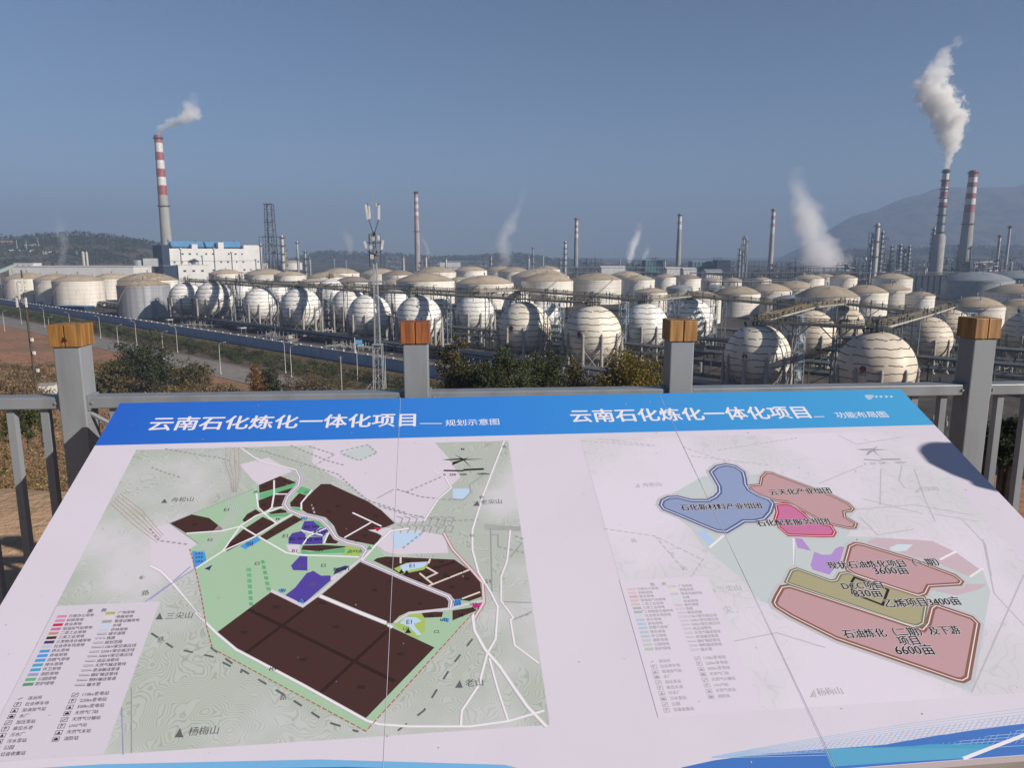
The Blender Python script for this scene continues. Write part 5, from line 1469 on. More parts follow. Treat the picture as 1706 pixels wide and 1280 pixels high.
# walkways between the tops of neighbouring spheres
def walkway(a, c, lab, rail='tanrail', braces=False):
    A, C_ = SPH[a], SPH[c]
    p = Vector((A.location.x, A.location.y, A.scale[0] * (SZ + SR + .85))); q = Vector((C_.location.x, C_.location.y, C_.scale[0] * (SZ + SR + .85)))
    d = (q - p); L0 = d.length; u = d.normalized(); p = p + u * 2.2 * A.scale[0]; q = q - u * 2.2 * C_.scale[0]
    L_ = (q - p).length
    side = Vector((-u.y, u.x, 0)).normalized()
    t = thing('walkway', lab, 'walkway', p, 0, 'walkways linking the gas spheres')
    o = Vector((0, 0, 0)); e = q - p
    def bar(b, x0, x1, off, dz, r, n=5, mi=0): b.tube(e * x0 + side * off + Vector((0, 0, dz)), e * x1 + side * off + Vector((0, 0, dz)), r, r, n, mi)
    b = MB()
    w = side * .85; up = Vector((0, 0, .14)); dn = Vector((0, 0, -.45))
    vs = [o - w + dn, o + w + dn, e + w + dn, e - w + dn, o - w + up, o + w + up, e + w + up, e - w + up]
    b.add(vs, [(0, 3, 2, 1), (4, 5, 6, 7), (0, 1, 5, 4), (1, 2, 6, 5), (2, 3, 7, 6), (3, 0, 4, 7)])
    b.build('deck', MT['deckgreen'], t)
    n = max(3, int(L_ / 1.1))
    b = MB()
    for sd in (-.8, .8):
        for dz in (.45, .85, 1.25): bar(b, 0, 1, sd, dz, .065, 4)
        for k in range(n + 1):
            pt = e * (k / n) + side * sd
            b.tube(pt, pt + Vector((0, 0, 1.25)), .06, .06, 4)
    b.build('handrail', MT[rail], t)
    b = MB(); bar(b, 0, 1, -1.15, -.1, .26, 7); bar(b, 0, 1, -1.55, .1, .15, 7); bar(b, 0, 1, 1.1, .0, .2, 7); bar(b, 0, 1, 1.5, -.05, .13, 7); b.build('pipe', MT['pipewhite'], t)
    rg = random.Random(int(L_ * 100)); b = MB()
    for k in range(max(2, int(L_ / 4))):
        pt = e * rg.uniform(.02, .98) + side * rg.choice((-1.15, 1.1, -1.55)); hh_ = rg.uniform(.8, 2.3)
        b.tube(pt - Vector((0, 0, rg.uniform(.3, 2.5))), pt + Vector((0, 0, hh_)), .10, .10, 6); b.tube(pt + Vector((0, 0, hh_ * .6)), pt + Vector((0, 0, hh_ * .6 + .3)), .30, .30, 8)
        if k % 2: b.tube(pt + Vector((0, 0, hh_)), pt + u * 2.2 + Vector((0, 0, hh_)), .09, .09, 5)
    b.build('valve', MT['darksteel'], t)
    for f in ((.3, .7) if L_ > 22 else (.5,)):
        b = MB()
        pt = e * f
        for sd in (-.9, .9):
            b.tube(pt + side * sd + Vector((0, 0, -.2)), Vector((pt.x + side.x * sd, pt.y + side.y * sd, -p.z)), .16, .16, 6)
        for k in range(4):
            z0, z1 = -p.z + (p.z + pt.z) * k / 4, -p.z + (p.z + pt.z) * (k + 1) / 4
            b.tube((pt.x - side.x * .9, pt.y - side.y * .9, z0), (pt.x + side.x * .9, pt.y + side.y * .9, z1), .07, .07, 4)
        b.tube(pt - side * 1.6 + Vector((0, 0, -.35)), pt + side * 1.6 + Vector((0, 0, -.35)), .12, .12, 5)
        if braces:
            b.tube(pt + Vector((0, 0, -3.5)), pt + e * .16 + Vector((0, 0, -.2)), .14, .14, 5); b.tube(pt + Vector((0, 0, -3.5)), pt - e * .16 + Vector((0, 0, -.2)), .14, .14, 5)
        b.build('support', MT['steel'], t)
for a, c, lab, rl, br in (('A', 'C', 'walkway joining the first two bright front spheres', 'tanrail', 0), ('C', 'E', 'walkway from the second bright sphere to the lattice mast sphere', 'yellow', 0), ('E', 'F', 'walkway from the lattice mast sphere to the orange-cap sphere', 'tanrail', 0),
                          ('F', 'H', 'walkway running from the orange-cap sphere to the half-shaded sphere', 'tanrail', 0), ('H', 'I', 'walkway between the half-shaded sphere and the cream emblem sphere', 'yellow', 0),
                          ('A2', 'B', 'walkway along the back row beside the silver tank', 'tanrail', 0), ('B', 'D', 'back-row walkway passing behind the second bright sphere', 'tanrail', 0), ('D', 'G', 'long pale back-row walkway crossing behind the lattice mast', 'tanrail', 0),
                          ('G', 'G2', 'short walkway behind the half-shaded sphere', 'tanrail', 0), ('G2', 'J', 'dark walkway passing above the cream emblem sphere', 'tanrail', 0), ('J', 'K', 'walkway over the third fence post', 'tanrail', 0),
                          ('K', 'M', 'walkway leading from the white sphere towards the beige shadowed sphere', 'yellow', 0), ('L', 'O', 'dark walkway joining the two near emblem spheres', 'tanrail', 1), ('L', 'M', 'orange-railed walkway stepping back from the spiral-stair sphere', 'yellow', 0),
                          ('M', 'N', 'orange-railed walkway between the two beige spheres', 'yellow', 0), ('N', 'P', 'dark walkway with diagonal braces before the white tanks', 'tanrail', 1), ('O', 'P', 'pale pipe walkway between the largest and the peach-coloured sphere', 'tanrail', 0), ('P', 'Q', 'short walkway reaching behind the last wooden cap', 'tanrail', 0)):
    walkway(a, c, lab, rl, br)

# lattice stair towers
def stair_tower_proto():
    t = thing('stair_tower', 'tower', 'stair tower')
    b = MB(); lattice(b, 0, 19, 2.4, 2.4, 8, .11, .055); b.build('frame', MT['paleblue'], t)
    b = MB()
    for k in range(8):
        z0, z1 = k * 19 / 8, (k + 1) * 19 / 8
        sx = 1 if k % 2 else -1
        b.add([(-1 * sx, -.9, z0), (1 * sx, -.9, z1), (1 * sx, -.2, z1), (-1 * sx, -.2, z0)], [(0, 1, 2, 3)])
        b.box((0, .1, z1), (2.2, 1.9, .08))
    b.build('stair', MT['paleblue'], t)
    return t
tws = [(400, 531, 'pale stair tower between the first bright sphere and the shaded one'), (551, 541, 'blue-white stair tower beside the second bright front sphere'), (747, 558, 'pale stair tower standing above the tall olive-yellow tree'),
       (931, 585, 'blue stair tower between the half-shaded sphere and cream sphere'), (1037, 600, 'thin stair tower beside the cream emblem sphere, before the third post'), (1186, 590, 'stair tower just past the white sphere behind the third post'), (1326, 648, 'dark stair tower between the spiral-stair sphere and the largest sphere'), (1113, 575, 'stair tower hidden behind the third post cap'), (1602, 640, 'stair tower at the shaded side of the last post')]
for i, (px, py, lab) in enumerate(tws):
    p = onz(px, py, 0)
    sc_ = 1.0
    if i == 0:
        st0 = stair_tower_proto(); st0.location = p; st0['label'] = lab; st0['group'] = 'stair towers of the sphere yard'; st0.rotation_euler.z = .3
    else: dup(st0, p, .3 + i * .2, 1.0, lab)

# ------------------------------------------------------------------ domed storage tanks
def tank(px, rim, hw, H, lab, wall='tank_wall', roof='tank_roof', rise=.27, stair=None, bottom_ring=True, grp='domed storage tanks'):
    d = dist(rim, 34 - H)
    c = at(px, rim, d)
    r = hw / F * d
    c.y += r * .15
    t = thing('storage_tank', lab, 'storage tank', (c.x, c.y, 0), 0, grp)
    n = 48
    b = MB(); b.lathe([(r, 0), (r, H)], n)
    b.lathe([(r + .25, H - 1.2), (r + .25, H - .95), (r, H - .95)], n); b.lathe([(r, H - 1.2), (r + .25, H - 1.2)], n)
    b.build('shell', MT[wall], t, smooth=True)
    b = MB()
    for k in range(1, 6):
        z = H * k / 6.0
        b.lathe([(r + .015, z - .05), (r + .015, z + .05)], n)
    for k in range(14):
        a = k * 2 * math.pi / 14 + .2
        z = H * (k % 3) / 6
        b.tube(((r + .02) * math.cos(a), (r + .02) * math.sin(a), z + H / 6), ((r + .02) * math.cos(a), (r + .02) * math.sin(a), z + 2 * H / 6), .045, .045, 4)
    b.build('weld_seam', MT['seam'], t)
    hgt = rise * r; Rd = (r * r + hgt * hgt) / (2 * hgt)
    prof = []
    for i in range(9):
        rr = (r + .12) * (1 - i / 8)
        prof.append((max(.02, rr), H + math.sqrt(max(0, Rd * Rd - min(rr, r) ** 2)) - (Rd - hgt)))
    prof = [(r + .12, H - .12)] + prof
    b = MB(); b.lathe(prof, n); b.build('roof', MT[roof], t, smooth=True)
    b = MB()
    m = 44
    for i in range(m):
        a = 2 * math.pi * i / m
        b.tube((r * math.cos(a), r * math.sin(a), H), (r * math.cos(a), r * math.sin(a), H + 1.1), .04, .04, 4)
    for dz in (.6, 1.1):
        b.path([(r * math.cos(2 * math.pi * i / m), r * math.sin(2 * math.pi * i / m), H + dz) for i in range(m + 1)], .035, 4)
    b.build('handrail', MT['tanrail'], t)
    b = MB()
    top = Vector((0, 0, H + hgt))
    b.tube(top, top + Vector((0, 0, 1.3)), .35, .35, 8); b.tube(top + Vector((0, 0, 1.3)), top + Vector((0, 0, 1.7)), .6, .4, 8)
    for a in (.6, 2.4, 4.4):
        q = Vector((r * .55 * math.cos(a), r * .55 * math.sin(a), H + hgt * .72)); b.tube(q, q + Vector((0, 0, 1.2)), .25, .25, 7)
    b.build('roof_vent', MT['steel'], t)
    a0 = stair if stair is not None else R(200)
    b = MB(); P0 = []
    for i in range(25):
        a = a0 + R(62) * i / 24; P0.append(Vector(((r + .7) * math.cos(a), (r + .7) * math.sin(a), H * i / 24)))
    for i in range(24):
        p, q = P0[i], P0[i + 1]; inn = Vector((-p.x, -p.y, 0)).normalized() * .6; in2 = Vector((-q.x, -q.y, 0)).normalized() * .6
        b.add([p, q, q + in2, p + inn], [(0, 1, 2, 3)])
        b.tube(p, q, .06, .06, 4); b.tube(p + Vector((0, 0, 1)), q + Vector((0, 0, 1)), .045, .045, 4)
        if i % 2 == 0: b.tube(p, p + Vector((0, 0, 1)), .04, .04, 4)
    b.build('stair', MT['rust_roof'] if stair is not None else MT['seam'], t)
    return t, c, r
TANKS = [(42, 464, 34, 17, 'cream domed tank behind the antenna pole, the farthest out of its row', {}), (93, 466, 35, 17, 'cream domed tank partly shaded by the big cream tank beside the blue shed', {}), (127, 468, 38.5, 17, 'big cream tank directly above the low dark-blue shed', {}),
         (184, 464, 31, 16, 'cream tank half hidden between the big cream tank and the silver tank', {}), (243, 467, 46, 17, 'wide cream tank with a stained roof rising behind the silver tank', dict(roof='tank_rust')),
         (236, 475, 40.5, 17.7, 'silver-grey steel tank with a rust-brown roof', dict(wall='tank_steel', roof='tank_rust', rise=.22)),
         (375, 456, 27, 15, 'low domed tank below the power plant block', {}), (425, 438.5, 19, 16, 'small white tank in front of the derrick tower', {}), (486, 438, 16, 16, 'small white tank just past the derrick tower', {}),
         (441, 457, 34, 16, 'wide tan-domed tank behind the gap of the first front spheres', {}), (482, 459, 26, 16, 'tan-domed tank with white wall behind the second bright sphere', {}),
         (566, 455, 31, 16, 'white tank with a pale flat dome before the hazy hill', {}), (543, 462, 32, 15, 'tank with a rusty diagonal stair behind the back-row walkway', dict(stair=R(230))), (587, 468, 27, 14, 'brown-roofed low tank beside the lattice mast', dict(roof='rust_roof')),
         (632, 456, 31, 16, 'tan-domed tank directly behind the head of the lattice mast', {}), (664, 458, 28, 16, 'tan-domed tank just past the lattice mast, red pipework at its rim', dict(roof='rust_roof')),
         (708, 468, 48, 16, 'broad tan-domed tank above the orange post cap', {}), (725, 453.5, 34, 17, 'white-walled tank behind the broad dome near the red-topped pink chimney', {}), (784, 451, 27, 17, 'beige distant dome beside the hazy hillock', {}),
         (807, 472, 48, 16, 'broad tan-domed tank with a white rim band behind the bright sphere', {}), (833, 450, 24, 17, 'small far pale dome above the broad tan dome', {}), (856, 452.5, 27, 17, 'yellowish far dome beside the small pale dome', {}),
         (911, 449, 22, 17, 'small far dome beneath the slim grey column', {}), (900, 461, 48, 17, 'wide shadowed dome behind the tank with the rusty diagonal stair', {}),
         (912, 468, 43, 17, 'white tank with a long rusty diagonal stair up its wall', dict(stair=R(225), rise=.31)), (994, 465.5, 41.5, 17, 'big white tank with diagonal stair next to the red-white thin chimney', dict(stair=R(240), rise=.25)), (1044, 459, 26, 16, 'tan dome peeping behind the tank near the third post', {}),
         (1065, 466, 26, 15, 'white tank directly beneath the drifting steam puff', {}), (1108, 462, 18.5, 15, 'narrow white tank below the teal sheds', {}), (1146, 464, 23, 13, 'dome with red-brown stains beside the narrow white tank', dict(roof='rust_roof')),
         (1186, 467, 17, 13, 'small pinkish dome below the teal hall', {}), (1220, 467, 16, 13, 'small cream tank with a mast on its roof', {}),
         (1166, 495, 36, 13, 'pinkish-roofed near tank behind the white sphere', {}), (1230, 489, 37, 12.6, 'bright white tank with a curved sphere shadow on its wall', dict(rise=.33)), (1284, 484, 35, 13, 'bright white tank second in the diagonal row from the third post', dict(rise=.33)),
         (1327, 480, 35, 13, 'white-domed tank third in the diagonal row from the third post', dict(rise=.33)), (1349, 464, 24, 15, 'grey-roofed tank at the foot of the big steam cloud', {}), (1374, 462, 20, 14, 'small tank with a grey dome near the steam cloud', {}), (1407, 463, 21, 15, 'small grey-domed tank in front of the twin process columns', {}),
         (1381, 494, 50, 13, 'wide tan conical-roofed tank above the beige spheres', dict(rise=.36)), (1444, 487, 35, 13, 'white tank with a tan roof behind the braced walkway', dict(rise=.34)), (1486, 483, 29.5, 13, 'white tank at the edge of the dark-blue block', dict(rise=.34)), (1489, 464, 30.5, 15, 'tan-domed tank at the foot of the smoking stack', {}),
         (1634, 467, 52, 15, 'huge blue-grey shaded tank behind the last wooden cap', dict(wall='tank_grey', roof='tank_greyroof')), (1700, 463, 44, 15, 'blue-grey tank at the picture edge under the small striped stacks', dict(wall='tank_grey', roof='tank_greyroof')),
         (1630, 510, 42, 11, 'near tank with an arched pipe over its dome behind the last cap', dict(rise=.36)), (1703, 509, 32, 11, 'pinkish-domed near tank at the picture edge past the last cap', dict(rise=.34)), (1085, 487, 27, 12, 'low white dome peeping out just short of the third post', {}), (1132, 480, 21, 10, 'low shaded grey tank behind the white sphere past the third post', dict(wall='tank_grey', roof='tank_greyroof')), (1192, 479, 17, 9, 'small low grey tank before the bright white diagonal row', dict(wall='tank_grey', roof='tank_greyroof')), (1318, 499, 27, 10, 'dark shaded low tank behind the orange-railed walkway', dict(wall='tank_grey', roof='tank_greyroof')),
         (1535, 492, 22, 11, 'low tank in the gap beneath the dark-blue block', {}), (1270, 466, 15, 12, 'small far tank behind the bright white diagonal row', {}), (662, 470, 24, 12, 'low tan dome between lattice mast and orange post cap', {}), (520, 470, 22, 12, 'low tan dome over the second bright sphere', {}), (765, 466, 16, 13, 'small tan dome wedged between two broad tan domes', {}),
         (1700, 487, 46, 13, 'wide pale tank behind the arched-pipe tank', dict(rise=.30))]
TC = []
for i, (px, rim, hw, H, lab, kw) in enumerate(TANKS):
    t, c, r = tank(px, rim, hw, H, lab, **kw)
    for (c2, r2, l2) in TC:
        g_ = math.hypot(c.x - c2.x, c.y - c2.y) - r - r2
        if g_ < 0: print('tank overlap %.1f | %s | %s | %s %s' % (g_, lab[:30], l2[:30], [round(q) for q in (c.x, c.y, r)], [round(q) for q in (c2.x, c2.y, r2)]))
    for nm, o in SPH.items():
        g_ = math.hypot(c.x - o.location.x, c.y - o.location.y) - r - 8 * o.scale[0]
        if g_ < 0: print('tank-sphere overlap %.1f | %s | %s' % (g_, lab[:30], nm))
    TC.append((c, r, lab))

# ------------------------------------------------------------------ chimneys
def chimney(px, ptop, wt_, wb_, d, bands, lab, base='concrete', rings=0, grp=None, ledge=True, fat=None):
    """bands = [(photo y of the lower edge, material)], from the top down"""
    c = at(px, ptop, d)
    top = c.z; k = d / F
    t = thing('chimney', lab, 'chimney', (c.x, c.y, 0), 0, grp)
    mats = []
    def mi(n):
        if MT[n] not in mats: mats.append(MT[n])
        return mats.index(MT[n])
    zb = [(top, None)] + [(at(px, y, d).z, m) for y, m in bands] + [(0, base)]
    rad = lambda z: lerp(wb_, wt_, z / top) * k / 2
    prof, mis = [], []
    for (z1, _), (z0, m) in zip(zb, zb[1:]):
        if z0 < 0: continue
        prof.append((rad(z1), z1)); prof.append((rad(z0) , z0)); mis += [mi(m), mi(m)]
    b = MB(); b.lathe(prof, 24, mis=mis[:-1])
    b.lathe([(rad(top) * .82, top - 3), (rad(top) * .82, top + .01), (rad(top), top + .01)], 24, mi=mi('black'))
    b.build('shaft', mats, t, smooth=True)
    if fat:
        zf, wf = at(px, fat[0], d).z, fat[1] * k / 2
        b = MB(); b.lathe([(wf, 0), (wf, zf - 3), (rad(zf), zf)], 24); b.build('lower_shell', MT[fat[2]], t, smooth=True)
    for i in range(rings):
        z = top * (1 - .02 - i * (.9 / max(rings, 1)))
        r = rad(z)
        b = MB(); b.lathe([(r, z - .35), (r + 1.6, z - .35), (r + 1.6, z + .25), (r, z + .25)], 18)
        b.path([((r + 1.25) * math.cos(q * .524), (r + 1.25) * math.sin(q * .524), z + 1.2) for q in range(13)], .09, 4)
        b.build('platform', MT['darksteel'], t)
    b = MB(); p0, p1 = Vector((-rad(0) * .4, -rad(0) * .93, 0)), Vector((-rad(top) * .4, -rad(top) * .96, top)); b.tube(p0, p1, .28, .28, 4); b.build('ladder', MT['darksteel'], t)
    return t
RW = lambda ys: [(y, 'red' if i % 2 == 0 else 'white') for i, y in enumerate(ys)]
chimney(263, 225, 11.5, 19, 900, RW((238, 253.5, 267, 281, 295, 309, 325)), 'tall concrete chimney with broad red and white bands behind the white plant', 'concrete', 2)
chimney(693, 319, 6, 10, 1250, [(323, 'black'), (329, 'pink'), (335, 'white'), (341, 'pink'), (347, 'white'), (353, 'pink'), (359, 'white'), (366, 'pink')], 'slim pinkish chimney standing past the lattice mast', 'pinkcon', 2)
chimney(960.5, 363, 5.6, 7.5, 1150, [(370, 'pink'), (375, 'white'), (380, 'pink'), (385, 'white'), (390, 'pink'), (396, 'white'), (400, 'pink')], 'thin chimney with small red and white bands above the white tanks', 'concrete', 1)
chimney(1133, 356, 6, 9, 1100, [(362, 'concrete'), (369, 'white'), (374, 'pinkcon'), (382, 'white')], 'pale cream chimney above the third fence post', 'concrete', 1)
chimney(1289, 348, 6, 8.5, 1150, [(354, 'pink'), (360, 'white'), (366, 'pink'), (372, 'white'), (378, 'pink'), (390, 'white'), (397, 'pinkcon')], 'pink and white chimney beside the big steam cloud', 'pinkcon', 1)
chimney(1576.5, 282, 9.5, 14, 900, [(289, 'darksteel'), (301, 'white'), (311, 'red'), (319, 'white'), (328, 'red'), (337, 'white'), (346, 'red')], 'smoking stack with many dark platform rings and red-white bands', 'steel', 12, fat=(390, 18, 'leg'))
chimney(1622, 284, 12.5, 21, 920, RW((295, 304, 312, 322, 331, 341, 354)), 'thick idle red and white banded chimney beside the smoking stack', 'concrete', 2)
chimney(1666, 392, 4.2, 5, 900, [(397, 'pink'), (402, 'white'), (406, 'pink')], 'short striped stack past the thick idle chimney', 'concrete', 1)
chimney(1683, 376, 4, 5, 920, [(381, 'darksteel')], 'slim dark-topped steel stack nearest the picture edge', 'galv', 1)

# ------------------------------------------------------------------ process columns and frames along the skyline
def column(px, ptop, w, d, lab, m='galv', rings=5, ladder=True, name='process_column', cat='process column', vent=True, grp=None):
    c = at(px, ptop, d); k = d / F; top = c.z; r = w * k / 2
    t = thing(name, lab, cat, (c.x, c.y, 0), 0, grp)
    b = MB(); b.lathe([(r, 0), (r, top * .55), (r * .85, top * .6), (r * .85, top - r), (r * .5, top - r * .2), (.02, top)], 14); b.build('shell', MT[m], t, smooth=True)
    b = MB()
    for i in range(rings):
        z = top * (.94 - i * .75 / max(1, rings))
        b.lathe([(r, z - .2), (r + 1.7, z - .2), (r + 1.7, z + .2), (r, z + .2)], 10)
        for q in range(8): b.tube(((r + 1.6) * math.cos(q * .785), (r + 1) * math.sin(q * .785), z), ((r + 1.6) * math.cos(q * .785), (r + 1.6) * math.sin(q * .785), z + 1.4), .12, .12, 4)
        b.path([((r + 1.6) * math.cos(q * .785), (r + 1.6) * math.sin(q * .785), z + 1.4) for q in range(9)], .12, 4)
    if rings: b.build('platform', MT['darksteel'], t)
    b = MB(); b.tube((r + .5, -.3, 0), (r + .5, -.3, top * .97), .3, .3, 6); b.tube((r + .5, -.3, top * .97), (0, 0, top * .99), .3, .3, 6)
    b.tube((-r - .4, .3, 0), (-r - .4, .3, top * .8), .2, .2, 6)
    b.build('riser_pipe', MT['pipe'], t)
    return t
def frame(px, ptop, w, d, lab, levels=4, m='darksteel', vessel='galv', dep=.7, seed=1, name='process_unit', grp=None):
    """open steel structure carrying vessels"""
    rng = random.Random(seed)
    c = at(px, ptop, d); k = d / F; top = max(c.z, 6); W = w * k; Dp = W * dep
    t = thing(name, lab, 'process unit', (c.x, c.y, 0), rng.uniform(-.1, .4), grp)
    b = MB(); nx_ = max(2, int(W / 7))
    for i in range(nx_ + 1):
        for y in (-Dp / 2, Dp / 2):
            x = -W / 2 + W * i / nx_; b.tube((x, y, 0), (x, y, top), .28, .28, 4)
    for l in range(1, levels + 1):
        z = top * l / levels
        for y in (-Dp / 2, Dp / 2): b.tube((-W / 2, y, z), (W / 2, y, z), .25, .25, 4); b.tube((-W / 2, y, z + 1.2), (W / 2, y, z + 1.2), .08, .08, 4)
        for i in range(nx_ + 1):
            x = -W / 2 + W * i / nx_; b.tube((x, -Dp / 2, z), (x, Dp / 2, z), .2, .2, 4)
        b.box((0, 0, z - .1), (W, Dp, .12))
        if l % 2: b.tube((-W / 2, -Dp / 2, z - top / levels), (-W / 2 + W / nx_, -Dp / 2, z), .15, .15, 4)
    b.build('steelwork', MT[m], t)
    for l in range(levels):
        z = top * l / levels
        for _ in range(max(1, int(W / 9))):
            b = MB()
            x = rng.uniform(-W / 2, W / 2); h = top / levels * rng.uniform(.4, .85); r = rng.uniform(.7, 1.6)
            if rng.random() < .5: b.tube((x, rng.uniform(-.5, .2) * Dp, z + .2), (x, 0, z + h), r, r, 10)
            else: b.tube((x - 2.2, -Dp * .3, z + 1.2), (x + 2.2, -Dp * .3, z + 1.2), r * .7, r * .7, 10)
            b.build('vessel', MT[vessel], t)
    b = MB()
    for _ in range(int(6 + W / 4)):
        x, z = rng.uniform(-W / 2, W / 2), rng.uniform(.1, .95) * top
        b.tube((x, -Dp / 2 - .4, z), (min(W / 2, x + rng.uniform(3, 9)), -Dp / 2 - .4, z), .18, .18, 5)
        b.tube((x, -Dp / 2 - .4, z), (x, -Dp / 2 - .4, max(0, z - rng.uniform(3, 10))), .18, .18, 5)
    b.build('pipework', MT['pipe'], t)
    return t
# derrick (flare support) and the columns beneath it
c = at(448, 340, 800); k = 800 / F
t = thing('derrick_tower', 'open lattice derrick tower rising above the silver process columns beside the white plant', 'tower', (c.x, c.y, 0))
b = MB(); lattice(b, 0, c.z, 17 * k, 11.5 * k, 16, .38, .17); b.build('frame', MT['darksteel'], t)
b = MB()
for z in (c.z - .2, at(448, 370, 800).z): b.box((-1, 0, z), (13.5 * k, 13 * k, .4)); b.path([(-7 * k - 1, -6 * k, z + 1.3), (7 * k - 1, -6 * k, z + 1.3)], .12, 4)
b.build('platform', MT['darksteel'], t)
b = MB(); b.tube((-3.5 * k, 0, 0), (-3.5 * k, 0, c.z + 1), .7, .7, 8); b.tube((3.5 * k, 0, 0), (3.5 * k, 0, c.z + 1), .6, .6, 8); b.build('flare_pipe', MT['steel'], t)
frame(449, 395, 28, 780, 'steel frame packed with silver vessels under the derrick tower', 6, 'darksteel', 'galv', .7, 3)
column(469.5, 391, 6, 770, 'white-topped column at the edge of the derrick frame', 'pipewhite', 5)
column(474, 414, 4.5, 775, 'short pale column touching the derrick frame', 'galv', 4)
column(434, 405, 3.2, 770, 'slim pale stack between the white plant and the derrick', 'galv', 1)
column(495, 401, 3, 900, 'slim pale blue stack standing alone past the derrick', 'galv', 2)
column(508, 417, 4, 850, 'short dark-ringed stack past the slim pale blue one', 'steel', 4)
column(516, 428, 2.4, 850, 'tiny thin stack beside the dark-ringed short stack', 'galv', 1)
for px, pt, w, d, lab, m, rg in ((556, 431, 1.8, 1200, 'thin mast-like stack over the white flat dome', 'steel', 0), (576, 433, 2, 1250, 'tiny far stack before the lattice mast', 'steel', 0), (672, 426, 3.6, 1100, 'white cylinder stack beside the pinkish chimney', 'pipewhite', 1), (709.5, 425, 3.8, 1100, 'white cylinder stack on the sunny side of the pinkish chimney', 'pipewhite', 1),
                               (743, 430, 4, 1200, 'stubby pale stack before the hazy hillock', 'galv', 1), (818, 425, 4, 1300, 'dark stubby column past the hazy hillock', 'steel', 3), (881, 427, 3, 1100, 'pale twin-pipe stack below the dark slender column', 'galv', 1), (888, 411, 3.2, 1150, 'dark slender column over the small far domes', 'steel', 3),
                               (905, 426, 1.8, 1000, 'thin white vent pole above the small far dome', 'pipewhite', 0), (934, 431, 3.5, 1100, 'short dark column next to the tall grey ringed column', 'steel', 3), (942, 401, 5.2, 1100, 'tall grey column beside the thin banded chimney', 'galv', 5), (992, 420, 1.4, 1200, 'hair-thin mast past the thin banded chimney', 'steel', 0),
                               (1033, 431, 2, 1200, 'thin stack before the rising steam puff', 'steel', 0), (1108, 432, 2.6, 1100, 'white small stack beside the teal shed block', 'pipewhite', 1),
                               (1239.5, 394, 4.4, 1150, 'dark hooked column with a looped pipe on top', 'steel', 5), (1233, 413, 4.5, 1140, 'dark ringed column leaning into the hooked one', 'steel', 4), (1245.5, 399, 2.6, 1160, 'dark pipe column behind the hooked one', 'steel', 1),
                               (1453, 405, 5, 900, 'dark ringed column beside the fat white column', 'steel', 6), (1463, 371, 8.5, 900, 'fat white column topped by a green platform', 'pipewhite', 3), (1471, 384, 5.5, 905, 'grey ringed column hugging the fat white column', 'steel', 8), (1486, 408, 4.5, 950, 'pale pinkish stack between column clusters', 'pinkcon', 2),
                               (1501, 406, 6.5, 930, 'dark ringed column with a crown of pipes', 'steel', 7), (1508, 414, 4, 935, 'pale column behind the pipe-crowned one', 'galv', 4), (1516, 408, 5, 930, 'second dark ringed column of the pair before the smoking stack', 'steel', 7), (1426, 433, 4, 1000, 'short frame column near the big steam cloud', 'steel', 3),
                               (1557, 378, 5.5, 930, 'dark ringed column tight against the smoking stack', 'steel', 9), (1599, 406, 4, 940, 'slim column tight against the thick idle chimney', 'galv', 4), (1686, 437, 2.6, 800, 'white vent pole over the huge blue-grey tank', 'pipewhite', 0), (1542, 449, 2, 700, 'white lamp mast in front of the dark-blue block', 'pipewhite', 0)):
    column(px, pt, w, d, lab, m, rg)
for i, (px, pt, w, d, lab, lv, m, ves) in enumerate(((655, 428, 26, 1150, 'low grey steelwork between the lattice mast and the pinkish chimney', 4, 'steel', 'galv'), (720, 434, 30, 1250, 'low process frame past the pinkish chimney', 3, 'steel', 'galv'), (785, 436, 50, 1400, 'long low process frame before the hazy hillock', 3, 'steel', 'pipe'),
                                                    (838, 432, 9, 1300, 'boxy dark frame past the hazy hillock', 3, 'darksteel', 'steel'), (880, 436, 24, 1200, 'low frame around the dark slender column', 3, 'steel', 'pipewhite'), (925, 437, 26, 1150, 'low frame at the foot of the tall grey column', 3, 'steel', 'pipe'), (984, 431, 30, 1120, 'crowded dark frame beside the thin banded chimney', 4, 'darksteel', 'galv'),
                                                    (1020, 439, 40, 1250, 'low flat frame before the rising steam puff', 2, 'steel', 'pipewhite'), (1060, 435, 30, 1080, 'dark frame under the rising steam puff', 4, 'darksteel', 'steel'), (1178, 438, 36, 1200, 'low dark frame beside the teal hall', 3, 'darksteel', 'steel'), (1225, 437, 30, 1170, 'low dark frame under the hooked column', 3, 'darksteel', 'galv'), (1268, 436, 34, 1180, 'wide dark frame at the foot of the pink and white chimney', 3, 'darksteel', 'galv'),
                                                    (1310, 437, 38, 1150, 'dark frame beside the big steam cloud', 3, 'darksteel', 'pipewhite'), (1358, 440, 50, 1100, 'low dark frame inside the foot of the steam cloud', 3, 'darksteel', 'steel'), (1425, 438, 46, 1000, 'dark frame between steam cloud and fat white column', 3, 'darksteel', 'galv'), (1478, 432, 44, 960, 'steelwork around the fat white column', 4, 'steel', 'galv'), (1528, 438, 40, 940, 'white-patched frame before the smoking stack', 3, 'darksteel', 'pipewhite'), (1585, 430, 40, 930, 'crowded frame between smoking stack and idle chimney', 4, 'darksteel', 'pipe'), (1640, 432, 50, 900, 'pipe-wrapped frame past the thick idle chimney', 3, 'darksteel', 'pipewhite'), (1690, 428, 34, 950, 'dark frame under the two small stacks', 3, 'darksteel', 'steel'))):
    frame(px, pt, w, d, lab, lv, m, ves, .6, 20 + i)
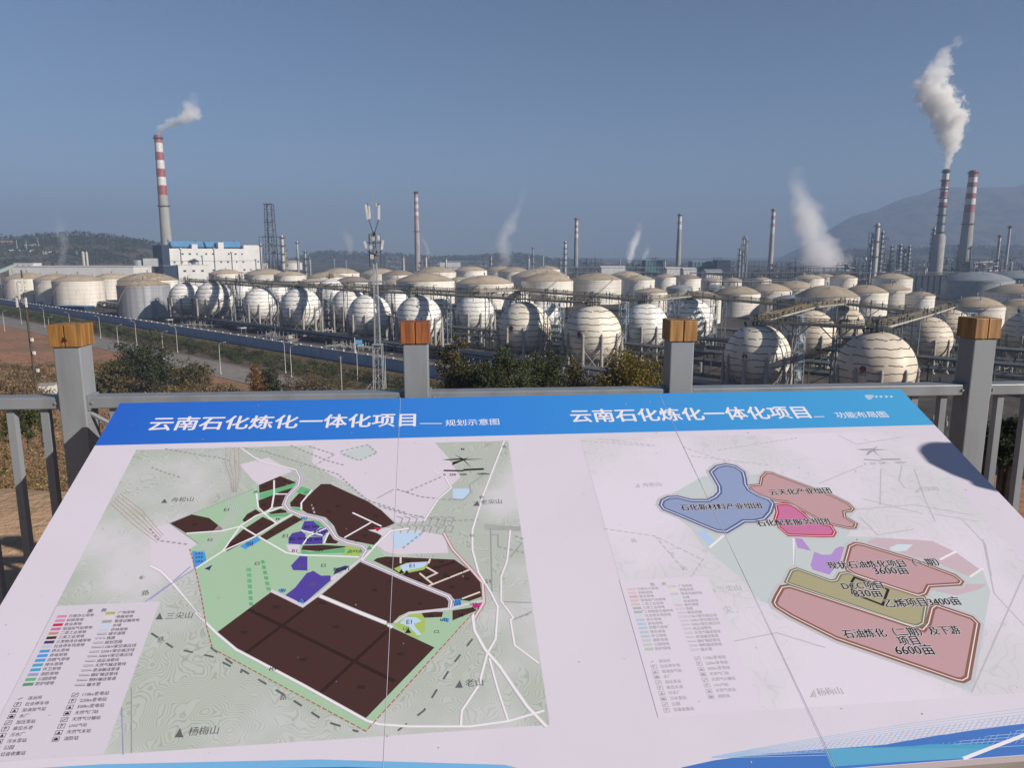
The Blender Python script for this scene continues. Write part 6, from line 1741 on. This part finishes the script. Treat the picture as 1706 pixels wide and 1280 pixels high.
for i, (px, pt, w, d, lab, lv) in enumerate(((1456, 388, 11, 905, 'tall open steelwork hugging the fat white column', 10), (1475, 396, 7, 915, 'narrow tall steelwork past the fat white column', 9), (1506, 411, 14, 940, 'steelwork tying the pair of dark ringed columns together', 7), (1558, 388, 8, 935, 'narrow steelwork tower tight against the smoking stack', 9), (1600, 418, 12, 945, 'steelwork tower in the gap between the two big stacks', 6), (1436, 427, 16, 960, 'mid-height steelwork between steam cloud and column cluster', 5), (1666, 418, 16, 930, 'steelwork carrying the short striped stack', 5), (1240, 408, 9, 1165, 'dark steelwork propping the hooked column', 8), (1395, 432, 30, 1060, 'dark steelwork at the steam cloud edge', 4), (1330, 431, 20, 1120, 'dark steelwork where the steam cloud begins', 4), (1415, 442, 30, 880, 'low grey steelwork at the foot of the steam cloud, sunward side', 3), (1492, 441, 30, 860, 'low dense steelwork below the pale pinkish stack', 3), (1535, 434, 20, 880, 'stepped steelwork just before the smoking stack', 4), (1612, 437, 34, 850, 'low dense steelwork before the thick idle chimney', 3), (1655, 441, 30, 830, 'low steelwork below the curved flue duct', 3), (1700, 438, 20, 840, 'low steelwork below the slim dark-topped stack', 3), (1150, 440, 20, 1000, 'low steelwork between cream chimney and teal hall', 3), (1345, 444, 40, 930, 'low long steelwork before the steam cloud', 2), (1090, 430, 10, 1075, 'dark steelwork tower attached to the teal hall', 5), (1196, 430, 12, 1075, 'dark steelwork tower between the two halls', 5))):
    frame(px, pt, w, d, lab, lv, 'darksteel', 'galv', .8, 60 + i)
# looped pipe on the hooked column, curved white duct by the idle chimney
c = at(1239, 394, 1148); b = MB(); k = 1148 / F
b.path([(c.x - 1.5, c.y, c.z - 22), (c.x - 1.5, c.y, c.z - 3), (c.x, c.y, c.z + 1), (c.x + 3, c.y, c.z + 1), (c.x + 5, c.y, c.z - 4), (c.x + 5, c.y, c.z - 16), (c.x + 4, c.y, c.z - 40)], .9, 8)
tag(b.build('looped_pipe', MT['steel']), 'thick looped overhead pipe bending over the dark hooked column', 'pipe')
c = at(1622, 438, 890); k = 890 / F
t = thing('flue_duct', 'pale curved flue duct bending beside the thick idle chimney', 'duct', (c.x, c.y, 0))
b = MB(); b.path([(0, 0, c.z), (30 * k, 0, c.z + 1)], 1.3, 8); b.path([(14 * k, 0, c.z - 1), (20 * k, 0, c.z - 3), (22 * k, 0, c.z - 8), (18 * k, 0, c.z - 11), (8 * k, 0, c.z - 12)], 1.3, 8); b.build('duct', MT['pipewhite'], t)
b = MB()
for x in (2, 12, 28): b.tube((x * k, 0, 0), (x * k, 0, c.z), .5, .5, 5)
b.build('support', MT['steel'], t)

# long pipe racks
def rack(pxa, pxb, py, d, lab, m='darksteel', n=None, da=0):
    A, C_ = at(pxa, py, d), at(pxb, py, d + da)
    e = C_ - A; L_ = e.length; t = thing('pipe_rack', lab, 'pipe rack', (A.x, A.y, 0), math.atan2(e.y, e.x))
    z = max(3.5, A.z)
    b = MB(); n = max(3, int(L_ / 9))
    for i in range(n + 1):
        x = L_ * i / n
        for y in (-2, 2): b.tube((x, y, 0), (x, y, z), .25, .25, 4)
        b.tube((x, -2.4, z), (x, 2.4, z), .25, .25, 4)
    for y in (-2, 2): b.tube((0, y, z), (L_, y, z), .3, .3, 4); b.tube((0, y, z * .6), (L_, y, z * .6), .2, .2, 4)
    b.build('steelwork', MT[m], t)
    b = MB()
    for q in range(7): b.tube((0, -1.8 + q * .6, z + .45), (L_, -1.8 + q * .6, z + .45), .24 if q % 2 else .16, None, 6)
    for q in range(4): b.tube((0, -1.5 + q, z * .6 + .3), (L_, -1.5 + q, z * .6 + .3), .22, None, 6)
    b.build('pipe', MT['pipe'], t)
rack(1150, 1700, 455, 760, 'very long dark pipe rack crossing below the fat white column and the smoking stack')
rack(690, 1160, 446, 1050, 'long thin pipe rack on the skyline between pinkish and cream chimneys', 'steel')
rack(1180, 1330, 470, 560, 'dark pipe rack behind the bright white diagonal row of tanks')
rack(1290, 1420, 447, 950, 'dark pipe rack at the foot of the big steam cloud')
rack(440, 640, 470, 470, 'pipe rack behind the back row of spheres beside the second bright sphere', 'steel')

def yard_rack(s0, s1, q, z, lab, m='darksteel', two=True):
    a, c = wp(s0, q), wp(s1, q); L_ = s1 - s0
    t = thing('pipe_rack', lab, 'pipe rack', (a[0], a[1], 0), wang)
    n = int(L_ / 7); b = MB()
    for i in range(n + 1):
        x = L_ * i / n
        for y in (-2.2, 2.2): b.tube((x, y, 0), (x, y, z), .2, .2, 4)
        for zz in (z, z * .62): b.tube((x, -2.6, zz), (x, 2.6, zz), .2, .2, 4)
        if i % 2 and i < n: b.tube((x, -2.2, 0), (x + L_ / n, -2.2, z * .62), .12, .12, 4)
    for y in (-2.2, 2.2): b.tube((0, y, z), (L_, y, z), .22, .22, 4)
    b.build('steelwork', MT[m], t)
    b = MB(); rng = random.Random(int(q * -7))
    for lev in (z + .35, z * .62 + .3):
        for k in range(6): b.tube((0, -2 + k * .8, lev), (L_, -2 + k * .8, lev), rng.uniform(.12, .3), None, 6)
    b.build('pipe', MT['pipe'], t)
    b = MB()
    for k in range(int(L_ / 9)):
        x = rng.uniform(0, L_); y = rng.choice((-3.2, 3.2)); b.tube((x, y, 0), (x, y, rng.uniform(1.5, 4)), rng.uniform(.2, .7), None, 8)
        b.tube((x, y, 1.2), (x, y * .5, 1.2), .15, .15, 5)
    b.build('drum', MT['steel'], t)
for s0, s1, q, z, lab in ((150, 560, -57, 6.5, 'dark pipe rack threading between the front and second rows of spheres'), (180, 640, -82, 7, 'dark pipe rack running behind the second row of spheres'), (120, 640, -112, 7.5, 'dark pipe rack between the rear spheres and the first domed tanks'), (60, 330, -150, 6, 'dark pipe rack winding among the far domed tanks'), (250, 560, -29, 2.6, 'low pipe track on sleepers between the scrub strip and the front spheres'), (60, 200, -40, 3, 'low pipe track beside the silver tank')):
    yard_rack(s0, s1, q, z, lab)
# ------------------------------------------------------------------ buildings
def oriented(px, py, d, ang): return at(px, py, d), R(ang)
PD = 850; kk = PD / F; AN = 40
base = at(271, 405, PD)
t = thing('power_plant', 'white power plant with small windows, blue rooftop sheds and an end coloured dark blue for shade', 'building', (base.x + 7 , base.y - 2, 0), R(AN))
H1 = at(340, 414, PD).z
Lf = 150 * kk / math.cos(R(AN - 22.8)) * .98
b = MB(); b.box((Lf / 2 + 0, 18, H1 / 2), (Lf, 36, H1)); w_ = b.build('wall', MT['building'], t)
for (x0, x1, h) in ((.24, .30, 5), (.52, .58, 7.5), (.80, 1.0, 4.5)):
    b = MB(); b.box((Lf * (x0 + x1) / 2, 6 - .05, H1 + h / 2 - .5), (Lf * (x1 - x0), 12, h + 1)); b.build('stair_head', MT['building'], t)
for (x0, x1) in ((.06, .38), (.42, .55), (.59, .79)):
    b = MB()
    X0, X1 = Lf * x0, Lf * x1
    b.box(((X0 + X1) / 2, 17, H1 + 1.0), (X1 - X0, 20, 2.0), 0)
    b.add([(X0 - 1, 5.8, H1 + 2.0), (X1 + 1, 5.8, H1 + 2.0), (X1 + 1, 13, H1 + 8.6), (X0 - 1, 13, H1 + 8.6), (X0 - 1, 28, H1 + 2.0), (X1 + 1, 28, H1 + 2.0)], [(0, 1, 2, 3), (3, 2, 5, 4), (0, 3, 4), (1, 5, 2)], 1)
    b.build('rooftop_shed', [MT['darksteel'], MT['blueroof']], t)
b = MB(); b.box((-4.06, 16, (H1 + 4) / 2), (8, 38, H1 + 4)); b.build('shade_end', MT['blueclad_shade'], t)  # stands for the plant's shaded side, shade painted as dark blue
for r_ in range(3):
    for q in range(12):
        x = Lf * (.05 + .9 * q / 11.0); z = H1 - 6 - r_ * 9.5
        if (q * 7 + r_ * 5) % 11 in (0, 4, 9): continue
        ww = 1.6 + .5 * ((q + r_) % 3); b = MB(); b.box((0, 0, 0), (ww, .2, 1.5)); o = b.build('window', MT['window'], t); o.location = (x + .8 * ((q * 5 + r_) % 3 - 1), -.06, z)
        b = MB(); b.box((0, -.1, -.85), (ww + .5, .4, .16)); b.build('sill', MT['concrete'], o)
for x_, h_, nm in ((.12, 1.0, 'duct'), (.34, .8, 'duct'), (.47, 1.0, 'duct'), (.66, .9, 'duct'), (.93, .7, 'duct')):
    b = MB(); b.tube((Lf * x_, -.7, 0), (Lf * x_, -.7, H1 * h_), .5, .5, 8); b.box((Lf * x_, -.8, H1 * h_), (2.0, 1.4, 1.6)); b.build(nm, MT['galv'], t)
for k in range(6):
    b = MB(); x_ = Lf * (.08 + .145 * k); b.tube((x_, 30, H1), (x_, 30, H1 + 9.5), .9, .9, 8); b.tube((x_, 30, H1 + 9.5), (x_, 30, H1 + 10.6), 1.5, 1.1, 8); b.build('roof_vent', MT['steel'], t)
for z_ in (.33, .66):
    b = MB(); b.box((Lf / 2, -.05, H1 * z_), (Lf, .3, .5)); b.build('ledge', MT['concrete'], t)
c2 = at(322, 442, 800)
t = thing('plant_annex', 'white cube-like annex with three windows below the power plant', 'building', (c2.x, c2.y, 0), R(36))
b = MB(); b.box((0, 10, c2.z / 2), (31, 20, c2.z)); b.build('wall', MT['building'], t)
b = MB(); b.box((0, 10, c2.z + .25), (31.6, 20.6, .5)); b.build('parapet', MT['white'], t)
for x in (-9, 0, 9):
    b = MB(); b.box((x, -.06, c2.z - 6), (2.8, .2, 1.8)); b.build('window', MT['window'], t)
c2 = at(289, 443, 790)
t = thing('annex_shade_side', 'dark-blue block standing for the shaded side of the plant annex', 'building', (c2.x, c2.y, 0), R(36))  # no real shed: the annex's shade side as a dark-blue block
b = MB(); b.box((0, 8, c2.z / 2), (20, 16, c2.z)); b.build('wall', MT['blueclad_shade'], t)
b = MB(); b.box((0, 8, c2.z + .2), (20.6, 16.6, .4)); b.build('roof', MT['blueroof'], t)
c2 = at(246, 432, 850)
t = thing('plant_hopper', 'pale drum and box hoppers on legs beside the power plant', 'silo', (c2.x, c2.y, 0))
b = MB(); b.tube((-11, 0, c2.z - 10), (-11, 0, c2.z - 1), 6, 6, 16); b.build('drum', MT['galv'], t)
b = MB(); b.box((6, 0, c2.z - 3.5), (18, 10, 9)); b.build('hopper', MT['building'], t)
b = MB()
for x in (-15, -8, 0, 7, 14): b.tube((x, -3, 0), (x, -3, c2.z - 8), .6, .6, 5); b.tube((x, 3, 0), (x, 3, c2.z - 8), .6, .6, 5)
b.build('leg', MT['darksteel'], t)
# long flat warehouse behind the cream tanks, conveyor gallery at the edge
A, C_ = at(14, 445, 800), at(222, 444.5, 800)
t = thing('warehouse', 'long low white warehouse stretching behind the row of cream tanks', 'building', (A.x, A.y, 0))
L_ = C_.x - A.x
b = MB(); b.box((L_ / 2, 20, A.z / 2), (L_, 40, A.z)); b.build('wall', MT['building'], t)
b = MB(); b.box((L_ / 2, 20, A.z + .6), (L_ + 1, 41, 1.2)); b.build('parapet', MT['white'], t)
h2 = at(37, 440, 800).z
b = MB(); b.box((16, 8, (A.z + h2) / 2), (21, 15, h2 - A.z + 2)); b.build('penthouse', MT['white'], t)
for x in (10, 16, 22):
    b = MB(); b.box((x, .45, h2 - 2.2), (2.4, .2, 1.6)); b.build('window', MT['window'], t)
p, q = at(-30, 466, 760), at(22, 446, 790)
b = MB(); d_ = (q - p).normalized(); sd = Vector((-d_.y, d_.x, 0)).normalized() * 2.2; up = Vector((0, 0, 3.4))
b.add([p - sd, p + sd, q + sd, q - sd, p - sd + up, p + sd + up, q + sd + up, q - sd + up], [(0, 3, 2, 1), (4, 5, 6, 7), (0, 1, 5, 4), (1, 2, 6, 5), (2, 3, 7, 6), (3, 0, 4, 7)])
tcv = thing('conveyor_gallery', 'sloping pale-green conveyor gallery climbing to the warehouse end', 'conveyor')
b.build('gallery', mat('pale_green', (.36, .45, .40), .6, var=.2, scale=.3), tcv)
b = MB()
for f_ in (.1, .5, .9):
    m_ = p.lerp(q, f_); b.tube((m_.x - 1.8, m_.y, 0), (m_.x - 1.8, m_.y, m_.z), .3, .3, 5); b.tube((m_.x + 1.8, m_.y, 0), (m_.x + 1.8, m_.y, m_.z), .3, .3, 5)
b.build('support', MT['steel'], tcv)
# teal process halls
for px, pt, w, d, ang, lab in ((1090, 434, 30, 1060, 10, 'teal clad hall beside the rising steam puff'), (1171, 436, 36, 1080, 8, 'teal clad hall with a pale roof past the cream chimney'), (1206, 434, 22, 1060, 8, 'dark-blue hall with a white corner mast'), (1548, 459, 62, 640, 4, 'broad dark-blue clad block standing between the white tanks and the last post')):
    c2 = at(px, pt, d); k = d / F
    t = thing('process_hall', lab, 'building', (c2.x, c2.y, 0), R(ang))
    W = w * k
    b = MB(); b.box((0, 8, c2.z / 2), (W, 16, c2.z)); b.build('wall', MT['teal'] if 'teal' in lab else MT['blueclad_shade'], t)
    b = MB(); b.box((0, 8, c2.z + .3), (W + .8, 16.8, .6)); b.build('roof', MT['paleblue'] if 'teal' in lab else MT['darksteel'], t)
    b = MB()
    for q in range(7):
        x = -W / 2 + W * q / 6; b.tube((x, -.4, 0), (x, -.4, c2.z), .28, .28, 4)
    for z in (.35, .7): b.tube((-W / 2, -.4, c2.z * z), (W / 2, -.4, c2.z * z), .2, .2, 4)
    b.build('cladding_rib', MT['darksteel'], t)
for px, pt, w, d, lab in ((1022, 446, 40, 850, 'long pale-green roofed shed beneath the rising steam puff'), (1124, 448, 26, 800, 'small white shed in front of the cream chimney'), (1150, 449, 22, 780, 'pale low shed between the cream chimney and teal hall'), (1190, 452, 28, 760, 'grey low-roofed shed below the dark-blue hall'), (750, 437, 34, 1200, 'flat grey shed before the hazy hillock')):
    c2 = at(px, pt, d); k = d / F
    t = thing('low_shed', lab, 'shed', (c2.x, c2.y, 0), R(6)); W = w * k; h = max(4, c2.z)
    b = MB(); b.box((0, 6, h / 2), (W, 12, h)); b.build('wall', MT['white'], t)
    b = MB(); b.add([(-W / 2 - .5, -.6, h), (W / 2 + .5, -.6, h), (W / 2 + .5, 6, h + 2), (-W / 2 - .5, 6, h + 2), (-W / 2 - .5, 12.6, h), (W / 2 + .5, 12.6, h)], [(0, 1, 2, 3), (3, 2, 5, 4), (0, 3, 4), (1, 5, 2)]); b.build('roof', MT['tank_greyroof'] if 'grey' in lab else MT['white'], t)
# hillside houses and road wall on the far hill
def hillhit(px, py): return hit(px, py, 900, 2400)
def far_block(px, pb, w, hpx, m, lab, roofm='concrete'):
    p = hillhit(px, pb); k = p.y / F; h = hpx * k
    t = thing('hillside_house', lab, 'house', (p.x, p.y, p.z - 1), R(8))
    b = MB(); b.box((0, 5, h / 2), (w * k, 10, h)); b.build('wall', MT[m], t)
    b = MB(); b.box((0, 5, h + .4), (w * k + 1, 11, .8)); b.build('roof', MT[roofm], t)
    for q in range(4):
        b = MB(); b.box((w * k * (-.36 + .24 * q), -.06, h * .6), (w * k * .08, .3, h * .22)); b.build('window', MT['window'], t)
far_block(10, 411, 14, 10, 'brickpink', 'pinkish brick house on the hazy hill, biggest there')
far_block(23, 410, 9, 6, 'brickpink', 'small pinkish house next to the biggest hill house')
far_block(45, 411, 7, 4, 'white', 'low white shed on the hazy hill past the pinkish houses')
far_block(58, 409, 13, 3, 'white', 'long white shed on the hazy hill beside the thin poles', 'galv')
b = MB(); prev = None
for px in range(-40, 132, 8):
    p = hillhit(px, 418.5 if px < 60 else 421.5)
    if prev is not None and not 56 < px <= 76:
        e_ = p - prev; m_ = (p + prev) / 2; b.box((m_.x, m_.y, m_.z + .4), (e_.length + .5, 1.2, 5.4), 0, math.atan2(e_.y, e_.x))
    prev = p
tag(b.build('retaining_wall', MT['white']), 'thin pale retaining wall running along the dark foot of the hill', 'wall')
for px, pb, pt, lab in ((29, 417, 400, 'thin white pole beside the small pinkish hill house'), (45, 418, 401, 'thin white pole before the low hill shed'), (64.5, 414, 397, 'tall thin pole at the end of the hill sheds')):
    p = hillhit(px, pb); b = MB(); b.tube((p.x, p.y, p.z - 1), (p.x, p.y, p.z + (pb - pt) / F * p.y), .5, .35, 6); tag(b.build('hill_pole', MT['white']), lab, 'pole')
for px, w in ((138, 5), (144, 3.6)):
    c2 = at(px, 421, 900); b = MB(); b.lathe([(w * 900 / F / 2, 0), (w * 900 / F / 2, c2.z), (.02, c2.z + 2)], 16, (c2.x, c2.y, 0))
    tag(b.build('slim_silo', MT['pipewhite'], smooth=True), 'pale pinkish twin silo, the %s one, standing behind the warehouse' % ('wider' if w > 4 else 'narrower'), 'silo')
# odds and ends in the yard
p = onz(128, 517, 0); t = thing('blue_roof_shed', 'low shed with a dark-blue roof at the foot of the big cream tank', 'shed', p, R(-20))
b = MB(); b.box((0, 0, 1.3), (22, 7, 2.6)); b.build('wall', MT['blueclad_shade'], t)
b = MB(); b.box((0, 0, 2.75), (23, 8, .3)); b.build('roof', MT['blueroof'], t)
for px, py, w, lab, m in ((185, 508, 9, 'white low block heap beside the dark-blue roofed shed', 'white'), (403, 556, 11, 'small white canopy shelter before the second bright sphere', 'white'), (282, 541, 8, 'small white canopy shelter below the shaded sphere by the silver tank', 'white'), (596, 586, 15, 'long white flat shelter behind the blue striped sign', 'white'), (485, 568, 2.2, 'tiny white concrete box beside the curved lamp', 'concrete'), (70, 508, 12, 'pale debris shed below the shaded cream tank', 'pinkcon')):
    p = onz(px, py, 0); k = p.y / F; t = thing('yard_shelter', lab, 'shelter', p, wang + R(12)); W = w * k
    if w > 5 and 'canopy' in lab or 'shelter' in lab:
        b = MB(); b.box((0, 0, 2.5), (W, 3, .3)); b.build('roof', MT[m], t)
        b = MB()
        for x in (-.45, -.15, .15, .45):
            for y in (-1.2, 1.2): b.tube((x * W, y, 0), (x * W, y, 2.4), .09, .09, 5)
        b.build('post', MT['galv'], t)
    else:
        b = MB(); b.box((0, 0, 1.1), (W, 3, 2.2)); b.build('wall', MT[m], t); b = MB(); b.box((0, 0, 2.28), (W + .4, 3.4, .16)); b.build('roof', MT['concrete'], t)
# low pipe manifolds at the foot of the spheres
man = None
for i, (nm, txt) in enumerate((('C', 'second bright front sphere'), ('E', 'lattice mast sphere'), ('F', 'orange-cap sphere'), ('H', 'half-shaded sphere'), ('I', 'cream emblem sphere'), ('L', 'spiral-stair sphere'), ('O', 'largest sphere'), ('A', 'first bright sphere'))):
    o = SPH[nm]; s_ = o.scale[0]
    tow = Vector((EYE.x - o.location.x, EYE.y - o.location.y, 0)).normalized()
    p = o.location + tow * (8 * s_ + 7) + Vector((-tow.y, tow.x, 0)) * (-9 + (i % 3) * 5)
    lab = 'low pipe manifold on the yard at the foot of the %s' % txt
    if man is None:
        rng = random.Random(9)
        man = thing('pipe_manifold', lab, 'pipework', p, wang, 'pipe manifolds at the sphere feet')
        b = MB()
        for q in range(7): b.tube((-13, -2.4 + q * .8, .8), (13, -2.4 + q * .8, .8), .2, .2, 6)
        b.build('pipe', MT['pipe'], man)
        b = MB()
        for q in range(8): b.box((-12 + q * 3.4, 0, .28), (.4, 6.5, .55)); b.tube((-12 + q * 3.4, -3, 0), (-12 + q * 3.4, -3, 2.8), .1, .1, 5); b.tube((-12 + q * 3.4, 3, 0), (-12 + q * 3.4, 3, 2.8), .1, .1, 5)
        b.build('support', MT['steel'], man)
        b = MB()
        for q in range(16):
            x, y = rng.uniform(-12, 12), -2.4 + rng.randrange(7) * .8; b.tube((x, y, .8), (x, y, 2.1), .13, .13, 6); b.tube((x, y, 2.0), (x, y, 2.12), .42, .42, 8); b.tube((x, y, .5), (x, y, 1.1), .34, .34, 8)
        b.build('valve', MT['rust_roof'], man)
    else: dup(man, p, wang + (i % 2) * .5, 1, lab)

# ------------------------------------------------------------------ smoke and steam
def plume(path, d, lab, dens, name='smoke_plume', col=(1, 1, 1), noise=1.2, scale=1.0, seed=0., sharp=6.0, asp=-.1):
    """path = [(photo x, y, half width)] from the mouth upwards; a closed tube filled with drifting vapour whose density falls off from its axis"""
    pts = [(at(px, py, d), r * d / F) for px, py, r in path]
    z0, z1 = pts[0][0].z, pts[-1][0].z
    H = z1 - z0
    org = pts[0][0]
    X = [p.x - org.x for p, r in pts]; RR_ = [r for p, r in pts]
    xmin, xmax, rmax = min(X), max(X), max(RR_)
    span = max(1e-3, xmax - xmin)
    b = MB(); n = 16
    prof = []
    for (p, r) in [(pts[0][0] + Vector((0, 0, -.3)), pts[0][1] * .6)] + pts + [(pts[-1][0] + Vector((0, 0, pts[-1][1] * 1.2)), pts[-1][1] * .5)]:
        for i in range(n):
            a = 2 * math.pi * i / n; prof.append((p.x - org.x + r * 1.5 * math.cos(a), r * 1.5 * math.sin(a), p.z - org.z))
    m_ = len(prof) // n
    fs = [(k * n + i, k * n + (i + 1) % n, (k + 1) * n + (i + 1) % n, (k + 1) * n + i) for k in range(m_ - 1) for i in range(n)]
    fs += [tuple(range(n - 1, -1, -1)), tuple((m_ - 1) * n + i for i in range(n))]
    b.add(prof, fs)
    m, N, L, B = newmat('vapour')
    N.remove(B)
    out = N['Material Output']
    pv_ = N.new('ShaderNodeVolumePrincipled'); pv_.inputs['Color'].default_value = rgb1(col); pv_.inputs['Anisotropy'].default_value = asp
    L.new(pv_.outputs[0], out.inputs['Volume'])
    def M(op, a, c=None, clamp=False):
        q = N.new('ShaderNodeMath'); q.operation = op; q.use_clamp = clamp
        for i_, s_ in ((0, a), (1, c)):
            if s_ is None: continue
            if isinstance(s_, (int, float)): q.inputs[i_].default_value = s_
            else: L.new(s_, q.inputs[i_])
        return q.outputs[0]
    tc = N.new('ShaderNodeTexCoord'); sp = N.new('ShaderNodeSeparateXYZ'); L.new(tc.outputs['Object'], sp.inputs[0])
    tz = M('DIVIDE', sp.outputs[2], H, True)
    def fcurve(vals):
        fc = N.new('ShaderNodeFloatCurve'); cv = fc.mapping.curves[0]
        zs = [max(0, min(1, (p.z - z0) / H)) for p, r in pts]
        while len(cv.points) < len(vals): cv.points.new(.5, .5)
        for i_, (z_, v_) in enumerate(zip(zs, vals)): cv.points[i_].location = (z_, v_)
        fc.mapping.update(); L.new(tz, fc.inputs['Value']); return fc.outputs[0]
    cx = M('ADD', M('MULTIPLY', fcurve([(x - xmin) / span for x in X]), span), xmin)
    rr = M('MULTIPLY', fcurve([r / rmax for r in RR_]), rmax)
    def nz(sc, det, off):
        mp = N.new('ShaderNodeMapping'); mp.inputs['Location'].default_value = (off, off * .7, off * 1.3); L.new(tc.outputs['Object'], mp.inputs[0])
        q = N.new('ShaderNodeTexNoise'); q.inputs['Scale'].default_value = sc; q.inputs['Detail'].default_value = det; q.inputs['Roughness'].default_value = .62; L.new(mp.outputs[0], q.inputs['Vector']); return q.outputs[0]
    big = nz(.9 / rmax * scale, 6.0, seed); fine = nz(3.0 / rmax * scale, 4, seed + 9)
    dx = M('DIVIDE', M('SUBTRACT', sp.outputs[0], cx), rr); dy = M('DIVIDE', sp.outputs[1], rr)
    rad = M('SQRT', M('ADD', M('MULTIPLY', dx, dx), M('MULTIPLY', dy, dy)))
    e = M('ADD', M('SUBTRACT', .95, rad), M('ADD', M('MULTIPLY', M('SUBTRACT', big, .5), noise * 2), M('MULTIPLY', M('SUBTRACT', fine, .5), noise * 1.1)))
    dn = M('MULTIPLY', e, sharp, True)
    fade_ = N.new('ShaderNodeMapRange'); fade_.inputs[1].default_value = .55; fade_.inputs[2].default_value = 1.0; fade_.inputs[3].default_value = 1; fade_.inputs[4].default_value = .10
    L.new(tz, fade_.inputs[0])
    dn = M('MULTIPLY', M('MULTIPLY', dn, fade_.outputs[0]), dens)
    L.new(dn, pv_.inputs['Density'])
    o = b.build(name, m, None, loc=org)
    return tag(o, lab, 'steam' if 'steam' in name else 'smoke', kind='thing')
plume([(263, 224, 4.5), (267, 218, 8), (276, 212, 13), (290, 206, 17), (304, 200, 19), (315, 191, 17), (319, 182, 14), (315, 174, 13), (322, 167, 10)], 900, 'short pale smoke puff drifting from the broad-banded chimney', .10, noise=1.4, scale=1.4, seed=3, sharp=2.2, col=(1, .97, .93))
plume([(1578, 281, 4.5), (1579, 262, 8), (1583, 243, 13), (1585, 222, 18), (1582, 203, 22), (1573, 184, 25), (1562, 166, 27), (1553, 149, 26), (1551, 136, 23), (1559, 121, 19), (1567, 106, 16), (1571, 92, 12), (1580, 80, 11), (1596, 72, 9)], 900, 'dense white smoke plume billowing from the ringed smoking stack', .20, noise=1.9, scale=1.9, seed=5, sharp=5, col=(1, .985, .96))
plume([(1372, 452, 46), (1368, 430, 42), (1360, 405, 35), (1351, 380, 31), (1342, 355, 28), (1335, 332, 26), (1330, 312, 22), (1327, 296, 15)], 1040, 'broad soft steam cloud rising beside the pink and white chimney', .075, 'steam_cloud', noise=.9, seed=11, sharp=1.3, col=(1, .98, .97))
plume([(838, 446, 10), (842, 425, 13), (838, 405, 15), (845, 385, 15), (853, 366, 12), (864, 345, 9), (872, 324, 9)], 1350, 'faint drifting steam wisp above the hazy hillock', .03, 'steam_cloud', noise=1.0, seed=21, sharp=1.5)
plume([(1047, 438, 4), (1050, 424, 8), (1053, 410, 9), (1060, 395, 8), (1066, 381, 7)], 1230, 'small white steam puff rising beside the teal hall', .16, 'steam_cloud', noise=.9, seed=33, sharp=2)
plume([(1068, 436, 4), (1076, 424, 6), (1080, 412, 5)], 1240, 'second smaller steam puff next to the teal hall', .06, 'steam_cloud', noise=1.1, seed=35, sharp=2)
plume([(580, 424, 6), (583, 410, 9), (580, 396, 10), (574, 382, 8)], 1600, 'faint pinkish steam wisp before the hill beside the lattice mast', .02, 'steam_cloud', noise=.8, seed=41, sharp=1.5, col=(1, .93, .88))
plume([(103, 446, 8), (104, 425, 8), (106, 404, 9), (102, 384, 11), (98, 362, 10)], 860, 'faint grey steam column standing behind the long warehouse', .022, 'steam_cloud', noise=.8, seed=51, sharp=1.5)
plume([(714, 430, 4), (712, 414, 4), (706, 402, 4), (701, 392, 3)], 1240, 'thin yellowish wisp on the sunny side of the pinkish chimney', .05, 'smoke_plume', noise=.8, seed=61, sharp=1.6, col=(1, .95, .85))

# ------------------------------------------------------------------ haze
b = MB(); b.box((0, 4750, 294.5), (18400, 10000, 591))
m, N, L, B = newmat('haze_air')
N.remove(B)
pv_ = N.new('ShaderNodeVolumePrincipled'); pv_.inputs['Color'].default_value = rgb1(HAZE_COL); pv_.inputs['Density'].default_value = HAZE; pv_.inputs['Anisotropy'].default_value = 0.0
L.new(pv_.outputs[0], N['Material Output'].inputs['Volume'])
tag(b.build('haze', m), kind='stuff')

# ------------------------------------------------------------------ bring the lookout to the origin (keeps the thin print layers precise)
for o in list(SC.objects):
    if o.parent is None: o.location.z -= EYE.z
